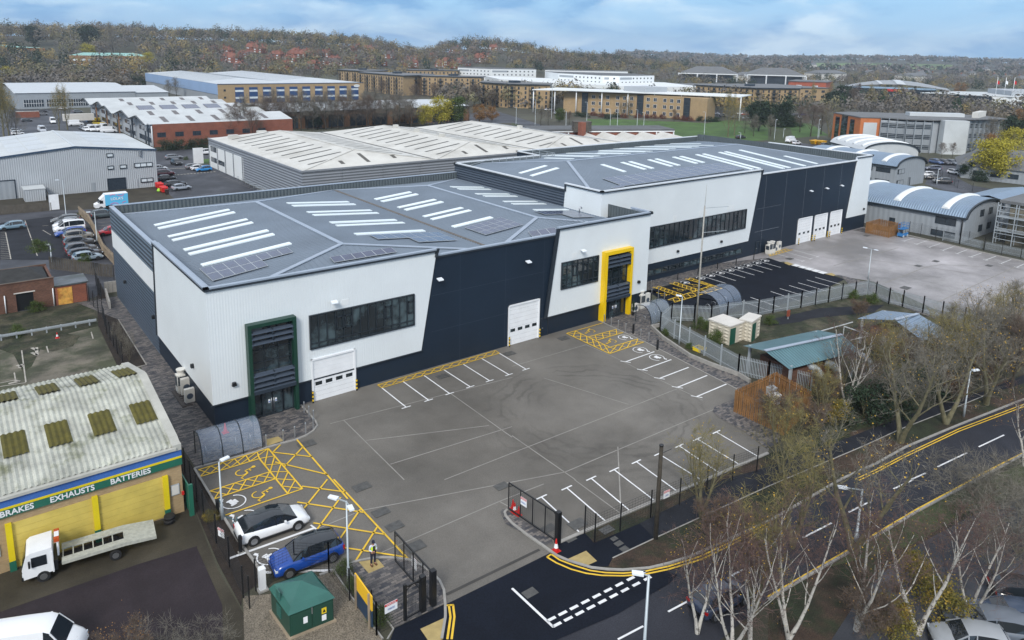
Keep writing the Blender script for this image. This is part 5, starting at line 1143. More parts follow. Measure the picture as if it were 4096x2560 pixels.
b=MB();outline(b,cpts+[cpts[-1]+away*26,cpts[0]+away*30],12.0,12.45);b.build('canopy',M['white_flat'],O_)
for i in range(9):
 t=i/8*4;k=min(3,int(t));q=cpts[k].lerp(cpts[k+1],t-k)+away*1.5;b=MB();b.tube([(q.x,q.y,0),(q.x,q.y,12.05)],.3,8);b.build('mast',M['white_paint'],O_)
b=MB();q=pts[3]+away*12;b.box(q.x-8,q.y-8,12.45,q.x+9,q.y+8,15);b.build('plant_room',M['clad_pale'],O_)
# ---- pavilions with grey pyramid roofs
for lab,p_ in(('left pavilion with grey hipped roof on slim white columns near the skyline',[(670,555),(709,504),(760,540),(722,592)]),('right pavilion with grey hipped roof on slim white columns near the skyline',[(722,500),(762,452),(812,490),(772,538)])):
 T_=thing('pavilion',lab,'building',(*p_[0],0));p=[V3(*q)for q in p_];cen=sum(p,V3(0,0))/4
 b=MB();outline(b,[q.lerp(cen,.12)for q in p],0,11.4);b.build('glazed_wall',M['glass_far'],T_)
 b=MB();outline(b,p,11.4,12.4);b.build('eaves',M['white_flat'],T_)
 b=MB();top=[q.lerp(cen,.55)+V3(0,0,19.5)for q in p];bot=[q+V3(0,0,12.4)for q in p]
 for i in range(4):b.face([bot[i],bot[(i+1)%4],top[(i+1)%4],top[i]])
 b.face(top);b.build('roof',M['roof_slate'],T_)
 for i in(0,1,3):
  for t in(0,.33,.66):q=p[i].lerp(p[(i+1)%4],t);b=MB();b.box(q.x-.5,q.y-.5,0,q.x+.5,q.y+.5,11.4);b.build('column',M['white_paint'],T_)
# ---- red block, domed showroom, far right white office
T_=thing('office_building','plain orange red block with flat roof behind the poplars','building',(576,352,0));b=MB();outline(b,[(572,355),(584,328),(625,345),(612,372)],0,12.3);b.build('wall',mat('red_render',(.36,.085,.04),.7),T_);b=MB();outline(b,[(571,355),(584,327),(626,345),(612,373)],12.3,12.8);b.build('roof',M['roof_slate'],T_)
wall_windows('window',T_,(572,355),(584,328),(2.5,7),2,4.5,2.6,frame=False,mg='window_white')
T_=thing('showroom','grey curved roof showroom with glazed red entrance and leaf shaped silver shells','building',(640,300,0))
L0,L1_=V3(625,337),V3(660,262);ax=(L1_-L0).normalized();aw=V3(-ax.y*-1,-ax.x*-1)if 0 else V3(.9,.42)
b=MB();outline(b,[L0+ax*6,L1_-ax*6,L1_-ax*10+aw*45,L0+ax*10+aw*45],0,7.6);b.build('glazed_wall',M['glass_far'],T_)
b=MB();n=16;m_=8;V=[]
for i in range(n+1):
 for j in range(m_+1):
  u=i/n;v=j/m_;p=L0+(L1_-L0)*u+aw*(v*56-4);z=8.0+6.5*sin(pi*min(1,max(0,u)))*(.35+.65*sin(pi*min(1,v*.8+.1)));V.append((p.x,p.y,z))
b.quads(V,[(i*(m_+1)+j,(i+1)*(m_+1)+j,(i+1)*(m_+1)+j+1,i*(m_+1)+j+1)for i in range(n)for j in range(m_)],0,True);b.build('roof',mat('shell_roof',(.28,.30,.32),.5),T_)
b=MB()
for s in(.36,.52):
 V=[]
 for j in range(9):
  for k in(0,.08 if s==.52 else .03):
   v=j/8;u=s+k-.12*v;p=L0+(L1_-L0)*u+aw*(v*56-4.5);z=8.35+6.5*sin(pi*u)*(.35+.65*sin(pi*min(1,v*.8+.1)));V.append((p.x,p.y,z))
 b.quads(V,[(2*j,2*j+1,2*j+3,2*j+2)for j in range(8)],0)
b.build('roof_blade',M['roof_silver'],T_)
b=MB();pbox(b,L0,L1_,.2,.6,5.6,7.6,0,36,46);b.build('entrance_canopy',M['red'],T_)
b=MB();pbox(b,L0,L1_,-5.7,-5.2,3,6.8,0,50,70);pbox(b,L0,L1_,-5.7,-5.2,3,6.8,0,12,30);b.build('stone_band',M['render'],T_)
T_=thing('office_building','white flat roofed office with projecting thin canopy at the right edge','building',(541,188,0));b=MB();outline(b,[(541,189),(549,176),(600,150),(640,190),(590,225)],0,9.6);b.build('wall',M['white_flat'],T_)
b=MB();outline(b,[(541,189.3),(549.2,175.8),(553,200)],0,9.7);b.build('stone_wall',M['render'],T_);b=MB();outline(b,[(536,232),(545,180),(600,152),(640,190),(590,230)],9.9,10.4);b.build('canopy',M['roof_pale'],T_)
b=MB();outline(b,[(538,226),(541,189.5),(585,224),(560,240)],0,9.6);b.build('glazed_wing',M['glass_far'],T_)
wall_windows('window',T_,(549,176),(600,150),(1.5,5.6),5,6.5,2.4,frame=False);b=MB();outline(b,[(560,185),(600,165),(625,190),(590,210)],10.4,13.5);b.build('plant_room',M['clad_pale'],T_)
for i in range(3):f_=thing('flagpole',f'{("left", "middle", "right")[i]} of three flagpoles on the far white office roof','flagpole',(562+i*6,195-i*3,13.5));b=MB();b.tube([(562+i*6,195-i*3,10.5),(562+i*6,195-i*3,22)],.15,6);b.build('pole',M['white_paint'],f_);b=MB();b.prism([V3(562+i*6,195-i*3,20),V3(563.6+i*6,194.2-i*3,19.2),V3(563.6+i*6,194.2-i*3,17.2),V3(562+i*6,195-i*3,17.8)],(.05,.05,0));b.build('flag',M[('red','white_paint','red')[i]],f_)
# ---- orange and silver office
T_=thing('office_building','three storey office with orange front block and silver louvred glazing','building',(269,130,0))
h=11.5;OR=[V3(274.5,149),V3(262.7,133)];OR2=V3(268.5,128.5);S1_,S2_,S3_,S4_=V3(272,118),V3(276.5,111.2),V3(284,105.8),V3(311,101.5)
b=MB();outline(b,[V3(274,149.5),OR[1],OR2,V3(279,142)],0,h);b.build('orange_block',M['orange_panel'],T_)
b=MB();outline(b,[V3(279,142),OR2,V3(271.5,121),V3(277,114.5),V3(311,106),V3(318,115),V3(284,147.5)],0,h-.6);b.build('wall',M['clad_pale'],T_)
b=MB();outline(b,[V3(273.8,149.6),V3(262.4,133),V3(268.5,128.2),V3(270.6,120),V3(276.5,113.5),V3(311.5,103),V3(320,115),V3(284,149)],h-.0,h+.35);b.build('roof',M['roof_slate'],T_)
b=MB();outline(b,[V3(277.6,110.6),V3(284,105.2),V3(285.6,107.4),V3(279.4,113)],0,h+.3);b.build('stair_tower',M['roof_pale'],T_)
d=(OR[1]-V3(274,149.5)).normalized()
for u0,u1 in((2,5),(6.6,11),(13,16)):
 b=MB();pbox(b,(274,149.5),OR[1],.03,.12,.4,h-1 if u0!=6.6 else h,0,u0,u1)
 for k in range(1,9):pbox(b,(274,149.5),OR[1],.12,.16,h*k/9,h*k/9+.07,1,u0,u1)
 b.build('window',[M['glass'],M['louvre']],T_)
b=MB();pbox(b,OR[1],OR2,.03,.15,.8,h-1.6,0,1.2,6.0);b.build('silver_panel',M['roof_pale'],T_)
for(a,c)in((OR2,V3(271.5,121)),(V3(271.5,121),V3(277,114.5)),(V3(284.8,112.7),V3(311,106))):
 L_=(c-a).length
 for z in(1.2,4.8,8.4):b=MB();pbox(b,a,c,.02,.1,z,z+1.5,0,.3,L_-.3);b.build('window_band',M['glass_far'],T_)
 b=MB()
 for k in range(18):z=.5+k*.6;pbox(b,a,c,.7,.95,z,z+.1,0,0,L_)
 n=max(1,int(L_/2.6))
 for i in range(n+1):u=L_*i/n;pbox(b,a,c,.1,1.0,0,h+.2,0,max(0,u-.08),min(L_,u+.08))
 b.build('sun_screen',M['galv'],T_)
b=MB();outline(b,[(287,127),(301,113.5),(304,116.5),(290,130)],h+.35,h+1.6);b.build('rooflight',M['roof_silver'],T_)
for i in range(6):q=V3(303+i*2.2,110.5+i*.4);b=MB();b.box(q.x-1,q.y-1,h+.35,q.x+1,q.y+1,h+2.4);b.build('chiller',M['ac_white'],T_)
text('lettering','ORION HOUSE',1.0,M['line_white'],T_,(273.3,148.4,6),(0,0,-1),(-d.x,-d.y,0),.02)
# ---- barrel roofed units
def barrel(label,c,u,v,ze,rise,wallm,nlight,roofm,base=0,light='white_flat',win=()):
 """c corner, u along the arch width, v along the length"""
 c=V3(*c);u=V3(*u);v=V3(*v);T=thing('barrel_roof_unit',label,'building',(c.x,c.y,0));n=18
 arc=[c+u*((1-cos(pi*i/n))/2)+V3(0,0,ze+rise*sin(pi*i/n)**.9)for i in range(n+1)]
 b=MB();b.prism([c]+[a_ for a_ in arc]+[c+u],v);b.build('wall',M[wallm],T)
 ov=v.normalized()*.35;b=MB();A_=[p+V3(0,0,.08)-ov for p in arc];B_=[p+v+ov*2 for p in A_]
 un=u.normalized()*.3;A_[0]-=un;B_[0]-=un;A_[-1]+=un;B_[-1]+=un
 b.quads(A_+B_,[(i+1,i,n+1+i,n+2+i)for i in range(n)],0,False);r=b.build('roof',M[roofm],T)
 b=MB()
 for i in range(n):b.bar(A_[i]-V3(0,0,.12),A_[i+1]-V3(0,0,.12),.3,.34)
 b.bar(A_[0]-V3(0,0,.15),B_[0]-V3(0,0,.15),.35,.4);b.bar(A_[-1]-V3(0,0,.15),B_[-1]-V3(0,0,.15),.35,.4);b.build('roof_edge',M['frame_dark'],r)
 for k in range(nlight):
  b=MB();t0=(k+.35)/nlight;o0=v*t0;o1=v.normalized()*1.4;i0,i1=2,n-4;up_=V3(0,0,.3)
  V=[]
  for i in range(i0,i1+1):V+=[arc[i]+o0+V3(0,0,.1),arc[i]+o0+o1*.25+up_+V3(0,0,.12),arc[i]+o0+o1*.75+up_+V3(0,0,.12),arc[i]+o0+o1+V3(0,0,.1)]
  b.quads(V,[(4*i+j,4*i+j+1,4*i+j+5,4*i+j+4)for i in range(i1-i0)for j in range(3)],0,True);b.face([V[0],V[3],V[2],V[1]]);e=len(V)-4;b.face([V[e],V[e+1],V[e+2],V[e+3]]);b.build('rooflight',M[light],r)
 return T,c,u,v
T,c,u,v=barrel('long blue grey barrel roofed unit with pale ribbed rooflights behind the timber enclosure',(145.5,52.4),(17,0),(0,44),4.4,2.6,'clad_grey2',5,'barrel_roof')
a_=(145.5,96.4);c_=(145.5,52.4);wall_windows('window',T,(145.5,57.6),(145.5,53.6),(2.6,),1,3.6,1.4,margin=0);wall_windows('window',T,(145.5,58.0),(145.5,53.6),(.3,),1,4.2,1.1,margin=0)
wall_windows('door',T,(145.5,65.8),(145.5,64.6),(0,),1,1.1,2.1,margin=0);wall_windows('window',T,(145.5,84),(145.5,81),(.6,),1,2.2,1.6,margin=0)
wall_windows('window',T,(151,52.4),(159,52.4),(1.0,3.9),2,1.7,1.3,margin=0)
b=MB();b.tube([(145.3,77.5,4.3),(145.3,77.5,0)],.12,6);b.build('downpipe',M['black'],T);b=MB();b.tube([(145.3,52.9,4.3),(145.3,52.7,3.6),(145.3,52.7,0)],.12,6);b.build('downpipe',M['black'],T)
T,c,u,v=barrel('two storey barrel roofed unit with dark window band and black spiral stair',(193,87),(14.5,-.8),(1.5,26),5.4,2.2,'clad_grey2',3,'barrel_roof')
p_=V3(193,87);q_=V3(194.5,113);wall_windows('window',T,q_,p_,(3.6,),5,3.8,1.2,margin=1);wall_windows('window',T,q_,p_,(.5,),5,3.8,1.2,margin=1);wall_windows('window',T,(193.4,87),(197.6,86.8),(.5,3.4),1,3.4,1.3,margin=0)
wall_windows('door',T,(199.5,86.7),(200.6,86.6),(0,),1,1,2.1,margin=0)
T,c,u,v=barrel('white barrel roofed hall nearest the orange office',(215,106.8),(13.5,-9.5),(12,17),5.8,2.6,'roof_pale',4,'roof_silver')
# weathered frame building at the right edge
T=thing('scaffolded_building','weathered concrete block wrapped in grey steel frame at the right edge','building',(152,46,0))
b=MB();b.box(151.5,36,0,168,47.5,7.4);b.build('wall',mat('weathered',(.20,.18,.14),.85,var=.35,scale=.5,col2=(.09,.08,.05),scale2=.4),T)
b=MB();b.box(150.6,35.5,7.4,169,49,7.9);b.build('roof',M['roof_slate'],T)
b=MB()
for i in range(5):
 for j in(0,1):b.bar((149.5+j*1.3,48.8-i*2.9,0),(149.5+j*1.3,48.8-i*2.9,7.6),.14)
for z in(1,2,3,4,5,6,7):b.bar((149.5,48.8,z),(149.5,36,z),.1)
for z in(2.4,4.9):b.box(149.6,36,z,151.4,48.8,z+.15)
for z in(1,2,3,4,5,6,7):b.bar((149.5,48.8,z),(162,48.8,z),.1)
for i in range(4):b.bar((152.5+i*3,48.8,0),(152.5+i*3,48.8,7.6),.14)
b.build('steel_frame',M['galv'],T)
T=thing('shed','small shed with pale blue metal roof behind the scaffolded block','building',(168,54,0));b=MB();b.box(168.5,52,0,186,61.5,4.6);b.build('wall',M['clad_grey2'],T)
b=MB();b.face([V3(168,51.5,4.5),V3(186.5,51.5,4.5),V3(186.5,56.8,5.6),V3(168,56.8,5.6)]);b.face([V3(168,56.8,5.6),V3(186.5,56.8,5.6),V3(186.5,62,4.5),V3(168,62,4.5)]);b.build('roof',M['barrel_roof'],T)
T=thing('house','grey walled low building with steep dark tiled roof beside the car park','building',(227,85,0));b=MB();outline(b,[(227,84.5),(231,60),(247,64),(243,92)],0,3.6);b.build('wall',M['clad_grey2'],T)
b=MB();p=[V3(226.5,85.5,3.6),V3(230.6,58,3.6),V3(248,63,3.6),V3(243.5,93,3.6)];r0,r1=V3(236,83,8.2),V3(239.5,66,8.2)
b.face([p[0],p[1],r1,r0]);b.face([p[1],p[2],r1]);b.face([p[2],p[3],r0,r1]);b.face([p[3],p[0],r0]);b.build('roof',M['roof_slate'],T)
wall_windows('window',T,(227,84.5),(231,60),(1.2,),5,2.4,1.3)
# ---- sawtooth workshop and tank tower behind building B
T=thing('workshop','row of small white ridged roofs with white framed brick wall behind them','building',(161,178,0));d=(V3(197,163)-V3(171,175)).normalized();nv=V3(-d.y,d.x);nv=nv if nv.y>0 else-nv;o0=V3(164,178)
for k in range(5):
 a=o0+d*(k*6.9);c=o0+d*((k+1)*6.9);m=(a+c)/2;f=-nv*28
 b=MB();b.face([a+V3(0,0,5),m+V3(0,0,7.1),m+f+V3(0,0,7.1),a+f+V3(0,0,5)]);b.face([m+V3(0,0,7.1),c+V3(0,0,5),c+f+V3(0,0,5),m+f+V3(0,0,7.1)]);b.face([a+V3(0,0,5),c+V3(0,0,5),m+V3(0,0,7.1)]);b.build('ridged_roof',M['roof_white'],T)
b=MB();a=o0-d*14+nv*.5;c=o0+d*36+nv*.5;pbox(b,a,c,-12,0,0,7.2,0);b.build('wall',M['brick_red'],T)
b=MB();pbox(b,a,c,-12.2,.5,7.2,7.8,0);b.build('flat_roof',M['roof_flat'],T);b=MB();pbox(b,a,c,.02,.55,6.9,7.2,0)
for k in range(9):pbox(b,a,c,.02,.3,4.6,6.9,0,k*6.2,k*6.2+.4)
pbox(b,a,c,.02,.3,4.4,4.7);b.build('white_frame',M['white_paint'],T)
for k in range(7):b=MB();pbox(b,a,c,.02,.08,5.0,6.6,0,.6+k*1.3,1.6+k*1.3);b.build('window',M['glass_far'],T)
T=thing('water_tank','octagonal timber clad tank on a brick stack behind the white roofs','tank',(165.5,176,0));b=MB();b.lathe((166.4,176.5,0),[(3.2,7.3),(3.2,10.3),(3.3,10.3),(3.3,10.5)],8);b.build('tank',M['timber_grey'],T);b=MB();b.box(162.8,172.6,0,164.6,174.4,10.6);b.build('chimney_stack',M['brick_red'],T)
# ---- far left green roofed slabs, timber/other
for lab,q,s_ in(('far pale green roofed slab block at the left edge',[(-160,900),(95,905),(95,925),(-160,925)],0),('smaller pale green roofed building in trees at far left',[(102,800),(168,790),(172,812),(106,822)],1)):
 T=thing('institute_building',lab,'building',(*q[1],0));z0=9+3*s_ if 0 else 0
 hh=26 if s_==0 else 20.5
 b=MB();outline(b,q,0,hh);b.build('wall',M['brick_brown'],T);cen=sum((V3(*p)for p in q),V3(0,0))/4
 b=MB();bo=[V3(*p)+V3(0,0,hh)for p in q];to=[p.lerp(cen+V3(0,0,hh),.35)+V3(0,0,2.6)for p in bo]
 for i in range(4):b.face([bo[i],bo[(i+1)%4],to[(i+1)%4],to[i]])
 b.face(to);b.build('roof',M['verdigris'],T);wall_windows('window',T,q[0],q[1],(hh-5,hh-10),10,4,2,frame=False,mg='window_white')
for lab,x,y,z,w_,dd in(('low hipped grey roof on the skyline beyond the pavilions',800,560,9,55,16),('long grey roof with glass pyramid among far trees',980,560,11,70,25),('far grey shed beyond the silver shell roof',1080,480,10,60,25)):
 T=thing('office_building',lab,'building',(x,y,0));b=MB();b.box(x,y,0,x+w_,y+dd,z);b.build('wall',M['render'],T);b=MB();b.face([V3(x-1,y-1,z),V3(x+w_+1,y-1,z),V3(x+w_-8,y+dd/2,z+4),V3(x+8,y+dd/2,z+4)]);b.face([V3(x+w_+1,y-1,z),V3(x+w_+1,y+dd,z),V3(x+w_-8,y+dd/2,z+4)]);b.face([V3(x-1,y+dd,z),V3(x-1,y-1,z),V3(x+8,y+dd/2,z+4)]);b.build('roof',M['roof_slate'],T)
# ---- middle ground sheets
sheet('estate_road',[V3(-60,168),V3(38,172),V3(38,183),V3(57,183),V3(57,142),V3(57,125),V3(11.6,104.3),V3(-60,104.3)],Z1,M['road_old'])
sheet('estate_apron',PL(8,0,490,660,440,1000,412,1080,490,780,545,450,560,320,560,0,590),Z2,M['forecourt'])
sheet('unit_road',[V3(39,183),V3(58,183),V3(58,215),V3(120,215),V3(200,215),V3(200,222),V3(120,236),V3(58,246),V3(-60,246),V3(-60,236),V3(39,232)],Z1,M['road_old'])
sheet('lot_tarmac',[V3(-80,256),V3(53,256),V3(53,428),V3(-80,428)],Z1,M['road_old'])
sheet('unit_verge',PL(10,80,345,185,335,190,375,85,385),Z2,M['grass'])
sheet('unit_verge',[V3(46,247),V3(110,247),V3(110,255),V3(46,255)],Z1,M['leaf_ground'])
sheet('lawn',[V3(256,268),V3(270,262),V3(296,226),V3(322,232),V3(345,200),V3(300,165),V3(232,170),V3(205,215),V3(222,238)],Z1,M['grass'])
sheet('lawn',PL(13,0,1150,200,1190,300,1290,0,1290),Z1,M['grass_dull'])
sheet('lawn',PL(14,0,1210,210,1210,260,1370,0,1360),Z2,M['grass_dull'])
sheet('avenue',PL(13,-1100,1120,-150,1050,150,1140,330,1200,200,1210,0,1160,-700,1190),Z2,M['road_old'])
sheet('parking_lot',[V3(296,320),V3(345,300),V3(400,260),V3(400,225),V3(340,240),V3(320,255)],Z1,M['road_old'])
sheet('east_lane',PL(24,1480,230,1600,0,1800,60,1790,170,1920,240,2419,330,2419,420,1990,340,1700,300),Z2,M['road_old'])
sheet('east_lot',[V3(200,100),V3(225,86),V3(262,118),V3(262,165),V3(225,165)],Z1,M['road_old'])
sheet('west_lot',PL(8,0,640,320,600,620,690,700,868,0,868),Z3,M['tarmac'])
b=MB();V=[]
for i in range(9):
 for j in range(13):r=2100+50*i;an=radians(38)+math.atan((3230+45*j-2048)/2951);V.append((r*sin(an),r*cos(an),hillh(r*sin(an),r*cos(an))+1.2))
b.quads(V,[(i*13+j,i*13+j+1,i*13+j+14,i*13+j+13)for i in range(8)for j in range(12)if(i*5+j*3)%11>1]);kind(b.build('field',mat('field_green',(.13,.20,.06),.9,var=.3,scale=.01)),'structure')
wm=MB()
for i in range(16):line(wm,P(8,4-3*i*0,700+11*i),P(8,38+2*i,697+11*i),.12,Z4+.02)
line(wm,P(8,35,700),P(8,68,866),.14,Z4+.022)
for q in((8,155,625,232,845),(8,262,660,300,655),(8,265,685,315,715)):line(wm,P(q[0],q[1],q[2]),P(q[0],q[3],q[4]),.12,Z4+.02)
for i in range(6):line(wm,P(8,610,618+20*i),P(8,690,612+20*i),.1,Z4)
dashes(8,1085,342,1330,322,13,.5,.9);dashes(8,1000,303,1160,300,12,.5,.6)
for i in range(14):line(wm,P(10,235+22*i,474+9.5*i),P(10,262+22*i,470+9.5*i),.1,Z4)
kind(wm.build('lot_markings',M['line_faded']),'structure')
# ================================================================ VEHICLES
CARP={
'hatch':(4.1,1.75,1.5,[(0,.62,0,.80),(.015,.95,0,.90),(.05,1.0,1.05,.94),(.12,.98,1.40,.97),(.3,.95,1.5,1),(.5,.93,1.49,1),(.60,.92,1.38,1),(.76,.93,.95,.99),(.90,.82,0,.95),(.975,.66,0,.86),(1,.5,0,.74)]),
'suv':(4.5,1.86,1.68,[(0,.65,0,.82),(.012,1.05,0,.92),(.04,1.12,1.2,.95),(.11,1.1,1.56,.98),(.3,1.07,1.68,1),(.52,1.05,1.66,1),(.61,1.05,1.52,1),(.745,1.06,1.09,.99),(.9,.98,0,.96),(.98,.80,0,.88),(1,.55,0,.78)]),
'coupe':(4.75,1.92,1.62,[(0,.62,0,.80),(.015,.98,0,.90),(.06,1.07,1.1,.94),(.18,1.04,1.38,.98),(.36,1.0,1.58,1),(.50,.97,1.62,1),(.62,.95,1.48,1),(.80,.97,1.0,.98),(.92,.84,0,.94),(.98,.68,0,.84),(1,.48,0,.70)]),
'estate':(4.75,1.82,1.48,[(0,.6,0,.80),(.015,.93,0,.90),(.04,.98,1.02,.94),(.10,.96,1.36,.97),(.3,.93,1.48,1),(.5,.91,1.46,1),(.60,.91,1.35,1),(.74,.92,.94,.99),(.9,.82,0,.95),(.98,.66,0,.86),(1,.5,0,.74)]),
'van':(5.6,2.0,2.45,[(0,.6,0,.97),(.004,1.45,1.47,.99),(.008,1.45,2.4,.99),(.2,1.45,2.45,1),(.5,1.45,2.45,1),(.70,1.45,2.42,1),(.76,1.44,2.25,1),(.87,1.32,1.36,.98),(.95,1.05,0,.93),(.985,.85,0,.88),(1,.55,0,.78)]),
'minivan':(4.9,1.9,1.95,[(0,.6,0,.9),(.01,1.1,1.12,.95),(.03,1.1,1.8,.97),(.2,1.1,1.95,1),(.5,1.08,1.95,1),(.66,1.07,1.82,1),(.82,1.1,1.14,.98),(.93,.95,0,.94),(.985,.75,0,.86),(1,.5,0,.75)]),
}
CAR_OBJ={}
def car_mesh(kind_,detail=True,darkroof=False,glassback=1):
 L_,W,H,st=CARP[kind_];T=thing('car','car','car');bm_=MB();hw=W/2;n=len(st);rings=[]
 ph=lambda x:(x-.5)*L_
 for(x,zb,zr,wf)in st:
  w_=hw*wf;X=ph(x);z0=.24 if 0<x<1 else .34;rings.append([(X,-w_*.9,z0),(X,-w_,z0+.18),(X,-w_*1.0,(z0+zb)/2+.05),(X,-w_*.95,zb-.04),(X,-w_*.80,zb),(X,0,zb+.035),(X,w_*.80,zb),(X,w_*.95,zb-.04),(X,w_,(z0+zb)/2+.05),(X,w_,z0+.18),(X,w_*.9,z0)])
 V=[p for r in rings for p in r];m_=11
 bm_.quads(V,[(i*m_+j,i*m_+j+1,(i+1)*m_+j+1,(i+1)*m_+j)for i in range(n-1)for j in range(m_-1)],0,True)
 bm_.quads(V,[(i*m_+m_-1,i*m_,(i+1)*m_,(i+1)*m_+m_-1)for i in range(n-1)],1);bm_.face(list(reversed(rings[0])));bm_.face(rings[-1])
# sills and bumpers in dark plastic
 for s in(-1,1):bm_.box(ph(.2),min(s*hw*1.0,s*hw*1.015),.25,ph(.8),max(s*hw*1.0,s*hw*1.015),.36,1)
 bm_.box(ph(0)-.03,-hw*.72,.36,ph(0)+.05,hw*.72,.5,1);bm_.box(ph(1)-.05,-hw*.62,.32,ph(1)+.03,hw*.62,.52,1)
 cab=[(ph(x),zb,zr,wf)for(x,zb,zr,wf)in st if zr]
 gl=MB();rf=MB();R=[]
 for(X,zb,zr,wf)in cab:w_=hw*wf;t=min(1,(zr-zb)/.45);R.append([(X,-w_*.93,zb-.03),(X,-w_*(.93-.17*t),zr-.05*t),(X,-w_*(.85-.20*t),zr),(X,w_*(.85-.20*t),zr),(X,w_*(.93-.17*t),zr-.05*t),(X,w_*.93,zb-.03)])
 V=[p for r in R for p in r];nr=len(R)
 vanlike=kind_=='van'
 for i in range(nr-1):
  for j in(0,4):
   solid=vanlike and cab[i][0]<ph(.66)
   (bm_ if solid else gl).quads(V,[(i*6+j,i*6+j+1,(i+1)*6+j+1,(i+1)*6+j)])
 front=nr-2
 gl.quads(V,[(front*6+1+j,front*6+2+j,(front+1)*6+2+j,(front+1)*6+1+j)for j in range(3)])
 (bm_ if vanlike else gl).quads(V,[(1+j,2+j,8+j,7+j)for j in range(3)]);(bm_ if vanlike else gl).face(R[0][::-1])
 for i in range(1,front):rf.quads(V,[(i*6+1+j,i*6+2+j,(i+1)*6+2+j,(i+1)*6+1+j)for j in range(3)],0,True)
 g_=gl.build('windows',M['car_glass'],T)
 (rf.build('roof',M['car_glass']if darkroof else M['paint'],T))
# pillars
 for s in(0,5):
  k=1 if s==0 else 4
  for i in([1,nr//2,front-0]if not vanlike else[front-1]):
   a,c=Vector(R[i][s]),Vector(R[i][k]);e=Vector((0,-.012 if s==0 else .012,0));bm_.bar(a+e,c+e,.06,.03,1 if darkroof else 0)
 for s in(1,4):bm_.bar(Vector(R[front][s]),Vector(R[front+1][s]),.06,.05,1 if darkroof else 0);bm_.bar(Vector(R[1][s]),Vector(R[0][s]),.08,.05,1 if darkroof else 0)
 for s in(-1,1):bm_.box(cab[front][0]-.05,s*hw*1.0 if s>0 else-hw*1.0-.2,.98*max(1,cab[front][1]/1.02),cab[front][0]+.08,s*hw*1.0+.2 if s>0 else-hw,1.12*max(1,cab[front][1]/1.02),0)
 body=bm_.build('body',[M['paint'],M['black']],T)
 r=.33 if kind_!='van' else .36
 for X in(ph(.185),ph(.805)):
  for s in(-1,1):
   b=MB();y=s*(hw+.012);b.tube([(X,y-s*.22,r),(X,y+s*.015,r)],r,16)
   wh=b.build('wheel',M['rubber'],T)
   if detail:b=MB();b.tube([(X,y,r),(X,y+s*.022,r)],r*.68,10);b.build('rim',M['rim'],wh)
   ar=MB();ar.tube([(X,s*(hw-.30),r+.03),(X,s*(hw*1.0+.004),r+.03)],r+.06,14,0)
   ar.build('wheel_arch',M['black'],T)if detail else None
 z1=st[-2][1]-.08
 for s in(-1,1):
  b=MB();b.box(ph(.955),min(s*hw*.55,s*hw*.9),z1-.1,ph(.985)+.02,max(s*hw*.55,s*hw*.9),z1+.04);b.build('headlight',M['headlight'],T)
  b=MB();zt=st[1][1]-.12;b.box(ph(0)+.0,min(s*hw*.6,s*hw*.93),zt-.14 if kind_!='suv' else zt-.3,ph(.03),max(s*hw*.6,s*hw*.93),zt+.02);b.build('taillight',M['taillight'],T)
 index(T);CAR_OBJ[(kind_,detail,darkroof)]=T
 return T
used=set()
def place(key,loc,ang,col,name,label,cat,group=None,scale=1.0):
 if key not in CAR_OBJ:car_mesh(*key)
 T=CAR_OBJ[key];o=T if key not in used else copy_tree(T);used.add(key)
 if 'group' in o:del o['group']
 o.name=name;o['label']=label;o['category']=cat
 if group:o['group']=group
 o.location=(loc[0],loc[1],.03);o.rotation_euler=(0,0,ang);o.scale=(scale,)*3
 return o
CARS=[]
def car(key,t,x,y,ang,col,label,name='parked_car',cat='car',group='cars parked around the estate',scale=1.0):
 k=(key,False,False)if isinstance(key,str)else key
 p=P(t,x,y);o=place(k,p,ang,col,name,label,cat,group,scale);CARS.append((o,col));return o
def car2(key,t,x0,y0,x1,y1,col,label,name='parked_car',cat='car',group=None,side=1,scale=1.0):
 """near side wheel contacts: rear pixel, front pixel; side=+1 when the car body lies to the left of rear->front"""
 a=P(t,x0,y0);c=P(t,x1,y1);d=(c-a);ang=atan2(d.y,d.x);n=Vector((-d.y,d.x,0)).normalized();k=(key,False,False)if isinstance(key,str)else key
 W=CARP[k[0]][1]*scale;m=(a+c)/2+n*side*W/2;o=place(k,m,ang,col,name,label,cat,group,scale);CARS.append((o,col));return o
Wt,Gy,Dk,Sv,Bl,Rd,Mr=(.75,.77,.8),(.10,.11,.12),(.02,.022,.025),(.32,.35,.38),(.012,.08,.36),(.35,.01,.02),(.10,.01,.02)
near='cars on the charging bays'
car2(('coupe',True,True),42,10,620,385,488,(.8,.82,.84),'white electric car with dark glass roof charging beside the west kerb',group=near)
car2(('suv',True,True),42,715,792,330,935,(.006,.055,.30),'metallic blue crossover with black roof beside the green substation',group=near,side=-1)
g1='cars in the west car park'
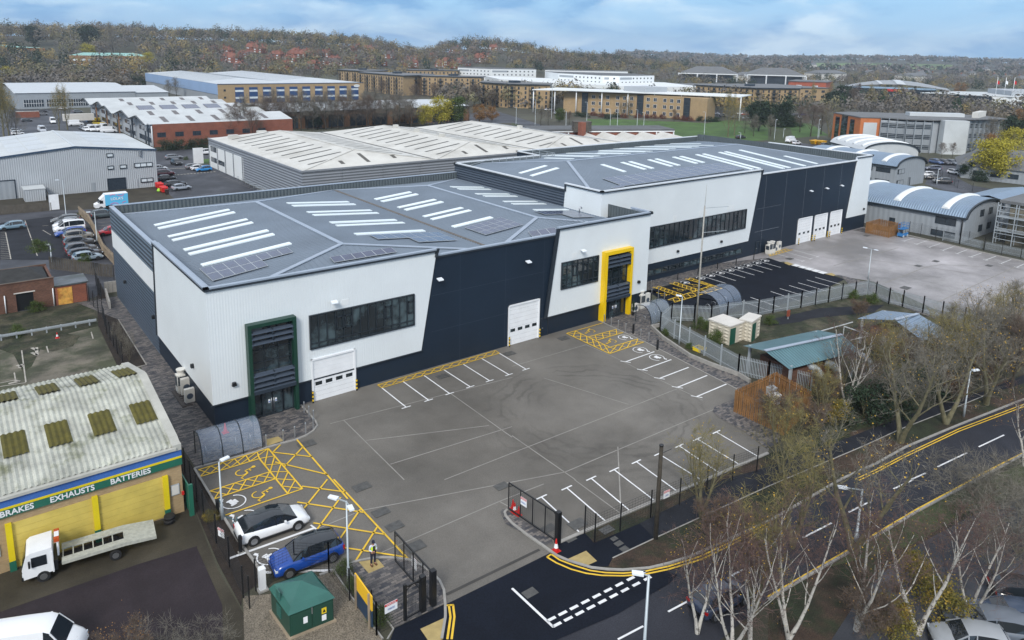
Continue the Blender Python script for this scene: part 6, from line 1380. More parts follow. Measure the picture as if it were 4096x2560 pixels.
for(k,x,y,a,c,lab)in(('estate',620,590,pi*.97,Gy,'black saloon nearest the top of the west car park row'),('hatch',640,618,pi*.97,(.16,.18,.2),'grey hatchback second in the row below the black saloon'),('hatch',622,640,pi*.98,Wt,'small white car tucked behind the white people carrier'),('minivan',655,672,pi*1.0,Wt,'white people carrier with dark side windows in the row by the fence'),('estate',668,715,pi*1.0,(.01,.06,.30),'bright blue estate parked next to the white people carrier'),('suv',745,752,0,(.20,.19,.17),'beige grey off roader between the blue estate and the dark grey one'),('suv',752,812,0,(.05,.052,.056),'dark grey off roader with roof rails in the middle of the fence row'),('suv',772,876,0,(.06,.06,.065),'charcoal off roader with red tail lights in the fence row'),('estate',808,912,.03,(.035,.035,.04),'black estate with tall red tail lights second from the bottom of the row'),('hatch',830,950,.05,(.25,.32,.38),'silver blue car at the bottom of the row against the wooden fence')):
 car(k,21,x,y,a,c,lab,group=g1)
car('hatch',21,118,655,pi,(.16,.25,.32),'pale blue hatchback driving across the open west car park',group=g1)
car('suv',21,985,545,0,(.06,.08,.09),'dark teal off roader behind the wooden fence at the warehouse corner',group=g1)
car('hatch',21,1045,705,pi*1.0,Rd,'red car half hidden by the warehouse corner',group=g1)
g2='cars beside the grey trade unit'
for(k,x,y,a,c,lab)in(('hatch',1505,98,0,Wt,'white car nose visible past the trade unit corner'),('hatch',1535,125,0,(.2,.22,.24),'grey hatchback between the white and the maroon car'),('suv',1560,150,0,Mr,'maroon car parked near the trade unit corner'),('hatch',1580,195,pi*0,Dk,'black hatchback below the maroon car'),('estate',1660,248,.1,(.02,.02,.022),'black estate at the edge of the raised kerb'),('hatch',1715,283,.1,(.32,.36,.42),'silver blue hatchback closest to the red bins'),('suv',1668,45,-1.45,Dk,'black off roader driving towards the zebra crossing'),('estate',1840,82,0,(.2,.21,.23),'grey car behind the white one by the white walled shed'),('hatch',1880,96,0,Wt,'white hatchback between the grey and bright blue cars'),('hatch',1925,108,pi,(.01,.22,.55),'bright blue hatchback parked next to the zebra crossing')):
 car(k,21,x,y,a,c,lab,group=g2)
car('estate',8,1080,242,0,(.2,.22,.25),'silver grey saloon passing on the estate road',group=g2);car('suv',8,1265,215,pi,Wt,'white pickup truck at the left end of the white roofed warehouse','pickup_truck','pickup',g2,1.08)
g3='vehicles in the far left yards'
for(k,x,y,a,c,lab,nm)in(('van',400,1250,-1.5,Wt,'white van alone on the pale concrete yard','white_van'),('suv',815,1238,-1.5,Wt,'white off roader leftmost in the van line','parked_car'),('van',866,1240,-1.5,Wt,'white van second in the line near the workshop units','white_van'),('van',925,1238,-1.5,Wt,'white van third in the line near the workshop units','white_van'),('van',988,1225,-1.5,Wt,'white van rightmost of the line facing the camera','white_van'),('van',1030,1255,0,Wt,'long white van lying across in front of the van line','white_van'),('estate',780,1225,-1.5,Gy,'dark car just left of the van line','parked_car'),('van',500,1165,-1.6,Wt,'white van beside the leafless poplar','white_van'),('hatch',255,1150,.1,(.05,.06,.07),'dark hatchback below the low brick wall','parked_car'),('hatch',595,1035,0,Wt,'white car in front of the far white shed','parked_car'),('hatch',737,1065,0,(.12,.14,.16),'grey car on the marked far bays','parked_car'),('hatch',405,1062,0,(.03,.03,.035),'black car behind the low brick wall','parked_car'),('hatch',408,1090,0,(.15,.15,.16),'dark grey car nearest the end of the brick wall','parked_car'),('hatch',190,1020,0,(.2,.2,.22),'grey car at the left end of the far white shed','parked_car'),('van',720,1190,0,Wt,'white flat fronted van near the container','white_van'),('hatch',170,1275,0,Wt,'white car under the big poplar at the left edge','parked_car'),('hatch',160,1250,0,Sv,'silver car under the big poplar at the left edge','parked_car')):
 car(k,11,x,y,a,c,lab,nm,'van' if 'van' in nm else 'car',g3)
g4='cars east of the barrel roofed units'
for(k,t,x,y,a,c,lab)in(('hatch',24,1497,155,2.2,Wt,'white car parked on the lane beyond the barrel roofed unit'),('hatch',24,1553,185,2.2,Dk,'black hatchback between the white car and the black off roader'),('suv',24,1643,222,2.2,Dk,'black off roader nearest the lane gate'),('hatch',24,1762,135,-1.9,Wt,'white hatchback alone on the brick paved lot'),('suv',24,1587,38,-1.9,(.05,.09,.2),'dark blue car first from the left in the upper row'),('suv',24,1660,42,-1.9,(.04,.04,.05),'black car second from the left in the upper row'),('suv',24,1732,44,-1.9,(.1,.12,.15),'grey car third from the left in the upper row'),('suv',24,1800,48,-1.9,(.02,.06,.22),'blue car fourth from the left in the upper row'),('estate',24,1555,95,2.4,(.12,.14,.2),'grey car parked along the mesh fence'),
('van',14,215,1345,.1,Wt,'white van with roof rack beyond the rear warehouse parapet'),('hatch',14,270,1366,0,Wt,'white car half hidden by the rear warehouse parapet'),('hatch',14,535,1385,0,(.04,.045,.05),'dark car beside the yellow skips'),('estate',13,2160,1310,-.1,Dk,'black car passing under the poplar on the far road'),('hatch',14,290,1120,0,Wt,'white car beyond the dark hedge'),('hatch',14,330,1093,0,(.03,.08,.3),'blue car above the dark hedge'),('hatch',14,40,1100,0,Wt,'white car left of the far conifer')):
 car(k,t,x,y,a,c,lab,group=g4)
g5='cars parked by the canopy office'
for i,(x,y,c,w_)in enumerate(((340,1045,Wt,'white'),(395,1050,Dk,'black'),(415,1078,Sv,'silver'),(455,1045,Gy,'dark grey'),(490,1055,Wt,'second white'),(1930,1085,Wt,'white'),(1990,1100,Wt,'far white'),(2145,1083,Wt,'white'),(2200,1090,Rd,'red'),(2100,1118,Sv,'silver'),(2210,1125,(.4,.5,.6),'pale blue'))):
 lab=f'{w_} car '+(f'number {i+1} from the left beside the canopy office' if i<5 else('at the right end of the canopy office' if i<7 else 'on the lot right of the big poplar'))
 lab={0:'white car leftmost on the lot left of the canopy office',1:'black car second on the lot left of the canopy office',2:'silver car lowest on the lot left of the canopy office',3:'dark grey car on the lot left of the canopy office',4:'white car closest to the left mast of the canopy office'}.get(i,lab)
 car('hatch',13,x,y,.3*i,c,lab,group=g5)
for i,(x,y,c,w_)in enumerate(((1135,945,Rd,'red'),(1160,945,Wt,'white'),(1190,947,Sv,'silver'),(1530,955,Wt,'white'),(1770,905,(.3,.45,.6),'pale blue'),(1830,905,Wt,'white'),(2170,1100,(.1,.12,.16),'dark'),(2240,1100,Wt,'white'))):
 car('hatch',14,x,y,.5+.2*i,c,f'{w_} car '+('parked under the domed showroom front' if i<3 else 'behind the trees right of the domed showroom' if i<6 else 'below the right edge white office'),group='cars by the far showroom')
g6='cars in the bottom right car park'
dirn=(P(44,2300,1500)-P(44,1700,1400)).normalized();aa=atan2(dirn.y,dirn.x)
for(k,x,y,c,lab)in((('hatch',True,False),1900,1600,(.30,.32,.34),'silver white hatchback with red tail light cut by the bottom edge'),(('estate',True,False),2080,1450,(.12,.14,.17),'silver car under the yellow leaves at bottom right'),(('estate',True,False),2310,1370,(.03,.05,.09),'dark blue car between silver and black cars at the right edge'),(('hatch',True,False),2450,1170,(.015,.015,.018),'black car with red tail light at the right edge')):
 car(k,44,x,y,aa+(pi if 'silver' in lab else 0),c,lab,group=g6)
dr_=P(43,1680,1140)-P(43,1475,1250)
car(('hatch',True,False),43,1960,1180,atan2(dr_.y,dr_.x),(.03,.04,.07),'dark car on the main road seen through the birches','passing_car',group=g6)
car('van',41,270,1735,atan2(*(lambda d:(d.y,d.x))(P(41,900,1400)-P(41,0,1540))),(.78,.8,.82),'white panel van with grimy roof at the bottom left corner','panel_van','van',scale=.98,group=None)
for o,col in CARS:
 for c in o.children:c.color=(*col,1)
# grime panels on the near van roof
# Lola's box van
LV=thing('delivery_van','white cab box van with bright blue painted body on the estate apron','van')
b=MB();b.prism([(2.9,-1.0,.45),(2.9,-1.0,1.05),(2.25,-1.0,1.35),(1.55,-1.0,2.05),(1.3,-1.0,2.1),(1.1,-1.0,2.1),(1.1,-1.0,.45)],(0,2,0));b.prism([(2.0,-.95,2.0),(1.0,-.95,2.95),(-2.9,-.95,3.0),(-2.9,-.95,2.95),(.95,-.95,2.05)],(0,1.9,0));b.build('cab',M['white_paint'],LV)
b=MB();b.box(-3.0,-1.08,.75,1.08,1.08,2.92,0);b.box(-3.02,-1.1,2.92,1.05,1.1,3.0,1);bx_=b.build('box_body',[M['sky_van'],M['white_paint']],LV)
b=MB();b.box(1.45,-1.02,1.25,2.1,-1.0,1.85);b.box(1.45,1.0,1.25,2.1,1.02,1.85);b.face([(2.27,-.9,1.38),(2.27,.9,1.38),(1.6,.85,2.07),(1.6,-.85,2.07)]);b.build('windows',M['car_glass'],LV)
for X in(1.9,-1.9):
 for s in(-1,1):b=MB();b.tube([(X,s*.75,.36),(X,s*1.02,.36)],.36,14);w_=b.build('wheel',M['rubber'],LV);b=MB();b.tube([(X,s*1.02,.36),(X,s*1.03,.36)],.22,10);b.build('rim',M['rim'],w_)
b=MB();b.box(-3,-.9,.4,2.6,.9,.75);b.build('chassis',M['black'],LV)
for s in(-1,1):
 b=MB();
 for(cx,cz,r_,a0,a1)in((-1.7,2.9,.6,3.3,5.9),(-.3,2.6,.5,0.2,2.8),(-2.6,.9,.7,.2,1.5),(-.5,.7,.8,.5,2.6)):
  pts=[(cx+cos(a0+(a1-a0)*i/8)*r_,s*1.1,cz+sin(a0+(a1-a0)*i/8)*r_*.6)for i in range(9)]
  for p,q in zip(pts,pts[1:]):b.bar(p,q,.03,.1)if .8<p[2]<2.9 and .8<q[2]<2.9 else None
 b.build('pink_ribbon',M['pink'],LV)
 text('lettering',"LOLA'S",.72,M['white_paint'],LV,(-1.0,s*1.12,2.0),(-s,0,0),(0,0,1),.01,bold=.015)
LV.location=(*P(21,1050,455).xy,0.03);LV.rotation_euler=(0,0,pi)
# recovery truck in front of the yellow shutters
RT_=thing('recovery_truck','small white recovery truck with worn grey slatted tilt bed outside the yellow shutters','truck')
b=MB();b.prism([(3.3,-.95,.45),(3.36,-.95,1.1),(3.1,-.95,1.95),(2.9,-.95,2.1),(1.75,-.95,2.15),(1.7,-.95,.55)],(0,1.9,0));b.box(1.72,-1.0,.5,1.8,1.0,1.9);b.build('cab',M['white_paint'],RT_)
b=MB();b.face([(3.37,-.85,1.12),(3.37,.85,1.12),(3.13,.82,1.93),(3.13,-.82,1.93)]);b.box(2.05,-.975,1.15,2.85,-.951,1.8);b.box(2.05,.951,1.15,2.85,.975,1.8);b.build('windows',M['car_glass'],RT_)
b=MB();b.box(3.3,-.9,.38,3.42,.9,.62);b.box(-2.6,-.35,.5,1.7,.35,.7);b.box(1.5,-.9,.5,1.75,.9,1.2);b.build('chassis',M['black'],RT_)
b=MB();b.box(1.35,-.55,2.15,1.6,.55,2.4,0);b.box(1.33,.3,2.18,1.62,.57,2.42,1);b.box(1.33,-.57,2.18,1.62,-.3,2.42,1);b.box(1.4,-.5,1.2,1.5,.5,2.2,0);b.build('beacon_bar',[M['white_paint'],mat('amber',(.45,.08,.02),.3)],RT_)
b=MB()
for s in(-1,1):
 for i in range(5):
  y0_,y1_=s*(.45+.11*i),s*(.54+.11*i);y0_,y1_=min(y0_,y1_),max(y0_,y1_)
  b.prism([(1.3,y0_,.98),(-2.2,y0_,1.06),(-4.0,y0_,.88),(-4.0,y0_,.82),(-2.2,y0_,.98),(1.3,y0_,.9)],(0,y1_-y0_,0))
 b.prism([(1.3,s*1.02,1.02),(-2.2,s*1.02,1.1),(-4.0,s*1.02,.9),(-4.0,s*1.02,.74),(-2.2,s*1.02,.86),(1.3,s*1.02,.82)],(0,-s*.05,0))
for i in range(6):b.box(1.2-.55*i,-.45,.9,1.26-.55*i,.45,.96)
b.box(-2.2,-.45,.9,-2.15,.45,1.05);b.face([(-2.2,-.44,1.04),(-4.0,-.44,.87),(-4.0,.44,.87),(-2.2,.44,1.04)]);b.build('tilt_bed',mat('bed_grey',(.40,.41,.36),.6,var=.2,scale=4),RT_)
for X,rr in((2.3,.36),(-1.6,.34)):
 for s in(-1,1):b=MB();b.tube([(X,s*.7,rr),(X,s*.97,rr)],rr,14);w_=b.build('wheel',M['rubber'],RT_);b=MB();b.tube([(X,s*.97,rr),(X,s*.98,rr)],rr*.58,10);b.build('rim',M['rim'],w_)
for s in(-1,1):b=MB();b.box(3.2,s*.8-.08,.62,3.38,s*.8+.08,.78);b.build('headlight',M['headlight'],RT_);b=MB();b.box(2.9,s*1.1-.03,1.3,3.0,s*1.1+.12*s,1.7);b.build('mirror',M['black'],RT_)
fa=P(41,420,965);ra=P(41,975,800);dd=fa-ra;n_=Vector((-dd.y,dd.x,0)).normalized();n_=n_ if n_.y>0 else-n_;mid=fa+n_*.97-dd.normalized()*2.3
RT_.location=(mid.x,mid.y,.03);RT_.rotation_euler=(0,0,atan2(dd.y,dd.x))
# ================================================================ SITE FURNITURE
def at0(name,label,cat,p,group=None):return thing(name,label,cat,(p.x,p.y,0),group)
def bollard(p,label,kind_='steel',g_='steel bollards at the warehouse entrances'):
 T=at0('bollard',label,'bollard',p,g_);x,y=p.x,p.y
 if kind_=='steel':b=MB();b.lathe((x,y,0),[(.06,0),(.06,1.0),(.045,1.05)],10);b.build('post',M['steel'],T);b=MB();b.lathe((x,y,1.05),[(.055,0),(.055,.05)],10);b.build('cap',M['lamp_grey'],T)
 elif kind_=='black':b=MB();b.lathe((x,y,0),[(.07,0),(.07,.9)],10);b.build('post',M['black'],T);b=MB();b.lathe((x,y,.9),[(.1,0),(.1,.16),(.06,.2)],10);b.build('head',M['black'],T)
 else:
  b=MB()
  for i in range(6):b.lathe((x,y,.19*i),[(.08,0),(.08,.19)],10,i%2)
  b.build('striped_post',[M['black'],M['yellow_frame']],T);b=MB();b.lathe((x,y,1.14),[(.08,0),(.04,.05)],10);b.build('cap',M['black'],T)
 return T
ordn=('first','second','third','fourth','fifth','sixth','seventh','eighth','ninth')
for i,(x,y)in enumerate(((456,878),(502,920),(545,960),(542,1035),(470,1083),(368,1118),(260,1152),(98,1200))):bollard(P(32,x,y),f'{ordn[i]} steel bollard round the west entrance paving, counted from the roller door')
for i,(t,x,y)in enumerate(((0,2416.5,1291),(0,2444.5,1303),(0,2472.5,1316),(0,2502,1329),(0,2562,1353),(33,1290,205))):bollard(P(t,x,y),f'{ordn[i]} steel bollard along the east bays, counted from the yellow frame')
for i,(x,y)in enumerate(((1312,1205),(1318,1295),(1380,1330),(1438,1325),(1382,1280))):bollard(P(23,x,y),f'{ordn[i]} steel bollard near the outdoor cooling units, counted from the wall')
for i,(t,x,y)in enumerate(((33,1143,135),(33,1375,290),(23,1565,1132),(23,1757,1082),(23,1940,1032),(23,2116,988),(23,2283,942),(23,1312,1330))):bollard(P(t,x,y),f'{ordn[i]} black lighting bollard along the paved walk, counted from the front yard','black','black lighting bollards')
for i,(t,x,y,w_)in enumerate(((32,541,785,'left of the west roller door'),(32,953,665,'right of the west roller door'),(32,2394,255,'left of the middle roller door'),(33,262,170,'right of the middle roller door'),(24,288,800,'left of the first rear roller door'),(24,414,768,'right of the first rear roller door'),(24,439,765,'left of the second rear roller door'),(24,558,732,'right of the second rear roller door'),(24,580,728,'left of the third rear roller door'),(24,695,695,'right of the third rear roller door'))):bollard(P(t,x,y),f'black and yellow striped post {w_}','stripe','striped guard posts')
def ac_unit(p,label,fan=True,s=1.0,h=1.9):
 T=at0('cooling_unit',label,'cooling unit',p,'outdoor cooling units');x,y=p.x,p.y
 if fan:
  b=MB();b.box(x-.45*s,y-.4*s,.2,x+.45*s,y+.4*s,h);b.box(x-.4*s,y-.35*s,0,x+.4*s,y+.35*s,.2);b.build('case',M['ac_white'],T)
  b=MB()
  for i in range(4):
   for j in range(6):b.box(x-.38*s+i*.19*s,y-.43*s,.9+j*.15,x-.38*s+i*.19*s+.15*s,y-.4*s,.9+j*.15+.12)
  b.box(x-.47*s,y-.3*s,.8,x-.45*s,y+.3*s,h-.15);b.build('grille',M['louvre_dark'],T);b=MB();b.lathe((x,y,h),[(.36*s,0),(.33*s,.22),(.42*s,.42),(.42*s,.5),(.3*s,.5)],16);b.build('fan_cowl',M['ac_white'],T)
 else:
  b=MB();b.box(x-.45*s,y-.2*s,.12,x+.45*s,y+.2*s,h);b.box(x-.4*s,y-.15*s,0,x+.4*s,y+.15*s,.12);b.build('case',M['ac_white'],T);b=MB();b.tube([(x,y-.21*s,h*.5),(x,y-.2*s,h*.5)],.3*s,14);b.build('fan',M['louvre'],T)
 return T
pl=at0('equipment_plinth','dark slatted plinth carrying the cooling units beside the west wall','plinth',P(31,1740,780));a_=P(31,1625,690);c_=P(31,1710,830);b=MB()
for i in range(7):yv=a_.y+(c_.y-a_.y)*i/6;b.box(a_.x+.1,yv-.12,0,15.8,yv+.12,.1)
b.box(a_.x,min(a_.y,c_.y)-.2,.0,a_.x+.3,max(a_.y,c_.y)+.2,.14);b.build('slats',mat('plinth',(.07,.06,.055),.8),pl)
q=P(31,1690,700);ac_unit(q+Vector((.35,.2,0)),'tall cooling unit with round fan cowl on the plinth by the west wall');ac_unit(P(31,1745,715)+Vector((.2,.1,0)),'middle white box cooling unit beside the west wall',False,h=1.7);ac_unit(P(31,1790,790)+Vector((.1,.2,0)),'lower white box cooling unit at the end of the west plinth',False,.95,1.4)
ac_unit(P(23,1215,1400),'tall cooling unit with round fan cowl beside the yellow entrance');ac_unit(P(23,1270,1375),'white box cooling unit right of the tall one beside the yellow entrance',False,h=1.7);ac_unit(P(23,1160,1435),'low white box cooling unit next to the conical shrub',False,h=1.1)
for i,(x,y,f_)in enumerate(((5,888,1),(35,880,1),(65,868,0),(98,855,0))):ac_unit(P(24,x,y),('leftmost round cowl cooling unit at the rear car park wall','second round cowl cooling unit at the rear car park wall','low box cooling unit third at the rear car park wall','rightmost box cooling unit at the rear car park wall')[i],bool(f_),h=1.6 if i!=2 else 1.1)
# cycle shelters: curved clear roof on dark hoops
def shelter(label,a,c,dep,hz,side,hoops=4,clear=True,name='cycle_shelter'):
 a=Vector((a.x,a.y,0));c=Vector((c.x,c.y,0));d=(c-a);L_=d.length;d.normalize();n=Vector((-d.y,d.x,0))*side;T=at0(name,label,'shelter',a,'curved shelters');N=10
 prf=[(0,.25)]+[(dep*(1-cos(pi*.5*i/N))*.55,.25+(hz-.25)*sin(pi*.5*i/N))for i in range(1,N+1)]+[(dep*(.55+.45*i/4),hz-.12*(i/4)**2*2)for i in range(1,5)]
 b=MB()
 for k in range(2):
  V=[]
  for(u,z)in prf:V+=[a+n*(u+.0)+Vector((0,0,z)),c+n*u+Vector((0,0,z))]
 b.quads(V,[(2*i,2*i+1,2*i+3,2*i+2)for i in range(len(prf)-1)],0,True);b.build('curved_roof',M['shelter'],T)
 for h in range(hoops):
  p=a+d*L_*h/(hoops-1);b=MB()
  for(u0,z0),(u1,z1)in zip([(0,0)]+prf,prf):b.bar(p+n*u0+Vector((0,0,z0)),p+n*u1+Vector((0,0,z1)),.07)
  if h in(0,hoops-1):b.bar(p+n*dep+Vector((0,0,prf[-1][1])),p+n*dep,.07)
  b.build('hoop',M['frame_dark'],T)
 if clear:
  for p in(a,c):b=MB();b.face([p+n*u+Vector((0,0,z))for u,z in prf]+[p+n*dep,p+n*.0]);b.build('end_panel',M['clear'],T)
 for i in range(4):
  p=a+d*L_*(i+.5)/4+n*dep*.55;b=MB();b.tube([p,p+Vector((0,0,.75)),p+n*.25+Vector((0,0,.85)),p+n*.5+Vector((0,0,.75)),p+n*.5],.03,5);b.build('cycle_stand',M['steel'],T)
shelter('clear curved cycle shelter on block paving left of the green entrance',P(6,243,403),P(6,762,248),2.3,2.25,1)
shelter('blue tinted curved shelter by the palisade fence near the yellow entrance',P(5,225,448),P(5,400,385),2.4,2.3,1,3,False)
shelter('larger pale curved shelter on the black car park beyond the fence',P(5,820,355),P(5,1012,262),3.4,2.4,1,4,False)
# lamp posts
def lamp(t,x,y,h,label,heads='double',g_='grey lamp posts',ang=0,arm=.6,name='street_lamp',rr=.07):
 p=P(t,x,y);T=at0(name,label,'street lamp',p,g_);b=MB();b.tube([(p.x,p.y,0),(p.x,p.y,1.2),(p.x,p.y,1.25),(p.x,p.y,h)],[rr*1.5,rr*1.5,rr,rr*.75],8);b.build('pole',M['lamp_grey'],T)
 dv=[ang]if heads!='double' else[ang,ang+pi*.75]
 for a in dv:
  d=Vector((cos(a),sin(a),0));s=Vector((-d.y,d.x,0));o=Vector((p.x,p.y,h))
  b=MB();b.bar(o-Vector((0,0,.05)),o+d*arm+Vector((0,0,.05)),.06);b.build('arm',M['lamp_grey'],T)
  c=o+d*(arm+.28);b=MB();b.prism([c-d*.3-s*.17,c+d*.3-s*.14+Vector((0,0,.04)),c+d*.3+s*.14+Vector((0,0,.04)),c-d*.3+s*.17],(0,0,.1));b.build('lamp_head',M['lens'],T)
def hpx(t,x,y,t2,x2,y2):
 p=P(t,x,y);lo,hi=0,60;ty_=px(t2,x2,y2)[1]
 for _ in range(40):
  m=(lo+hi)/2;v=Vector((p.x,p.y,m))-CAM;w_=v.dot(FW)
  if CY-F*v.dot(UP)/w_>ty_:lo=m
  else:hi=m
 return lo
lamp(42,875,985,hpx(42,875,985,42,845,200),'tall grey lamp post with two flood heads beside the green substation','double',ang=2.2)
lamp(43,1235,1800,hpx(43,1235,1800,43,1293,900),'tall grey lamp post with pale head at the bottom edge of the road','single',ang=2.4,arm=.3,rr=.09)
lamp(44,820,660,hpx(44,820,660,44,885,90),'rust footed lamp post between the birches and the main road','single',ang=2.4,arm=1.0,rr=.1)
lamp(34,1848,915,hpx(34,1848,915,34,1915,480),'grey lamp post on the leafy verge by the main road','single',ang=-.6,arm=.2)
lamp(24,945,1125,hpx(24,945,1125,24,980,840),'slim lamp post with two heads in the rear concrete yard','double',ang=2.0)
lamp(33,1578,235,hpx(33,1578,235,23,1605,1290),'lamp post inside the palisade fence near the blue shelter','single',ang=2.2,arm=.1)
lamp(6,413,865,hpx(6,413,865,6,375,365),'lamp post with box head at the west disabled bays','single',ang=.2,arm=.15)
lamp(21,920,790,hpx(21,920,790,21,893,490),'lamp post beside the leaning wooden fence by the west car park','single',ang=pi,arm=.6)
lamp(21,628,560,hpx(21,628,700,21,605,298),'lamp post rising among the parked cars of the west row','single',ang=pi,arm=.6)
lamp(21,490,965,hpx(21,490,965,21,470,800),'short lamp post at the foot of the west car park','single',ang=pi,arm=.1)
for i,(x,y,yt)in enumerate(((372,1135,815),(925,1218,1030),(993,1218,1003),(1180,1215,1035),(1243,1218,1062),(1815,1278,1058),(508,1222,1050),(218,1190,940),(705,1160,965),(2158,1318,1252),(38,1180,1015))):
 lamp(13,x,y,hpx(13,x,y,13,x,yt),f'{("far left", "first", "second", "third", "fourth", "right hand", "left hand", "avenue", "bushes", "roadside", "leftmost")[i]} lamp post in front of the canopy office lawn','single','lamp posts round the canopy office',ang=pi,arm=.8,rr=.1)
for i,(x,y,yt)in enumerate(((58,1330,1133),(468,1315,1130),(478,1310,1218),(143,1310,1220))):lamp(14,x,y,hpx(14,x,y,14,x,yt),f'{("tall", "dark slim", "pale", "bare")[i]} post on the grass left of the orange office','single','lamp posts left of the orange office',ang=0,arm=.3,rr=.08)
lamp(24,1592,240,hpx(24,1592,240,24,1610,90),'lamp post on the lane beside the barrel roofed unit','single','lamp posts left of the orange office',ang=0,arm=.3,rr=.08)
for i,(x,y,yt)in enumerate(((237,755,655),(440,800,640),(644,760,628),(782,760,640),(870,760,630),(935,760,620),(1190,800,620),(1340,800,620),(1525,800,610),(483,795,725))):
 p=P(11,x,y);lamp(11,x,y,hpx(11,x,y,11,x,yt),f'{ordn[i] if i < 9 else "shortest"} slim lamp column among the far left woods, counted from the left','single','lamp columns in the far left woods',ang=0,arm=1,rr=.16)
# tall radio mast, telegraph pole
p=P(5,614,478);h=hpx(5,614,478,23,1862,235);T=at0('radio_mast','thin guyed radio mast with two side arms rising in front of the rear warehouse','mast',p);b=MB();b.tube([(p.x,p.y,0),(p.x,p.y,h*.86)],[.12,.09],6);b.tube([(p.x,p.y,h*.86),(p.x+.1,p.y,h)],[.03,.02],5);b.build('pole',mat('mast_grey',(.33,.32,.29),.6,var=.2,scale=4),T)
for zf,l_ in((.845,3.3),(.68,3.3)):b=MB();b.bar((p.x,p.y,h*zf),(p.x+l_,p.y-.9,h*zf),.05);b.build('side_arm',M['galv'],T)
p=P(43,1355,555);h=hpx(43,1355,555,33,1418,1185);T=at0('telegraph_pole','tall black wooden telegraph pole on the verge by the front yard','pole',p);b=MB();b.tube([(p.x,p.y,0),(p.x,p.y,h)],[.17,.13],8);b.build('pole',M['bark_dark'],T);b=MB();b.tube([(p.x,p.y,h-.05),(p.x,p.y,h+.06)],.15,8);b.bar((p.x,p.y,h-.6),(p.x+1.2,p.y+.1,h-.7),.03);b.build('cap',M['black'],T)
# cones
def cone(t,x,y,s,label,plain=False):
 p=P(t,x,y);T=at0('traffic_cone',label,'traffic cone',p,'traffic cones');b=MB();b.box(p.x-.2*s,p.y-.2*s,0,p.x+.2*s,p.y+.2*s,.05);b.build('base',M['red'],T);b=MB();pr_=[(.15,.05),(.115,.22),(.115,.22),(.07,.45),(.07,.45),(.03,.7)]
 for k,mi in((0,0),(2,0 if plain else 1),(4,0)):b.lathe((p.x,p.y,0),[(r*s,z*s)for r,z in pr_[k:k+2]],12,mi)
 b.build('cone',[M['red'],M['white_paint']],T)
cone(43,415,672,1.3,'tall cone with white sleeve at the foot of the right gate post');cone(43,8,275,1.1,'red cone furthest left behind the open gate',True);cone(43,25,305,1.1,'cone with white sleeve middle of the three behind the gate');cone(43,62,332,1.0,'plain red cone rightmost behind the gate',True);cone(31,543,172,1.0,'weathered cone on the derelict plot by the crash barrier');cone(6,438,112,1.3,'bright red cone seen through the clear cycle shelter',True)
# fences
def weldmesh(name,label,pts,h=2.1,gate=False,sag=0,every=2.6,group='black mesh fences',postm='black'):
 T=at0(name,label,'fence' if not gate else 'gate',pts[0],group);b=MB();posts=[]
 for a,c in zip(pts,pts[1:]):
  L_=(c-a).length;n=max(1,round(L_/every));posts+=[a.lerp(c,i/n)for i in range(n)];A_=Vector((a.x,a.y,0));C_=Vector((c.x,c.y,0))
  z=.08
  while z<h:b.bar(A_+Vector((0,0,z)),C_+Vector((0,0,z)),.012);z+=.2
  m_=int(L_/.25)
  for i in range(m_):q=A_.lerp(C_,i/m_);b.bar(q+Vector((0,0,.05)),q+Vector((0,0,h)),.006)
 b.build('mesh_panel',M[postm],T);posts.append(pts[-1])
 for q in posts:pm=MB();pm.box(q.x-.035,q.y-.035,0,q.x+.035,q.y+.035,h+.1);pm.build('post',M[postm],T)
 return T
weldmesh('mesh_fence','black mesh fence along the dark bed left of the charging cars',PL(41,1750,-60,1925,360,2045,600,2170,825,2300,1115,2360,1215))
weldmesh('mesh_fence','short black mesh fence between the blue car and the substation',PL(42,0,1050,365,870,690,880))
weldmesh('mesh_fence','black mesh fence along the planted bed by the to let board',PL(42,690,880,885,1140,1095,1350,1140,1470))
weldmesh('mesh_fence','black mesh fence between front yard and the roadside verge',PL(43,685,512,780,590,1020,485,1308,355,1580,235)+PL(33,2080,1512,2310,1430))
weldmesh('mesh_fence','black mesh fence along the planting strip beside the derelict plot',PL(21,845,1340,975,1500)+PL(31,1010,130,1110,320,1160,400))
weldmesh('mesh_fence','black mesh gate and fence beside the derelict hut',PL(21,830,1340,960,1330,910,1190,1080,1150),2.3)
weldmesh('mesh_fence','tall mesh fence in front of the long barrel roofed unit',PL(24,1330,700,1440,720,1580,755,1890,800,2040,855,2205,900,2385,935,2500,960),2.4,every=6)
weldmesh('mesh_fence','mesh fence along the lane east of the barrel roofed units',PL(24,1480,110,1700,200,1790,270,1930,300),2.2,every=4)
def big_gate(label,base,h=2.25,post_end=1,n=5):
 a,c=base;T=at0('swing_gate',label,'gate',a,'black entrance gates');d=(c-a).normalized();A_=Vector((a.x,a.y,.15));C_=Vector((c.x,c.y,.15));b=MB();H_=Vector((0,0,h-.2))
 for q0,q1 in((A_,C_),(A_+H_,C_+H_)):b.bar(q0,q1,.08)
 for i in range(n):q=A_.lerp(C_,i/(n-1));b.bar(q,q+H_,.06)
 b.bar(A_+H_*.85,A_+H_+d*.5,.05);b.bar(C_+H_*.85,C_+H_-d*.5,.05);b.build('frame',M['black'],T);m_=MB()
 z=.1
 while z<h-.25:m_.bar(A_+Vector((0,0,z)),C_+Vector((0,0,z)),.01);z+=.15
 k=int((c-a).length/.2)
 for i in range(k):q=A_.lerp(C_,i/k);m_.bar(q,q+H_,.006)
 m_.build('mesh_infill',M['black'],T);e=c if post_end else a;b=MB();b.box(e.x-.16,e.y-.16,0,e.x+.16,e.y+.16,h+.15);b.build('post',M['black'],T)
 return T,A_,C_
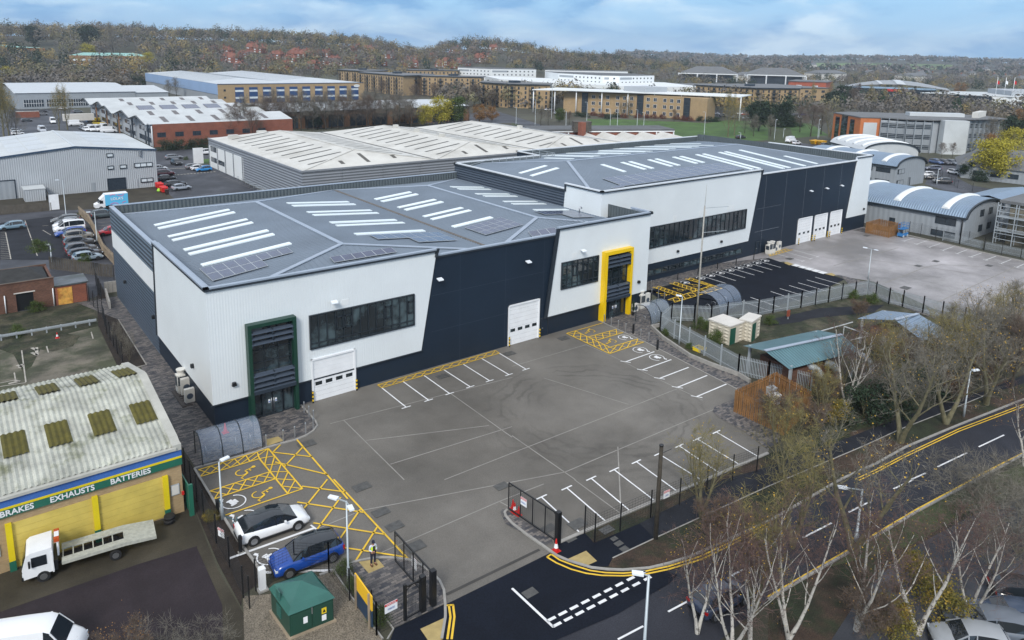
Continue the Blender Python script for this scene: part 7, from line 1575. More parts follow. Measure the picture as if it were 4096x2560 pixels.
T,A1,C1=big_gate('open left entrance gate of black mesh near the man in the hi vis vest',(P(42,1315,775),P(42,1672,1185)))
T2,A2,C2=big_gate('open right entrance gate of black mesh with warning sign and cones',(P(42,2385,285),P(43,430,600)))
T3,A3,C3=big_gate('small black pedestrian gate beside the left entrance gate',(P(42,1410,1330),P(42,1575,1240)),n=2)
b=MB();e=P(42,1410,1330);b.box(e.x-.08,e.y-.08,0,e.x+.08,e.y+.08,2.4);b.build('post',M['black'],T3)
weldmesh('mesh_fence','black mesh fence from the pedestrian gate to the planted bed',[P(42,1140,1470),P(42,1410,1330)])
def sign(label,c,d,w_,h_,z,rows,post=None,name='warning_sign'):
 T=at0(name,label,'sign',c);n=Vector((d.y,-d.x,0));c=Vector((c.x,c.y,z));b=MB();b.prism([c-d*w_/2,c+d*w_/2,c+d*w_/2+Vector((0,0,h_)),c-d*w_/2+Vector((0,0,h_))],-n*.02);b.build('board',M['white_paint'],T)
 b=MB();q=c+n*.012;b.prism([q-d*w_/2+Vector((0,0,h_*.75)),q+d*w_/2+Vector((0,0,h_*.75)),q+d*w_/2+Vector((0,0,h_*.99)),q-d*w_/2+Vector((0,0,h_*.99))],-n*.01);b.build('header',M['red'],T)
 text('lettering','WARNING',h_*.21,M['white_paint'],T,tuple(c+n*.02+Vector((0,0,h_*.87))),d,(0,0,1),.004);text('lettering',rows,h_*.11,M['sign_blue'],T,tuple(c+n*.02+Vector((0,0,h_*.38))),d,(0,0,1),.004);return T
dg=(P(42,1410,1330)-P(42,1140,1470)).normalized();q=P(42,1275,1400);sign('white warning sign with red header on the mesh by the pedestrian gate',q+Vector((dg.y,-dg.x,0))*.06,dg,.8,.6,1.15,'24 HOUR CCTV\nIN OPERATION')
dg=(C2-A2).normalized();sign('white warning sign with red header on the right entrance gate',A2.lerp(C2,.33)+Vector((dg.y,-dg.x,0))*.08,dg,.6,.6,1.2,'24 HOUR CCTV\nIN OPERATION')
dg=(C1-A1).normalized();sign('blank backed white sign on the far side of the left gate',A1.lerp(C1,.5)+Vector((-dg.y,dg.x,0))*.08,-dg,.55,.7,1.0,'CCTV')
a_,c_=P(43,1308,355),P(43,1580,235);dg=(c_-a_).normalized();sign('white warning sign on the roadside mesh fence under the bare tree',a_.lerp(c_,.5)+Vector((dg.y,-dg.x,0))*.06,dg,.6,.6,1.1,'CCTV IN\nOPERATION')
a_,c_=P(41,2045,600),P(41,2170,825);dg=(a_-c_).normalized();sign('white warning sign on the dark fence beside the white electric car',P(41,2085,700)+Vector((.1,0,0)),Vector((.35,-.93,0)),.6,.6,1.2,'CCTV')
# to let board
a_,c_=P(42,950,1190),P(42,1108,1425);d=(c_-a_).normalized();n=Vector((d.y,-d.x,0));n=n if n.y<0 else-n;T=at0('letting_board','yellow and dark blue TO LET board facing the road by the planted bed','sign',a_);A_=Vector((a_.x,a_.y,.25));L_=(c_-a_).length
b=MB();b.prism([A_+Vector((0,0,1.05)),A_+d*L_+Vector((0,0,1.05)),A_+d*L_+Vector((0,0,2.0)),A_+Vector((0,0,2.0))],-n*.08,0);b.prism([A_,A_+d*L_,A_+d*L_+Vector((0,0,1.05)),A_+Vector((0,0,1.05))],-n*.08,1);b.build('board',[mat('board_yellow',(.80,.47,.02),.5),mat('board_navy',(.015,.04,.08),.5)],T)
b=MB()
for u in(.1,.9):q=A_+d*L_*u-n*.14;b=MB();b.box(q.x-.05,q.y-.05,0,q.x+.05,q.y+.05,2.3);b.build('timber_post',M['timber_light'],T)
text('lettering','TO LET',.42,M['cloth_navy'],T,tuple(A_+d*L_*.3+n*.01+Vector((0,0,1.72))),d,(0,0,1),.004,bold=.01);text('lettering','BRAND NEW INDUSTRIAL\nWAREHOUSE UNITS',.15,M['cloth_navy'],T,tuple(A_+d*L_*.35+n*.01+Vector((0,0,1.3))),d,(0,0,1),.004);text('lettering','INTER',.3,M['cloth_navy'],T,tuple(A_+d*L_*.82+n*.01+Vector((0,0,1.5))),d,(0,0,1),.004,bold=.01)
text('lettering','13,886 SQ FT TO\n46,465 SQ FT',.2,M['white_paint'],T,tuple(A_+d*L_*.5+n*.01+Vector((0,0,.78))),d,(0,0,1),.004)
for u,s_ in((.2,'020'),(.6,'01707')):text('lettering',s_,.16,M['white_paint'],T,tuple(A_+d*L_*u+n*.01+Vector((0,0,.3))),d,(0,0,1),.004)
# palisade fences
def palisade(label,pts,h=2.2,every=2.75,m='galv'):
 T=at0('palisade_fence',label,'fence',pts[0],'grey palisade fences');b=MB();rl_=MB()
 for a,c in zip(pts,pts[1:]):
  a=Vector((a.x,a.y,0));c=Vector((c.x,c.y,0));L_=(c-a).length;d=(c-a).normalized();k=int(L_/.155)
  for i in range(k):q=a+d*(i*.155);b.prism([q-d*.034+Vector((0,0,.1)),q+d*.034+Vector((0,0,.1)),q+d*.034+Vector((0,0,h-.06)),q+Vector((0,0,h)),q-d*.034+Vector((0,0,h-.06))],(d.y*.01,-d.x*.01,0),0,False);b.f.append(tuple(range(len(b.v)-10,len(b.v)-5)));b.m.append(0);b.sm.append(False)
  for z in(.45,h-.35):rl_.bar(a+Vector((0,0,z)),c+Vector((0,0,z)),.05)
  n=max(1,round(L_/every))
  for i in range(n+1):q=a.lerp(c,i/n);pm=MB();pm.box(q.x-.06,q.y-.06,0,q.x+.06,q.y+.06,h+.15);pm.build('post',M[m],T)
 b.build('pales',M[m],T)['kind']='stuff';rl_.build('rail',M[m],T)
pA=P(5,305,483);pB=P(5,980,868);pC=P(33,2419,590);pD=P(34,400,700)
palisade('grey palisade fence along the east paving down to the timber bin store',[pA,pB,pC,pD])
palisade('grey palisade fence dividing the black car park from the weedy compound',[pA,P(5,400,400),P(5,600,408),P(5,745,415),P(5,885,385),P(5,1155,357),P(5,1285,332)]+PL(24,310,1400,445,1370,570,1348,695,1318,820,1300,935,1278))
palisade('grey palisade gate and fence between compound and rear yard',PL(24,935,1278,1015,1302,1140,1362,1270,1388,1460,1445,1640,1500,1850,1560,2100,1640))
palisade('low palisade fence beside the long barrel roofed unit',PL(24,1650,760,1810,795,2040,850,2419,930),1.6,6,'galv')
# timber enclosures
def timber_pen(label,pts,h,name='timber_enclosure',m='timber',ring_=True):
 T=at0(name,label,'fence',pts[0]);p=[Vector((q.x,q.y,0))for q in pts];seg=list(zip(p,p[1:]+([p[0]]if ring_ else[])))
 if not ring_:seg=seg[:len(p)-1]
 for a,c in seg:
  b=MB();L_=(c-a).length;d=(c-a).normalized();n=Vector((d.y,-d.x,0));k=max(2,int(L_/.21))
  for i in range(k):q=a+d*(L_*i/k+.08);e=n*(.03 if i%2 else 0);b.prism([q-d*.075+e,q+d*.075+e,q+d*.075+e+n*.03,q-d*.075+e+n*.03],(0,0,h+.03*(i*7%3-1)))
  for z in(.3,h-.3):b.bar(a-n*.04+Vector((0,0,z)),c-n*.04+Vector((0,0,z)),.06)
  b.build('board_panel',M[m],T);b=MB();b.box(a.x-.06,a.y-.06,0,a.x+.06,a.y+.06,h);b.build('post',M[m],T)
 return T
h=2.2
timber_pen('brown timber bin enclosure beside the palisade fence, half behind branches',[P(33,2100,870),P(34,140,1090),P(34,380,880),P(33,2480,690)],h)
timber_pen('brown timber bin enclosure in the rear yard next to the blue lift',[P(24,920,688),P(24,1140,735),P(24,1240,700),P(24,1040,655)],2.1)
timber_pen('weathered wooden fence leaning between the two west car parks',[P(21,1075,990)+Vector((0,0,0)),P(21,980,890),P(21,905,720),P(21,840,600),P(21,745,520)],1.8,'wooden_fence','timber_light',False)
timber_pen('dark wooden fence along the foot of the west car park',[P(21,475,1030),P(21,720,1060),P(21,960,1100),P(21,1085,1110)],1.9,'wooden_fence','timber_grey',False)
timber_pen('dark wooden fence in front of the trade unit store',[P(21,-120,525),P(21,0,520),P(21,485,482),P(21,445,345)],1.7,'wooden_fence','timber_grey',False)
def wheelie(p,label,col,s=1.0,w_=1.2):
 T=at0('wheeled_bin',label,'bin',p,'wheeled bins');b=MB();b.prism([(p.x-w_/2,p.y-.45*s,.2),(p.x+w_/2,p.y-.45*s,.2),(p.x+w_/2+.06,p.y-.5*s,1.15*s),(p.x-w_/2-.06,p.y-.5*s,1.15*s)],(0,.95*s,0));b.build('tub',M[col],T);b=MB();b.prism([(p.x-w_/2-.08,p.y-.55*s,1.15*s),(p.x+w_/2+.08,p.y-.55*s,1.15*s),(p.x+w_/2,p.y,1.32*s),(p.x-w_/2,p.y,1.32*s)],(0,.02,.04));b.prism([(p.x-w_/2-.08,p.y-.55*s,1.15*s),(p.x-w_/2-.08,p.y+.5*s,1.15*s),(p.x-w_/2,p.y,1.34*s)],(w_+.1,0,0));b.build('lid',M[col],T)
 for dx in(-.4,.4):b=MB();b.tube([(p.x+dx*w_,p.y-.35,.1),(p.x+dx*w_+.05,p.y-.35,.1)],.1,8);b.build('wheel',M['rubber'],T)
for i,(x,y)in enumerate(((1498,262),(1515,272),(1538,298),(1556,308))):wheelie(P(21,x,y),('red bin furthest back by the trade unit corner','red bin second from the back by the trade unit','red bin third from the back by the trade unit','red bin nearest the camera by the trade unit')[i],'red')
wheelie(P(21,1578,325),'small dark brown bin at the end of the red bins','bin_brown',.9,.6);wheelie(P(21,962,288),'yellow grit bin against the pale grey trade unit wall','yellow',.9,1.5)
o=MB();q=P(21,1503,298);o.lathe((q.x,q.y,0),[(.3,0),(.45,.2),(.35,.55),(.1,.75)],8);tag(o.build('rubbish_bag',M['lime'],None,org=(q.x,q.y,0)),'lime green sack leaning on the red bins','sack')
wheelie(P(34,60,800),'white lidded bin inside the timber enclosure','white_paint',.9,.6);wheelie(P(34,20,730),'grey lidded bin beside the white lidded one in the enclosure','galv',.9,.6)
# substation cabinet
T=at0('substation','dark green electrical substation cabinet with ridged pyramid roof on gravel','substation',P(42,330,1512));a_,c_=P(42,325,1500),P(42,735,1335);d_=P(42,150,1250);hS=hpx(42,325,1500,42,322,1270)
u=(c_-a_);v=(d_-a_);u.z=v.z=0;b=MB();b.prism([a_-u.normalized()*.12-v.normalized()*.12,c_+u.normalized()*.12-v.normalized()*.12,c_+v+u.normalized()*.12+v.normalized()*.12,d_-u.normalized()*.12+v.normalized()*.12],(0,0,.12));b.build('plinth',M['timber_light'],T)
b=MB();q0=[a_,a_+u,a_+u+v,a_+v];b.prism([p+Vector((0,0,.12))for p in q0],(0,0,hS-.12));b.build('cabinet',M['substation'],T)
cen=a_+(u+v)/2;b=MB();r0_=[p+(p-cen).normalized()*.12+Vector((0,0,hS))for p in q0];r1_=[p+(cen-p)*.12+Vector((0,0,hS+.35))for p in q0];top_=cen+Vector((0,0,hS+.85))
for i in range(4):
 j=(i+1)%4;b.face([r0_[i],r0_[j],r1_[j],r1_[i]]);m1_=(r1_[i]+r1_[j])/2+Vector((0,0,-.05));b.face([r1_[i],m1_,top_]);b.face([m1_,r1_[j],top_])
b.face(r0_[::-1]);b.build('roof',M['substation_top'],T)
ud,vd=u.normalized(),v.normalized();nf=Vector((ud.y,-ud.x,0));nf=nf if nf.y<0 else-nf
for k in(0,1):b=MB();p=a_+u*(.03+.49*k);b.prism([p+nf*.0+Vector((0,0,.25)),p+u*.46+Vector((0,0,.25)),p+u*.46+Vector((0,0,hS-.1)),p+Vector((0,0,hS-.1))],nf*.04);b.build('door',M['substation'],T)
b=MB();p=a_+u*.5+nf*.05;b.bar(p+Vector((0,0,1.1)),p+Vector((0,0,1.5)),.05);b.build('handle',M['steel'],T)
for uu,z,s1,s2,mk in((.72,hS-.75,.28,.36,'yellow'),(.72,hS-1.2,.26,.36,'white_paint'),(.3,hS*.42,.24,.4,'white_paint')):
 b=MB();p=a_+u*uu+nf*.045+Vector((0,0,z));b.prism([p,p+ud*s1,p+ud*s1+Vector((0,0,s2)),p+Vector((0,0,s2))],nf*.01,0)
 if mk=='yellow':b.prism([p+ud*.05+Vector((0,0,.08)),p+ud*(s1-.05)+Vector((0,0,.08)),p+ud*s1/2+Vector((0,0,s2-.06))],nf*.014,1)
 b.build('notice',[M[mk],M['black']],T)
for k in(0,1):
 b=MB();nl=-ud;p=a_+v*(.45)+Vector((0,0,.5+k*1.0))
 for i in range(7):b.prism([p+Vector((0,0,.11*i)),p+vd*.55+Vector((0,0,.11*i)),p+vd*.55+Vector((0,0,.11*i+.06)),p+Vector((0,0,.11*i+.06))],nl*.05)
 b.build('louvre_vent',M['substation_top'],T)
# white charger pedestal, small chargers
def pedestal(p,h,w_,label,m='white_paint',name='feeder_pillar',g_=None):
 T=at0(name,label,'cabinet',p,g_);b=MB();b.box(p.x-w_*.8,p.y-w_*.7,0,p.x+w_*.8,p.y+w_*.7,.1);b.build('base',M['kerb'],T);b=MB();b.prism([(p.x-w_/2,p.y-w_*.4,.1),(p.x+w_/2,p.y-w_*.4,.1),(p.x+w_/2,p.y-w_*.4,h),(p.x-w_/2,p.y-w_*.4,h)],(0,w_*.8,0));b.prism([(p.x-w_/2-.03,p.y-w_*.45,h),(p.x+w_/2+.03,p.y-w_*.45,h),(p.x+w_/2-.03,p.y-w_*.3,h+.1),(p.x-w_/2+.03,p.y-w_*.3,h+.1)],(0,w_*.6,0));b.build('case',M[m],T)
pedestal(P(42,62,1040),1.5,.38,'white pedestal cabinet at the corner between substation and blue car')
for i,(t,x,y)in enumerate(((6,374,833),(41,2275,690),(5,70,515),(5,280,655))):pedestal(P(t,x,y),1.2,.2,('black charger post at the west disabled bays','black charger post behind the white electric car','black charger post nearer the blue shelter','black charger post by the east charging bays')[i],'black','charger_post','vehicle charger posts')
b=MB();p0=P(6,425,855);pts=[P(6,385,760)+Vector((0,0,.8)),P(6,430,850)+Vector((0,0,.1)),P(41,2215,385)+Vector((0,0,.08)),P(41,2195,450)+Vector((0,0,.08)),P(41,2235,480)+Vector((0,0,.1)),P(41,2245,440)+Vector((0,0,.8))];b.tube(pts,.025,5);tag(b.build('charging_cable',mat('cable',(.02,.12,.16),.5),None,org=tuple(p0)),'blue charging cable trailing to the white electric car','cable')
# concrete kiosks with green doors
for i,(a_,c_,d_,zt)in enumerate((((5,898,612),(5,990,588),(5,722,545),(5,905,445)),((5,1090,583),(5,1172,550),(5,985,555),(5,1105,405)))):
 A_,C_,D_=P(*a_),P(*c_),P(*d_);hh=hpx(*a_,5,zt[1],zt[2]);T=at0('utility_kiosk',('left','right')[i]+' cream concrete kiosk with diamond block walls and green door','kiosk',A_,'concrete utility kiosks')
 dl=(D_-A_).normalized();dr=Vector((dl.y,-dl.x,0));dr=dr if dr.dot(C_-A_)>0 else-dr;wL,wR=(D_-A_).length,max(2.6,(C_-A_).length)
 q0=[A_,A_+dr*wR,A_+dr*wR+dl*wL,A_+dl*wL];b=MB();b.prism([Vector((p.x,p.y,0))for p in q0],(0,0,hh-.1))
 for(o_,dd_,w_,nn)in((A_,dl,wL,-dr),(A_,dr,wR,-dl)):
  kx=max(3,int(w_/.8));rows=6
  for r in range(rows):
   for k in range(kx):
    if dd_ is dr and i<2 and k*w_/kx<1.2:continue
    c0_=o_+dd_*(w_*(k+.5)/kx)+Vector((0,0,hh*(r+.5)/rows));du,dz=dd_*(w_/kx/2),Vector((0,0,hh/rows/2));tip=c0_+nn*.12
    for e0_,e1_ in((-du,-dz),(-dz,du),(du,dz),(dz,-du)):b.face([c0_+e0_,c0_+e1_,tip])
 b.build('wall',M['kiosk'],T);b=MB();b.prism([p+(p-(q0[0]+q0[2])/2).normalized()*.15+Vector((0,0,hh-.1))for p in q0],(0,0,.14));b.build('roof',M['render'],T)
 b=MB();p=A_+dr*.1-dl*.05;b.prism([p+Vector((0,0,.05)),p+dr*.95+Vector((0,0,.05)),p+dr*.95+Vector((0,0,hh-.35)),p+Vector((0,0,hh-.35))],-dl*.05);b.build('door',M['door_green'],T)
# pumping station canopies with grey swan neck pipes
def gable(label,e0,e1,r0,r1,f0,f1,zE,zR,m='teal_roof'):
 """e = back eave, r = ridge, f = front eave (left,right) pixels"""
 T=at0('canopy_shed',label,'building',P(*f0,0));E0,E1,R0,R1,F0,F1=P(*e0,zE),P(*e1,zE),P(*r0,zR),P(*r1,zR),P(*f0,zE),P(*f1,zE);b=MB()
 b.face([F0,F1,R1,R0]);b.face([R0,R1,E1,E0]);r_=b.build('roof',M[m],T);b=MB();b.bar(R0+Vector((0,0,.05)),R1+Vector((0,0,.05)),.4,.08);b.build('ridge_cap',M['roof_trim'],r_)
 for q in(F0,F1,E0,E1):q=q.lerp((R0+R1)/2,.12);b=MB();b.box(q.x-.12,q.y-.12,0,q.x+.12,q.y+.12,zE+.15);b.build('post',M['galv'],T)
 b=MB();c=[q.lerp((R0+R1)/2,.3)for q in(F0,F1,E1,E0)];b.prism([Vector((q.x,q.y,0))for q in c],(0,0,zE-.7));b.build('machinery_room',M['brick_old'],T);return T
gable('teal sheet roofed canopy over the pump house inside the compound',(5,1025,615),(34,470,95),(5,1215,660),(34,700,140),(34,200,465),(34,870,290),2.9,4.0)
gable('second grey sheet roofed canopy further back among the trees',(24,840,1500),(24,1080,1420),(34,1200,0),(24,1420,1455),(34,1455,195),(34,1760,135),2.9,4.0,'barrel_roof')
for i,(x,y)in enumerate(((495,640),(665,615),(960,530),(1625,320))):
 q=P(34,x,y);d=Vector((-.55,.83,0));T=at0('bend_pipe',('grey swan neck pipe nearest the timber enclosure','grey swan neck pipe between the first and third pipes','grey swan neck pipe standing alone right of the birch','grey swan neck pipe furthest right among the trees')[i],'pipe',q,'swan neck pipes');b=MB();pts=[q+Vector((0,0,.1))]+[q+d*(1.5*(1-cos(a_)))+Vector((0,0,.7+1.5*sin(a_)))for a_ in[k*pi*.5/7 for k in range(8)]];b.tube(pts,.38,12);b.build('pipe',M['galv'],T);b=MB();b.box(q.x-.6,q.y-.6,0,q.x+.6,q.y+.6,.15);b.build('base',M['kerb'],T)
T=at0('pipe_guardrail','white pipe handrail around the sunken pump area','railing',P(34,780,190));b=MB()
for a_,c_ in(((480,110),(800,20)),((720,60),(970,145)),((970,145),(780,190)),((860,290),(1010,235)),((890,95),(1100,220)),((1100,220),(1280,170))):b.bar(P(34,*a_,1.1),P(34,*c_,1.1),.09);q=P(34,*a_,1.1);b.bar(q,Vector((q.x,q.y,0)),.07)
b.build('rail',M['roof_silver'],T)
o=MB();q=P(5,645,655);
for dx in(-.5,.5):o.box(q.x+dx-.05,q.y-.5,0,q.x+dx+.05,q.y+.5,.35)
o.box(q.x-.6,q.y-.55,.3,q.x+.6,q.y-.45,.38);o.box(q.x-.6,q.y+.45,.3,q.x+.6,q.y+.55,.38);tag(o.build('yellow_frame',M['yellow'],None,org=tuple(q)),'small yellow steel frame on the compound ground behind the palisade','frame')
T=at0('hydrant_post','rusty red square post standing in the weedy compound','post',P(24,188,1505));q=P(24,188,1505);b=MB();b.box(q.x-.22,q.y-.1,.4,q.x+.22,q.y+.1,1.2);b.build('head',mat('rusty',(.25,.06,.03),.7),T);b=MB();b.box(q.x-.05,q.y-.05,0,q.x+.05,q.y+.05,.4);b.build('post',M['galv'],T)
# scissor lift
q=P(24,1270,725);T=at0('scissor_lift','blue scissor lift parked beside the rear timber enclosure','lift',q);b=MB();b.box(q.x-1.1,q.y-.5,.25,q.x+1.1,q.y+.5,.8);b.build('chassis',M['lift_blue'],T)
for dx in(-.8,.8):
 for dy in(-.5,.5):b=MB();b.tube([(q.x+dx,q.y+dy-.1,.25),(q.x+dx,q.y+dy+.1,.25)],.25,10);b.build('wheel',M['galv'],T)
b=MB()
for k in range(4):
 z0,z1=.85+k*.16,1.01+k*.16
 for dy in(-.4,.4):b.bar((q.x-.95,q.y+dy,z0),(q.x+.95,q.y+dy,z1),.07);b.bar((q.x+.95,q.y+dy,z0),(q.x-.95,q.y+dy,z1),.07)
b.build('scissor_arms',M['galv'],T);b=MB();b.box(q.x-1.15,q.y-.5,1.55,q.x+1.15,q.y+.5,1.68);b.build('platform',M['lift_blue'],T);b=MB()
for z in(2.1,2.6):
 for dy in(-.48,.48):b.bar((q.x-1.1,q.y+dy,z),(q.x+1.1,q.y+dy,z),.05)
 for dx in(-1.1,1.1):b.bar((q.x+dx,q.y-.48,z),(q.x+dx,q.y+.48,z),.05)
for dx in(-1.1,0,1.1):
 for dy in(-.48,.48):b.bar((q.x+dx,q.y+dy,1.68),(q.x+dx,q.y+dy,2.6),.05)
b.build('guardrail',M['lift_blue'],T)
# skips, container, misc
for i,(t,x,y,m,lab)in enumerate(((14,440,1362,'skip_yellow','left yellow skip beyond the rear warehouse roof'),(14,505,1368,'skip_yellow','right yellow skip beyond the rear warehouse roof'),(11,935,1195,'yellow','yellow skip in front of the workshop units'),(11,905,1150,'yellow','smaller yellow skip further back by the workshop units'))):
 q=P(t,x,y);T=at0('skip',lab,'skip',q,'skips');b=MB();b.prism([(q.x-2.2,q.y-.9,1.5),(q.x-1.1,q.y-.9,.1),(q.x+1.1,q.y-.9,.1),(q.x+2.2,q.y-.9,1.5)],(0,1.8,0));b.build('hopper',M[m],T);b=MB();b.bar((q.x-2.2,q.y-.95,1.5),(q.x+2.2,q.y-.95,1.5),.12);b.bar((q.x-2.2,q.y+.95,1.5),(q.x+2.2,q.y+.95,1.5),.12);b.build('rim',M[m],T)
q=P(11,760,1165);T=at0('box_trailer','dirty pale box trailer beyond the van line','trailer',q);b=MB();b.box(q.x-6,q.y-1.2,1.2,q.x+5,q.y+1.2,3.9);b.build('box',M['render'],T)
for dx in(-4.5,-3.3,3.5):b=MB();b.tube([(q.x+dx,q.y-1.2,.5),(q.x+dx,q.y+1.2,.5)],.5,12);b.build('axle',M['rubber'],T)
q=P(11,850,1150);T=at0('container','dark blue shipping container at the end of the box trailer','container',q);b=MB();b.box(q.x-1.2,q.y-1,0,q.x+1.2,q.y+5,2.6);b.build('body',mat('cont_blue',(.04,.10,.2),.6),T);b=MB();b.box(q.x-1.1,q.y-1.05,.1,q.x-.02,q.y-1,2.5);b.box(q.x+.02,q.y-1.05,.1,q.x+1.1,q.y-1,2.5);b.build('door',M['louvre_dark'],T)
a_,c_=P(21,240,400),P(21,440,385);T=at0('site_cabin','grey flat roofed store cabin behind the dark fence at the trade unit','cabin',a_);b=MB();b.box(a_.x,a_.y,0,c_.x,a_.y+4.5,2.5);b.build('wall',M['clad_pale'],T);b=MB();b.box(a_.x-.1,a_.y-.1,2.5,c_.x+.1,a_.y+4.6,2.65);b.build('roof',M['roof_pale'],T)
T=at0('crash_barrier','galvanised crash barrier across the derelict plot','barrier',P(31,0,210));b=MB();A_,C_=P(31,-60,215),P(31,915,45);b.prism([A_+Vector((0,0,.45)),C_+Vector((0,0,.45)),C_+Vector((0,0,.75)),A_+Vector((0,0,.75))],(0,.06,0));b.prism([A_+Vector((0,-.04,.56)),C_+Vector((0,-.04,.56)),C_+Vector((0,-.04,.64)),A_+Vector((0,-.04,.64))],(0,.04,0));b.build('beam',M['galv'],T)
for i in range(7):q=A_.lerp(C_,(i+.5)/7);b=MB();b.box(q.x-.07,q.y+.06,0,q.x+.07,q.y+.2,.75);b.build('post',M['galv'],T)
for t,x,y,x1,y1,lab in((9,258,160,365,145,'low grey concrete wall closing the paved path beside the warehouse'),(9,262,180,298,300,'pale concrete wall along the paved path edge')):
 A_,C_=P(t,x,y),P(t,x1,y1);T=at0('concrete_wall',lab,'wall',A_);d=(C_-A_).normalized();n=Vector((-d.y,d.x,0));k=3
 for i in range(k):b=MB();p0_,p1_=A_.lerp(C_,i/k)+d*.02,A_.lerp(C_,(i+1)/k)-d*.02;b.prism([p0_,p1_,p1_+n*.2,p0_+n*.2],(0,0,1.5 if 'low' in lab else 1.0));b.build('panel',M['kerb'],T)
for i,(t,x,y)in enumerate(((21,520,478),(10,60,390))):
 q=P(t,x,y);T=at0('totem_sign',('white blank totem sign beside the estate road','grey framed totem sign left of the white roofed warehouse')[i],'sign',q);b=MB();b.box(q.x-.8,q.y-.1,.2+i*.1,q.x+.8+i,q.y+.1,3.2+i*1.5);b.build('panel',M['white_paint'],T);b=MB();b.box(q.x-.9,q.y-.06,0,q.x-.8,q.y+.06,3.3+i*1.5);b.build('post',M['galv'],T)
for i in range(6):
 a_=P(10,410+35*i,520+20*i);T=at0('cycle_rack',f'{ordn[i]} steel hoop barrier along the white roofed warehouse, from the left','barrier',a_,'hoop barriers');b=MB();b.tube([a_,a_+Vector((0,0,.9)),a_+Vector((1.2,-2.0,.9)),a_+Vector((1.2,-2.0,0))],.05,6);b.build('hoop',M['galv'],T);b=MB();b.bar(a_+Vector((0,0,.5)),a_+Vector((1.2,-2,.5)),.05);b.build('crossbar',M['galv'],T)
# potted conical shrub handled with the plants
# ---- the man in the hi vis vest
def skin_body(pts,edges,rad,name,m,parent,sub=2,root=0):
 me=D.meshes.new(name);me.from_pydata(pts,edges,[]);o=D.objects.new(name,me);COL.objects.link(o)
 mod=o.modifiers.new('s','SKIN');mod.use_smooth_shade=True;mod.branch_smoothing=.6
 for i,r in enumerate(rad):v=me.skin_vertices[0].data[i];v.radius=(r,r)if not isinstance(r,tuple)else r;v.use_root=(i==root)
 s=o.modifiers.new('u','SUBSURF');s.levels=sub;s.render_levels=sub
 bpy.context.view_layer.update();e=bpy.data.meshes.new_from_object(o.evaluated_get(bpy.context.evaluated_depsgraph_get()));D.objects.remove(o)
 o2=D.objects.new(name,e);COL.objects.link(o2);e.materials.clear();e.materials.append(m)
 for p_ in e.polygons:p_.use_smooth=True
 if parent:o2.parent=parent
 return o2
pp=P(42,1108,808);MAN=thing('person','man in yellow vest, dark cap and navy trousers looking down at a phone','person',(pp.x,pp.y,Z4))
B_=[(0,0,.95),(0,0,1.12),(0,.0,1.32),(0,0,1.43),(0,-.02,1.50),(0,-.05,1.60),(0,-.055,1.69)]
E_=[(0,1),(1,2),(2,3),(3,4),(4,5),(5,6)];R_=[(.15,.11),(.145,.105),(.17,.11),(.12,.08),.055,.085,.075]
def add(p,par,r):B_.append(p);E_.append((par,len(B_)-1));R_.append(r);return len(B_)-1
for s in(-1,1):
 a=add((s*.19,0,1.40),3,.06);a=add((s*.25,.02,1.13),a,.045);a=add((s*.12,-.22,1.12),a,.033);a=add((s*.06,-.29,1.15),a,.028)
 for k in range(4):f_=add((s*(.075-.016*k),-.33,1.165-.008*k),a,.009);add((s*(.055-.018*k),-.355,1.185-.014*k),f_,.008)
 add((s*.03,-.30,1.19),a,.009)
 l=add((s*.10,0,.88),0,.085);l=add((s*.115,-.01,.48),l,.058);l=add((s*.125,.03,.10),l,.04);add((s*.14,-.1,.04),l,.035)
body=skin_body(B_,E_,R_,'body',M['skin'],MAN)
c=lambda nm,pts,ed,r,m:skin_body(pts,ed,r,nm,M[m],MAN)
c('trousers',[(0,0,.98),(-.10,0,.86),(-.115,-.01,.48),(-.125,.03,.12),(.10,0,.86),(.115,-.01,.48),(.125,.03,.12)],[(0,1),(1,2),(2,3),(0,4),(4,5),(5,6)],[(.165,.125),.105,.08,.07,.105,.08,.07],'cloth_navy')
c('shirt',[(0,0,1.0),(0,0,1.3),(0,0,1.42),(-.19,0,1.40),(-.25,.02,1.14),(-.15,-.18,1.12),(.19,0,1.40),(.25,.02,1.14),(.15,-.18,1.12)],[(0,1),(1,2),(2,3),(3,4),(4,5),(2,6),(6,7),(7,8)],[(.155,.115),(.175,.12),(.13,.09),.075,.06,.045,.075,.06,.045],'cloth_shirt')
c('vest',[(0,0,.92),(0,0,1.15),(0,0,1.34),(0,0,1.42)],[(0,1),(1,2),(2,3)],[(.18,.135),(.175,.13),(.195,.13),(.15,.10)],'hivis')
b=MB();b.box(pp.x-.07,pp.y-.145,1.0+Z4,pp.x+.07,pp.y-.13,1.42+Z4);b.build('dark_tie_front',M['cloth_navy'],MAN)
b=MB();b.lathe((pp.x,pp.y-.05,1.68+Z4),[(.098,0),(.1,.04),(.085,.09),(.03,.115)],14);b.prism([(pp.x-.07,pp.y-.13,1.70+Z4),(pp.x+.07,pp.y-.13,1.70+Z4),(pp.x+.05,pp.y-.23,1.67+Z4),(pp.x-.05,pp.y-.23,1.67+Z4)],(0,0,.015));b.build('cap',M['cloth_navy'],MAN)
b=MB();b.lathe((pp.x,pp.y-.035,1.6+Z4),[(.075,-.03),(.09,.03),(.095,.09)],12);b.build('hair',M['bark_dark'],MAN)
b=MB()
for s in(-.03,.03):b.box(pp.x+s-.012,pp.y-.142,1.615+Z4,pp.x+s+.012,pp.y-.132,1.628+Z4)
b.box(pp.x-.025,pp.y-.14,1.545+Z4,pp.x+.025,pp.y-.128,1.552+Z4);b.build('face_features',M['shoe'],MAN)
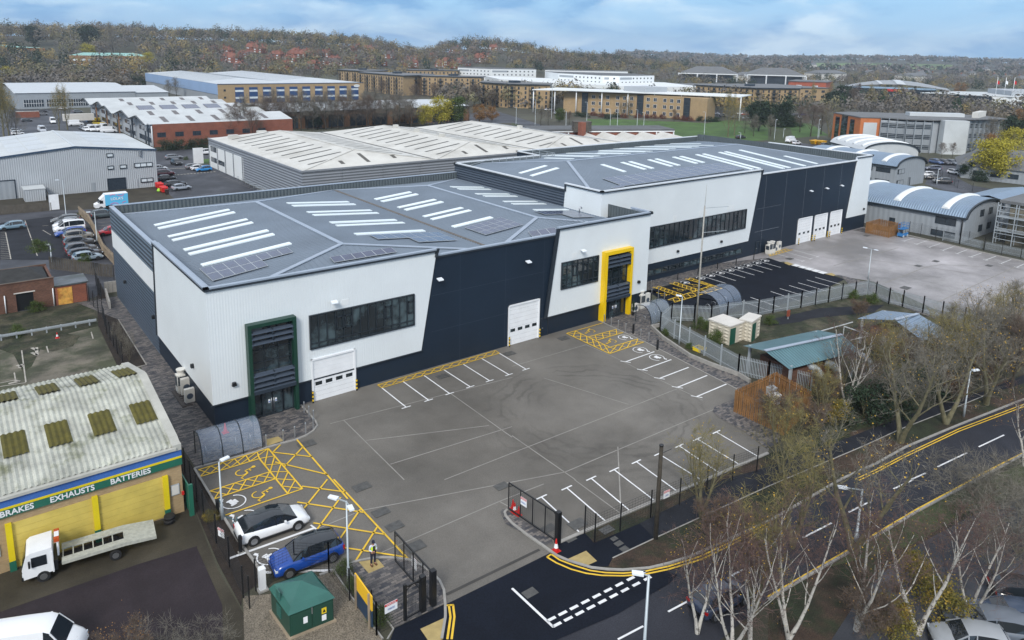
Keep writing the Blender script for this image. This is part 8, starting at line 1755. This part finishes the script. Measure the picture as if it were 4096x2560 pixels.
for s in(-1,1):b=MB();b.prism([(pp.x+s*.13-.05,pp.y+.08,Z4),(pp.x+s*.13+.05,pp.y+.08,Z4),(pp.x+s*.15+.045,pp.y-.19,Z4),(pp.x+s*.15-.045,pp.y-.19,Z4)],(0,0,.09));b.build('shoe',M['shoe'],MAN)
o=MB();o.box(pp.x-.04,pp.y-.36,1.17,pp.x+.04,pp.y-.345,1.32);tag(o.build('phone',M['black'],None,org=(pp.x,pp.y-.35,1.17)),'black phone held in both hands by the man in the yellow vest','phone')
# ================================================================ TREES
RND=random.Random(11)
M['leaf_olive']=mat('leaf_olive',(.13,.115,.018),.85,var=.5,scale=1.5,col2=(.30,.20,.03),scale2=1.2,mix2=(.5,.62))
def limb(tb,tw,p,d,L_,r,lv,maxlv,R,sp,up,twigs,twl,droop,curve=.18,tips=None):
 n=4 if lv<2 else 3;pts=[p];q=p.copy();dd=d.copy()
 for i in range(n):
  dd=(dd+Vector((R.uniform(-1,1),R.uniform(-1,1),R.uniform(-1,1)))*curve+Vector((0,0,up))).normalized();q=q+dd*(L_/n);pts.append(q.copy())
 rr=[r*(1-.62*i/n)for i in range(n+1)];(tb if lv<=1 else tw).tube(pts,rr,6 if lv==0 else(5 if lv==1 else 3),cap=False)
 if lv<maxlv:
  k=R.randint(*sp[lv])
  for j in range(k):
   t=.28+.72*(j+R.random())/k if lv else .35+.65*(j+.5)/k;i=min(n-1,int(t*n));a=pts[i].lerp(pts[i+1],t*n-i)
   ax=(pts[i+1]-pts[i]).normalized();s=ax.cross(Vector((R.uniform(-1,1),R.uniform(-1,1),R.uniform(-1,1)))).normalized();an=R.uniform(.45,.95)
   limb(tb,tw,a,(ax*cos(an)+s*sin(an)).normalized(),L_*R.uniform(.48,.72)*(1.15-.35*t),max(.006,r*.5*(1-.4*t)),lv+1,maxlv,R,sp,up,twigs,twl,droop,curve,tips)
 else:
  for j in range(twigs):
   a=pts[R.randint(1,n)];v=(dd*.6+Vector((R.uniform(-1,1),R.uniform(-1,1),R.uniform(-.6,.9)))).normalized();e=a+v*twl*R.uniform(.5,1)+Vector((0,0,-droop*twl));m=(a+e)/2+v*.08*twl+Vector((0,0,droop*twl*.5))
   s=v.cross(Vector((R.uniform(-1,1),R.uniform(-1,1),.3))).normalized()*.009
   tw.face([a-s,m-s*.8,m+s*.8,a+s]);tw.face([m-s*.8,e,m+s*.8])
   if tips is not None:tips.append(e)
def leaves(b,pts,n,s,R,spread=.4):
 for i in range(n):
  p=R.choice(pts)+Vector((R.gauss(0,spread),R.gauss(0,spread),R.gauss(0,spread)));u=Vector((R.uniform(-1,1),R.uniform(-1,1),R.uniform(-1,1))).normalized()*s*R.uniform(.6,1.3);v=u.orthogonal().normalized()*u.length
  b.face([p-u,p-v*.7,p+u,p+v*.7],1)
PROTO={}
def tree_proto(key,H,r,trunk,twig,leaf=None,nleaf=0,lsize=.06,sp=((5,7),(5,7),(4,6)),up=.05,twigs=5,twl=.7,droop=0,curve=.18,clear=.3,lean=0,stems=1,seed=1,maxlv=3,spread=0):
 R=random.Random(seed);T=thing('tree',key,'tree');tb,tw=MB(),MB();tips=[]
 for s in range(stems):
  base=Vector((0,0,0));d=Vector((cos(s*6.28/stems+seed)*spread+lean,sin(s*6.28/stems+seed)*spread,1)).normalized();n=6;pts=[base];q=base.copy();dd=d
  for i in range(n):dd=(dd+Vector((R.uniform(-1,1),R.uniform(-1,1),0))*curve*.4+Vector((0,0,.05))).normalized();q=q+dd*(H*.82/n);pts.append(q.copy())
  tb.tube(pts,[r*(1.25 if i==0 else 1)*(1-.8*i/n)/sqrt(stems)for i in range(n+1)],8,cap=False)
  k=R.randint(*sp[0])+4
  for j in range(k):
   t=clear+(1-clear)*(j+R.random()*.6)/k;i=min(n-1,int(t*n));a=pts[i].lerp(pts[i+1],min(1,t*n-i));az=j*2.4+R.random();an=R.uniform(.55,1.05)*(1.05-.6*t);ax=Vector((cos(az)*sin(an),sin(az)*sin(an),cos(an)))
   limb(tb,tw,a,ax,H*R.uniform(.30,.42)*(1.15-.6*t),r*.42*(1-.6*t)/sqrt(stems),1,maxlv,R,sp,up,twigs,twl,droop,curve,tips)
 if leaf and tips:leaves(tw,tips,nleaf,lsize,R)
 tb.build('trunk',M[trunk],T);tw.build('crown',[M[twig],M[leaf or twig]],T);index(T);PROTO[key]=[T,H,False]
def leafy_proto(key,H,W,trunk,leaf,n=2600,s=.28,seed=1,shape='round',twig='twig_grey',core=None):
 R=random.Random(seed);T=thing('tree',key,'tree');tb,cr=MB(),MB();tb.tube([(0,0,0),(.1,0,H*.3),(0,.1,H*.6),(0,0,H*.92)],[H*.022,H*.016,H*.01,.02],7)
 cl=[]
 for i in range(26):
  a=R.uniform(0,6.28);z=R.uniform(.22 if shape!='bush' else .05,.95)
  rad=W/2*{'round':sin(pi*min(1,max(.05,(z-.15)/.9)))**.6,'cone':(1-z)*1.05+.05,'column':.9*sin(pi*min(.98,z*.9+.08))**.5,'bush':sqrt(max(.02,1-z*z))}[shape];rr=rad*R.uniform(.35,.95);c=Vector((cos(a)*rr,sin(a)*rr,z*H));cl.append((c,W*R.uniform(.11,.2)))
  tb.tube([(0,0,max(.1,c.z-W*.3)),tuple(c*.5+Vector((0,0,c.z*.45))),tuple(c)],[H*.008,H*.005,.01],4,cap=False)
 for i in range(n):
  c,rr=R.choice(cl);p=c+Vector((R.gauss(0,1),R.gauss(0,1),R.gauss(0,.8)))*rr*.62
  if p.z<.1:continue
  u=Vector((R.uniform(-1,1),R.uniform(-1,1),R.uniform(-.6,.6))).normalized()*s*R.uniform(.5,1.2);v=u.cross(Vector((R.uniform(-1,1),R.uniform(-1,1),R.uniform(-1,1)))).normalized()*u.length*.7;cr.face([p-u,p-v,p+u,p+v])
 tb.build('trunk',M[trunk],T);cr.build('crown',M[leaf],T);index(T);PROTO[key]=[T,H,False]
def put(key,p,h,label,cat='tree',group=None,rot=None,name='tree',wide=1.0):
 T,H,u=PROTO[key];o=T if not u else copy_tree(T);PROTO[key][2]=True
 if 'group' in o:del o['group']
 o.name=name;o.location=(p[0],p[1],p[2]if len(p)>2 else 0);s=h/H;o.scale=(s*wide,s*wide,s);o.rotation_euler=(0,0,RND.uniform(0,6.28)if rot is None else rot);tag(o,label,cat,group);return o
tree_proto('birch',11,.24,'birch','twig_red','leaf_gold',60,.05,sp=((1,2),(5,6),(4,6)),up=.08,twigs=5,twl=.8,droop=.3,clear=.22,stems=3,seed=5,spread=.42)
tree_proto('birch2',10,.22,'birch','twig_red','leaf_gold',260,.05,sp=((1,3),(5,6),(4,6)),up=.08,twigs=5,twl=.8,droop=.3,clear=.25,seed=9,lean=.12,stems=2,spread=.3,curve=.24)
tree_proto('lime',8,.26,'bark','twig_olive','leaf_gold',90,.06,sp=((2,4),(4,6),(3,5)),up=.12,twigs=5,twl=.6,clear=.22,seed=3,curve=.24,stems=3,spread=.28)
tree_proto('lime2',9,.32,'bark','twig_grey','leaf_gold',200,.06,sp=((2,4),(5,6),(4,5)),up=.07,twigs=5,twl=.6,clear=.28,seed=8,curve=.3,stems=2,spread=.3)
tree_proto('shrubby',5,.07,'bark','twig_brown','leaf_rust',900,.05,sp=((4,5),(4,6),(4,6)),up=.1,twigs=9,twl=.5,clear=.05,stems=4,seed=4,spread=.5)
tree_proto('whippy',6,.06,'bark','twig_grey',None,sp=((1,3),(4,5),(2,4)),up=.03,twigs=4,twl=1.2,clear=.05,stems=5,seed=14,spread=.7)
tree_proto('bare',12,.22,'bark_dark','twig_brown',None,sp=((6,8),(6,7),(4,6)),up=.08,twigs=12,twl=1.3,clear=.2,seed=21);tree_proto('bare2',12,.2,'bark_dark','twig_grey',None,sp=((6,8),(6,7),(4,6)),up=.12,twigs=12,twl=1.3,clear=.15,seed=22)
tree_proto('poplar',14,.2,'bark','twig_olive','leaf_gold',200,.12,sp=((9,11),(5,6),(4,5)),up=.45,twigs=8,twl=.9,clear=.08,seed=31,curve=.1)
leafy_proto('yellow',9,8,'bark','leaf_yellow',5000,.2,2);leafy_proto('green',8,7,'bark','leaf_green',5000,.22,3);leafy_proto('rust',8,7,'bark','leaf_rust',3600,.2,4);leafy_proto('conifer',12,6,'bark_dark','leaf_dark',4200,.35,5,'cone');leafy_proto('evergreen',10,9,'bark_dark','leaf_dark',5000,.32,6)
leafy_proto('bush',2,3,'bark','leaf_green',3500,.07,7,'bush');leafy_proto('gold_bush',2.4,3,'bark','leaf_olive',3500,.06,8,'bush');leafy_proto('red_bush',2,4,'bark','hedge_red',2500,.1,9,'bush');leafy_proto('dark_bush',2,4,'bark','leaf_dark',3000,.1,10,'bush')
G1='birches along the bottom right verge'
for k,t,x,y,h,lab,rot in(('birch',44,195,1512,9,'forked white birch leftmost of the large birches at bottom right',.3),('birch',43,2080,1600,8.5,'white birch trunk splitting in two over the main road',2.0),('birch2',43,2250,1512,7,'slim white birch right of the forked birch over the road',1.0),('birch2',44,830,1420,8.5,'crooked pale birch in the middle of the far verge',4.0),('birch2',44,1420,1460,9,'leaning white birch beside the golden bushes',2.6),('birch',34,740,830,9,'thin white birch in front of the teal canopy',5.0),('birch2',43,1750,1450,7,'birch with dark twigs near the bottom lamp post',.2),('birch',44,1900,1280,7.5,'brown leaved birch above the parked cars',3.4),('birch2',34,2419,1380,7,'pale birch at the right edge over the main road',5.4)):
 put(k,P(t,x,y),h,lab,group=G1,rot=rot)
G2='bare roadside trees'
for k,t,x,y,h,lab,rot in(('lime',43,1790,360,6.8,'greenish bare tree on the verge beside the front yard fence',0),('lime',34,120,1440,6.5,'bare olive tree hiding the end of the timber bin store',1.3),('lime2',34,1250,1160,9.5,'big two armed tree on the footway edge left of the lamp post',2.2),('lime2',34,1680,980,9.0,'thick trunked tree just left of the verge lamp post',3.9),('lime2',34,2060,800,8.5,'bare tree on the verge right of the lamp post',5.0),('lime',34,990,690,7.5,'slim lichen covered tree between the two canopies',1.0),('lime2',34,2200,420,8,'bare grey tree in front of the rear yard',.4),('lime',34,1560,560,7.5,'yellow green bare tree above the grey pipes',2.8),('lime2',34,1900,300,7.5,'wide bare tree below the rear yard gate',4.4),('lime',44,230,640,8,'olive bare tree overhanging the main road left of the rusty lamp',3.3),('lime2',44,800,690,9.5,'dark trunked tree standing on the far kerb of the main road',5.8),('shrubby',34,60,1050,4,'tangled brown shrub against the timber bin store',0),('lime',43,2300,1250,7.5,'dark branched tree over the road between birches',.9),('bare',34,2300,640,7.5,'dense dark bare tree at the right edge of the verge',1.9),('lime',24,2250,1700,7,'thin bare tree at the right edge beside the rear yard',2.4),('lime2',34,2419,250,7.5,'grey bare tree cut by the right edge below the rear yard',.2)):
 put(k,P(t,x,y),h,lab,group=G2,rot=rot)
for i,(k,x,y,h)in enumerate((('lime2',1420,700,7),('lime',1800,620,7),('bare2',2150,560,7),('lime',1150,560,6),('bare2',1950,480,6.5),('lime2',2350,480,7.5),('bare2',1650,400,6),('lime',2080,250,6.5),('bare2',2300,130,6),('lime2',700,700,6),('lime',500,950,5.5),('whippy',1350,850,4),('whippy',1000,800,4),('shrubby',1750,780,3),('shrubby',2000,640,3.2),('shrubby',2250,560,3.2),('whippy',1500,600,4.5),('whippy',2250,350,5),('whippy',1800,450,4.5))):
 put(k,P(34,x,y),h,'bare tree in the tangled thicket between the road and the pump compound',group='bare trees of the roadside thicket')
G3='shrubs on the verges'
for i,(k,t,x,y,h,lab)in enumerate((('gold_bush',44,1150,1500,2.6,'golden leaved bush left of the leaning birch'),('gold_bush',44,1650,1330,2.8,'yellow green bush under the leaning birch'),('gold_bush',44,1400,1010,2.4,'olive bush above the golden bushes'),('shrubby',44,950,1500,3.6,'brown leaved shrub at the bottom of the verge'),('whippy',41,1500,1950,3.4,'sparse twiggy shrub at the bottom of the garage forecourt'),('whippy',41,1950,1850,3.0,'second twiggy shrub right of the first on the forecourt edge'),('shrubby',41,1200,1950,3.2,'left twiggy shrub beside the white panel van'),('whippy',44,2100,480,5.5,'whippy grey shrub beside the far verge path'),('whippy',44,1800,330,5.0,'grey shrub mass below the main road kerb'),('whippy',44,2350,700,6.0,'tall whippy shrub at the right edge'),('whippy',44,2150,950,5.5,'whippy shrub hanging over the parked cars'),('whippy',44,2500,420,5.5,'whippy grey shrub cut by the right edge'),('shrubby',43,1900,620,3.2,'low brown scrub by the double yellow lines'),('dark_bush',34,900,920,2.6,'dark evergreen bush behind the footway'),('dark_bush',34,1150,830,2.6,'dark evergreen bush right of the first on the footway bank'),('gold_bush',34,640,960,2.2,'yellow flowering bush beside the birch foot'),('dark_bush',34,1500,700,2.4,'dark bush behind the tall verge trees'),('bush',34,2250,300,2.8,'green bush at the right edge below the rear yard'),('shrubby',34,420,1080,3.0,'brown scrub between the bin store and the footway'),('shrubby',34,520,820,3.4,'leafless scrub right of the palisade fence end'),('shrubby',34,1050,380,3.2,'reddish scrub around the pump yard railings'),('shrubby',34,1450,420,3.4,'scrub left of the furthest pipe'),('bush',24,800,1310,1.2,'green bush along the compound side of the palisade'),('bush',24,980,1350,1.3,'green bush at the palisade corner'),('bush',5,1260,430,1.2,'low bramble right of the kiosks'),('bush',5,660,470,1.4,'bush at the foot of the radio mast'),('bush',5,780,590,1.5,'small bush in front of the left kiosk'),('shrubby',24,850,1500,2.5,'red brown sapling in the compound'),('bush',21,1760,0,1.0,'clipped bush on the verge by the estate road'),('bush',21,400,1090,1.9,'bush growing out of the derelict roof'),('bush',21,820,1130,1.1,'weed bush on the flat annexe roof'),('bush',21,350,1430,1.3,'ivy bush in front of the derelict doorway'),('bush',21,730,545,.9,'green shrub at the top of the leaning fence'),('gold_bush',41,1990,400,.9,'yellowing shrub on the dark bed by the fence'),('bush',42,830,870,.8,'low planting at the top of the gate bed'),('bush',42,930,1030,.8,'low planting in the middle of the gate bed'),('bush',42,1170,1340,.9,'low planting at the foot of the gate bed'),('bush',5,560,640,.7,'low hedge plants along the palisade wall'),('bush',5,350,520,.7,'low hedge plants near the blue shelter'),('bush',31,170,150,1.2,'bramble over the crash barrier'),('dark_bush',14,600,1390,2.0,'dark hedge left of the orange office'),('dark_bush',24,2000,200,2.6,'spreading juniper beside the grey walled low building'),('evergreen',24,1880,170,4.5,'round dark shrub beside the grey walled low building'))):
 o=put(k,P(t,x,y),h,lab,'shrub',G3,name='shrub')
 if 'roof' in lab:o.location.z=2.6 if 'flat' in lab else 3.3
o=put('conifer',P(23,1142,1468),1.5,'small twisted conical shrub in a black pot by the yellow entrance','potted shrub',name='potted_shrub',wide=.6);q=P(23,1142,1468);o.location.z=.35;b=MB();b.lathe((q.x,q.y,0),[(.18,0),(.24,.4)],10);tag(b.build('plant_pot',M['black'],None,org=tuple(q)),'black pot under the twisted conical shrub','pot')
for i,(x,y)in enumerate(((1128,265),(1222,390))):put('whippy',P(31,x,y),3.2,f'{("upper", "lower")[i]} staked sapling in the dark planting strip','sapling','staked saplings',name='sapling',wide=.45)
# middle distance trees, each its own thing
G4='trees between the middle distance buildings'
LAB={'bare':'brown bare tree','bare2':'grey bare tree','poplar':'upright leafless poplar','yellow':'yellow leaved tree','green':'olive green tree','rust':'rust coloured tree','conifer':'dark conifer','evergreen':'dark evergreen tree','red_bush':'red brown hedge bush','dark_bush':'dark green hedge bush','lime2':'pale bare tree'}
def grp(items,place_,hz=0):
 for(k,t,x,y,h)in items:
  p=P(t,x,y);put(k,(p.x,p.y,hillh(p.x,p.y)),h,f'{LAB[k]} {place_}',group=f'{LAB[k]}s {place_}')
grp([(('bare','bare2')[i%2],12,20+i*58,1222+((i*37)%26)-i,11.5+(i*13%4))for i in range(26)]+[('conifer',12,580,1225,9),('rust',12,1340,1185,8.5),('rust',12,1450,1185,8.5),('yellow',12,1590,1190,9),('yellow',12,1740,1180,12),('green',12,1880,1170,11.5),('bare2',12,1060,1205,14),('bare2',12,2010,1160,9),('rust',12,2110,1160,8),('rust',12,2230,1150,7),('bare',12,1680,1000,13),('bare',12,1500,1000,12),('bare',12,1200,940,12),('bare',12,2060,1010,13),('bare',12,2230,1020,10),('bare2',12,1850,980,10)],'in the belt behind the dirty white roof')
grp([('bare2',13,270,1190,8),('bare2',13,340,1200,7),('bare',13,540,1180,6),('green',13,450,1150,6),('lime2',13,1040,1090,8),('lime2',13,1110,1095,9),('lime2',13,1350,1095,11),('bare',13,1530,1150,6),('poplar',13,2040,1295,17),('poplar',13,2100,1280,15),('evergreen',13,2330,1240,13),('bare2',13,2200,1260,8),('bare2',13,2280,1290,8),('poplar',13,1640,890,12),('conifer',13,1568,880,8)]+[('red_bush',13,x,y,2.2)for x,y in((770,1095),(850,1110),(1060,1115),(1190,1115),(1270,1118),(1340,1120),(1420,1122),(1550,1130),(1620,1138),(1680,1145))]+[('dark_bush',13,x,y,2.4)for x,y in((620,1100),(690,1110),(900,1125),(980,1110),(1780,1145),(1860,1150),(1930,1152))],'round the canopy office lawn')
grp([('evergreen',14,130,1200,12),('bare',14,400,1290,13),('bare',14,300,1250,11),('bare',14,500,1270,12),('lime2',14,580,1295,15),('bare2',14,20,1290,8),('evergreen',14,700,1000,14),('evergreen',14,600,1040,12),('bare',14,800,1030,13),('poplar',14,960,1040,15),('poplar',14,1090,1030,13),('poplar',14,420,980,14),('bare',14,1440,1070,8),('bare2',14,740,880,16),('poplar',14,590,960,14),('rust',14,1280,940,9),('rust',14,1810,900,12),('rust',14,2080,1490,8),('bare2',14,2070,1470,12),('yellow',24,2060,180,11),('yellow',24,2170,200,11),('yellow',14,2290,1490,10),('evergreen',14,2300,1330,10),('evergreen',14,2400,1330,9),('rust',14,2380,1200,9),('dark_bush',14,90,1200,5),('dark_bush',14,170,1200,5),('dark_bush',14,240,1195,5),('bare',14,1640,1490,5),('bare',14,1740,1490,5),('bare2',14,1380,930,9),('bare',14,850,930,12),('conifer',14,1275,760,11),('rust',14,2300,1140,8)],'round the orange office and lanes')
grp([('poplar',11,40,1310,19),('poplar',11,90,1300,17),('bare2',11,160,1300,9),('poplar',11,560,1230,15),('poplar',11,640,1225,15),('bare',11,1020,950,9),('bare2',11,1600,925,10),('bare2',11,1670,920,11),('bare',11,2250,1200,10),('bare2',11,2330,1320,14),('bare',11,2210,1340,12),('bare',11,2400,1350,11),('dark_bush',11,1560,1420,3),('dark_bush',11,1700,1415,3),('dark_bush',11,1850,1405,3),('dark_bush',11,1960,1400,3),('yellow',11,1410,740,14),('yellow',11,1320,790,9),('rust',11,1150,810,12),('yellow',11,50,800,12),('evergreen',11,870,690,24),('evergreen',11,350,680,20),('bare2',11,1090,720,32),('yellow',11,850,720,15),('dark_bush',11,1200,820,8),('dark_bush',11,1290,825,8)],'round the far left sheds and yards')
# ---- red roofed houses on the rising ground
hs=random.Random(3);HP=[]
def house_proto(roofm,name_):
 T=thing('house',name_,'house');b=MB();b.prism([(-5,-3.6,0),(5,-3.6,0),(5,3.6,0),(-5,3.6,0)],(0,0,5));b.build('wall',M['brick_red']if roofm!='roof_slate' else M['render'],T);b=MB();r0,r1=V3(-3.2,0,8.6),V3(3.2,0,8.6);p=[V3(-5.4,-4,4.9),V3(5.4,-4,4.9),V3(5.4,4,4.9),V3(-5.4,4,4.9)]
 b.face([p[0],p[1],r1,r0]);b.face([p[1],p[2],r1]);b.face([p[2],p[3],r0,r1]);b.face([p[3],p[0],r0]);r=b.build('roof',M[roofm],T);b=MB();b.box(2.2,-.5,7.4,3.2,.5,10);b.build('chimney',M['brick_red'],r)
 for x,z in((-3,.8),(2.5,.8),(-3,3.2),(2.5,3.2)):b=MB();b.box(x-.9,-3.68,z,x+.9,-3.6,z+1.3);b.build('window',M['window_white'],T)
 index(T);return[T,False]
HPR=[house_proto('roof_tile_red','a'),house_proto('roof_tile_dark','b'),house_proto('roof_slate','c')]
def house(k,X,y,s=1.0,lab='',g_=''):
 d=FW+RT*((X-CX)/F)-UP*((y-CY)/F);r=560
 while r<1500:
  q=CAM+d*(r/Vector((d.x,d.y)).length)
  if q.z<=hillh(q.x,q.y)+4:break
  r+=6
 T,u=HPR[k];o=T if not u else copy_tree(T);HPR[k][1]=True;o.name='house';o.location=(q.x,q.y,hillh(q.x,q.y));o.rotation_euler=(0,0,-radians(38)+hs.uniform(-.9,.9));o.scale=(s*1.25,s*1.25,s);tag(o,lab,'house',g_)
for i in range(70):X=840+i*16.5+hs.uniform(-8,8);house(0 if hs.random()<.72 or X<1250 else 1,X,272-hs.random()*85-(X-850)*.012,hs.uniform(.9,1.2),'red roofed brick house among bare trees on the far slope','red roofed houses on the far slope')
for i in range(10):house(2,1480+i*14,190-hs.random()*18,1.0,'pale gabled house near the wooded skyline','pale houses near the skyline')
for i in range(26):X=3060+i*44+hs.uniform(-20,20);a_=radians(38)+math.atan((X-2048)/2951);r=hs.uniform(1350,2100);o=copy_tree(HPR[2][0]);o.name='house';o.location=(r*sin(a_),r*cos(a_),hillh(r*sin(a_),r*cos(a_)));o.rotation_euler=(0,0,hs.uniform(0,3));o.scale=(1.5,)*3;tag(o,'small pale house in the hazy valley at far right','house','valley houses at far right')
# ---- woods that read as one mass
WR=random.Random(5)
def wood(name,label,n,rr,ax,dens,hh,mats,size,W=1.0,per=70):
 b=MB();lo,hi=ax;cnt=0
 while cnt<n:
  r=sqrt(WR.uniform(rr[0]**2,rr[1]**2));xp=WR.uniform(lo,hi);a=radians(38)+math.atan((xp-2048)/2951);x,y=r*sin(a),r*cos(a)
  if not dens(x,y,r,xp):continue
  z0=hillh(x,y);h=WR.uniform(*hh);w_=h*WR.uniform(.38,.52)*W;nz=noise.noise(Vector((x*.009,y*.009,3)));mi=(min(range(len(mats)),key=lambda i:abs((i+.5)/len(mats)-.55-nz*1.1-WR.gauss(0,.12)))if WR.random()<.55 else WR.choices(range(len(mats)),[m[1]for m in mats])[0]);h*=WR.choice((.7,.9,1,1,1.2));con=mats[mi][0]=='leaf_dark' and WR.random()<.5;cnt+=1;cz=z0+h*.6
  for i in range(per):
   th=WR.uniform(0,6.28);ph=math.acos(WR.uniform(-.55,1));k=WR.uniform(.72,1.02)*(1+.18*sin(3*th+cnt));
   p=Vector((x+w_*k*sin(ph)*cos(th)*(.6 if con else 1),y+w_*k*sin(ph)*sin(th)*(.6 if con else 1),cz+h*.42*k*cos(ph)*(1.15 if con else 1)));nrm=Vector((sin(ph)*cos(th),sin(ph)*sin(th),cos(ph)))+Vector((WR.uniform(-1,1),WR.uniform(-1,1),WR.uniform(-1,1)))*.3
   u=nrm.orthogonal().normalized();v=nrm.cross(u).normalized();an=WR.random()*6.28;u,v=(u*cos(an)+v*sin(an)),(v*cos(an)-u*sin(an));s=size*WR.uniform(.5,1.3)
   b.face([p-u*s,p-v*s*.6,p+u*s,p+v*s*.6],mi)
 o=b.build(name,[M[m[0]]if m[0]in M else m[0]for m in mats]);o['kind']='stuff';o['label']=label
mb_=mat('wood_brown',(.125,.105,.075),.95,var=.4,scale=.05);mo_=mat('wood_olive',(.155,.145,.078),.95,var=.4,scale=.05);mg_=mat('wood_grey',(.135,.125,.115),.95,var=.3,scale=.05);my_=mat('wood_gold',(.24,.185,.075),.95,var=.3,scale=.05);M.update(wb=mb_,wo=mo_,wg=mg_,wy=my_)
mx_=[('wb',5),('wo',3.5),('wg',4.5),('wy',.6),('leaf_dark',.8)]
def clearb(x,y,r,xp):
 for(x0,y0,x1,y1)in((120,420,225,615),(25,425,104,545),(265,420,350,600),(335,570,400,610),(350,320,520,620),(440,290,570,410),(400,240,470,330),(560,320,630,380),(540,145,650,245),(660,450,820,600),(615,250,730,350),(1310,1050,1590,1230),(-170,880,100,930),(98,780,176,826)):
  if x0-8<x<x1+8 and y0-14<y<y1+8:return False
 return True
wood('woodland','mixed brown and gold autumn woodland covering the hills behind the town',2300,(620,1320),(-260,2500),lambda x,y,r,xp:clearb(x,y,r,xp)and(WR.random()<.75 if 800<xp<1950 and r<900 else True),(11,19),mx_,.85,per=130)
wood('hill_woodland','hazy brown woodland on the low ground at right below the distant ridge',1500,(560,1500),(2300,4350),lambda x,y,r,xp:clearb(x,y,r,xp)and(xp<3000 or r>900 or WR.random()<.12)and not(xp>3250 and 700<r<1150 and WR.random()<.5),(8,14),mx_,.75,per=95)
wood('valley_woodland','far blue grey wooded ridge on the right horizon',1500,(1500,3500),(2450,4400),lambda x,y,r,xp:clearb(x,y,r,xp)and(r<2050 or r>2520 or not 3200<xp<3800)and(xp<3200 or WR.random()<.8),(12,20),[('wg',5),('wb',3),('leaf_dark',1)],3.6,1.8,per=22)
wood('scrub_belt','belt of bare brown scrub woods behind the far left sheds',420,(500,700),(-260,900),lambda x,y,r,xp:clearb(x,y,r,xp),(7,12),[('wb',5),('wg',6),('wo',2)],.9,per=90)
wood('avenue_trees','loose bare trees between the apartment blocks and the wooded hills',420,(430,640),(1750,4200),lambda x,y,r,xp:clearb(x,y,r,xp)and(xp<2900 or WR.random()<.25),(8,13),[('wb',5),('wg',5),('wo',3),('wy',.6),('leaf_dark',1)],.85,per=90)
# ---- air
b=MB();b.box(-900,-140,-1.5,3600,3950,120)
m=D.materials.new('haze');m.use_nodes=True;nt=m.node_tree;nt.nodes.remove(nt.nodes['Principled BSDF']);v=_n(nt,'ShaderNodeVolumePrincipled');v.inputs['Color'].default_value=(.72,.82,.95,1);v.inputs['Density'].default_value=.00015;v.inputs['Anisotropy'].default_value=.2
nt.links.new(v.outputs[0],nt.nodes['Material Output'].inputs['Volume']);o=b.build('haze',m);o['kind']='stuff'
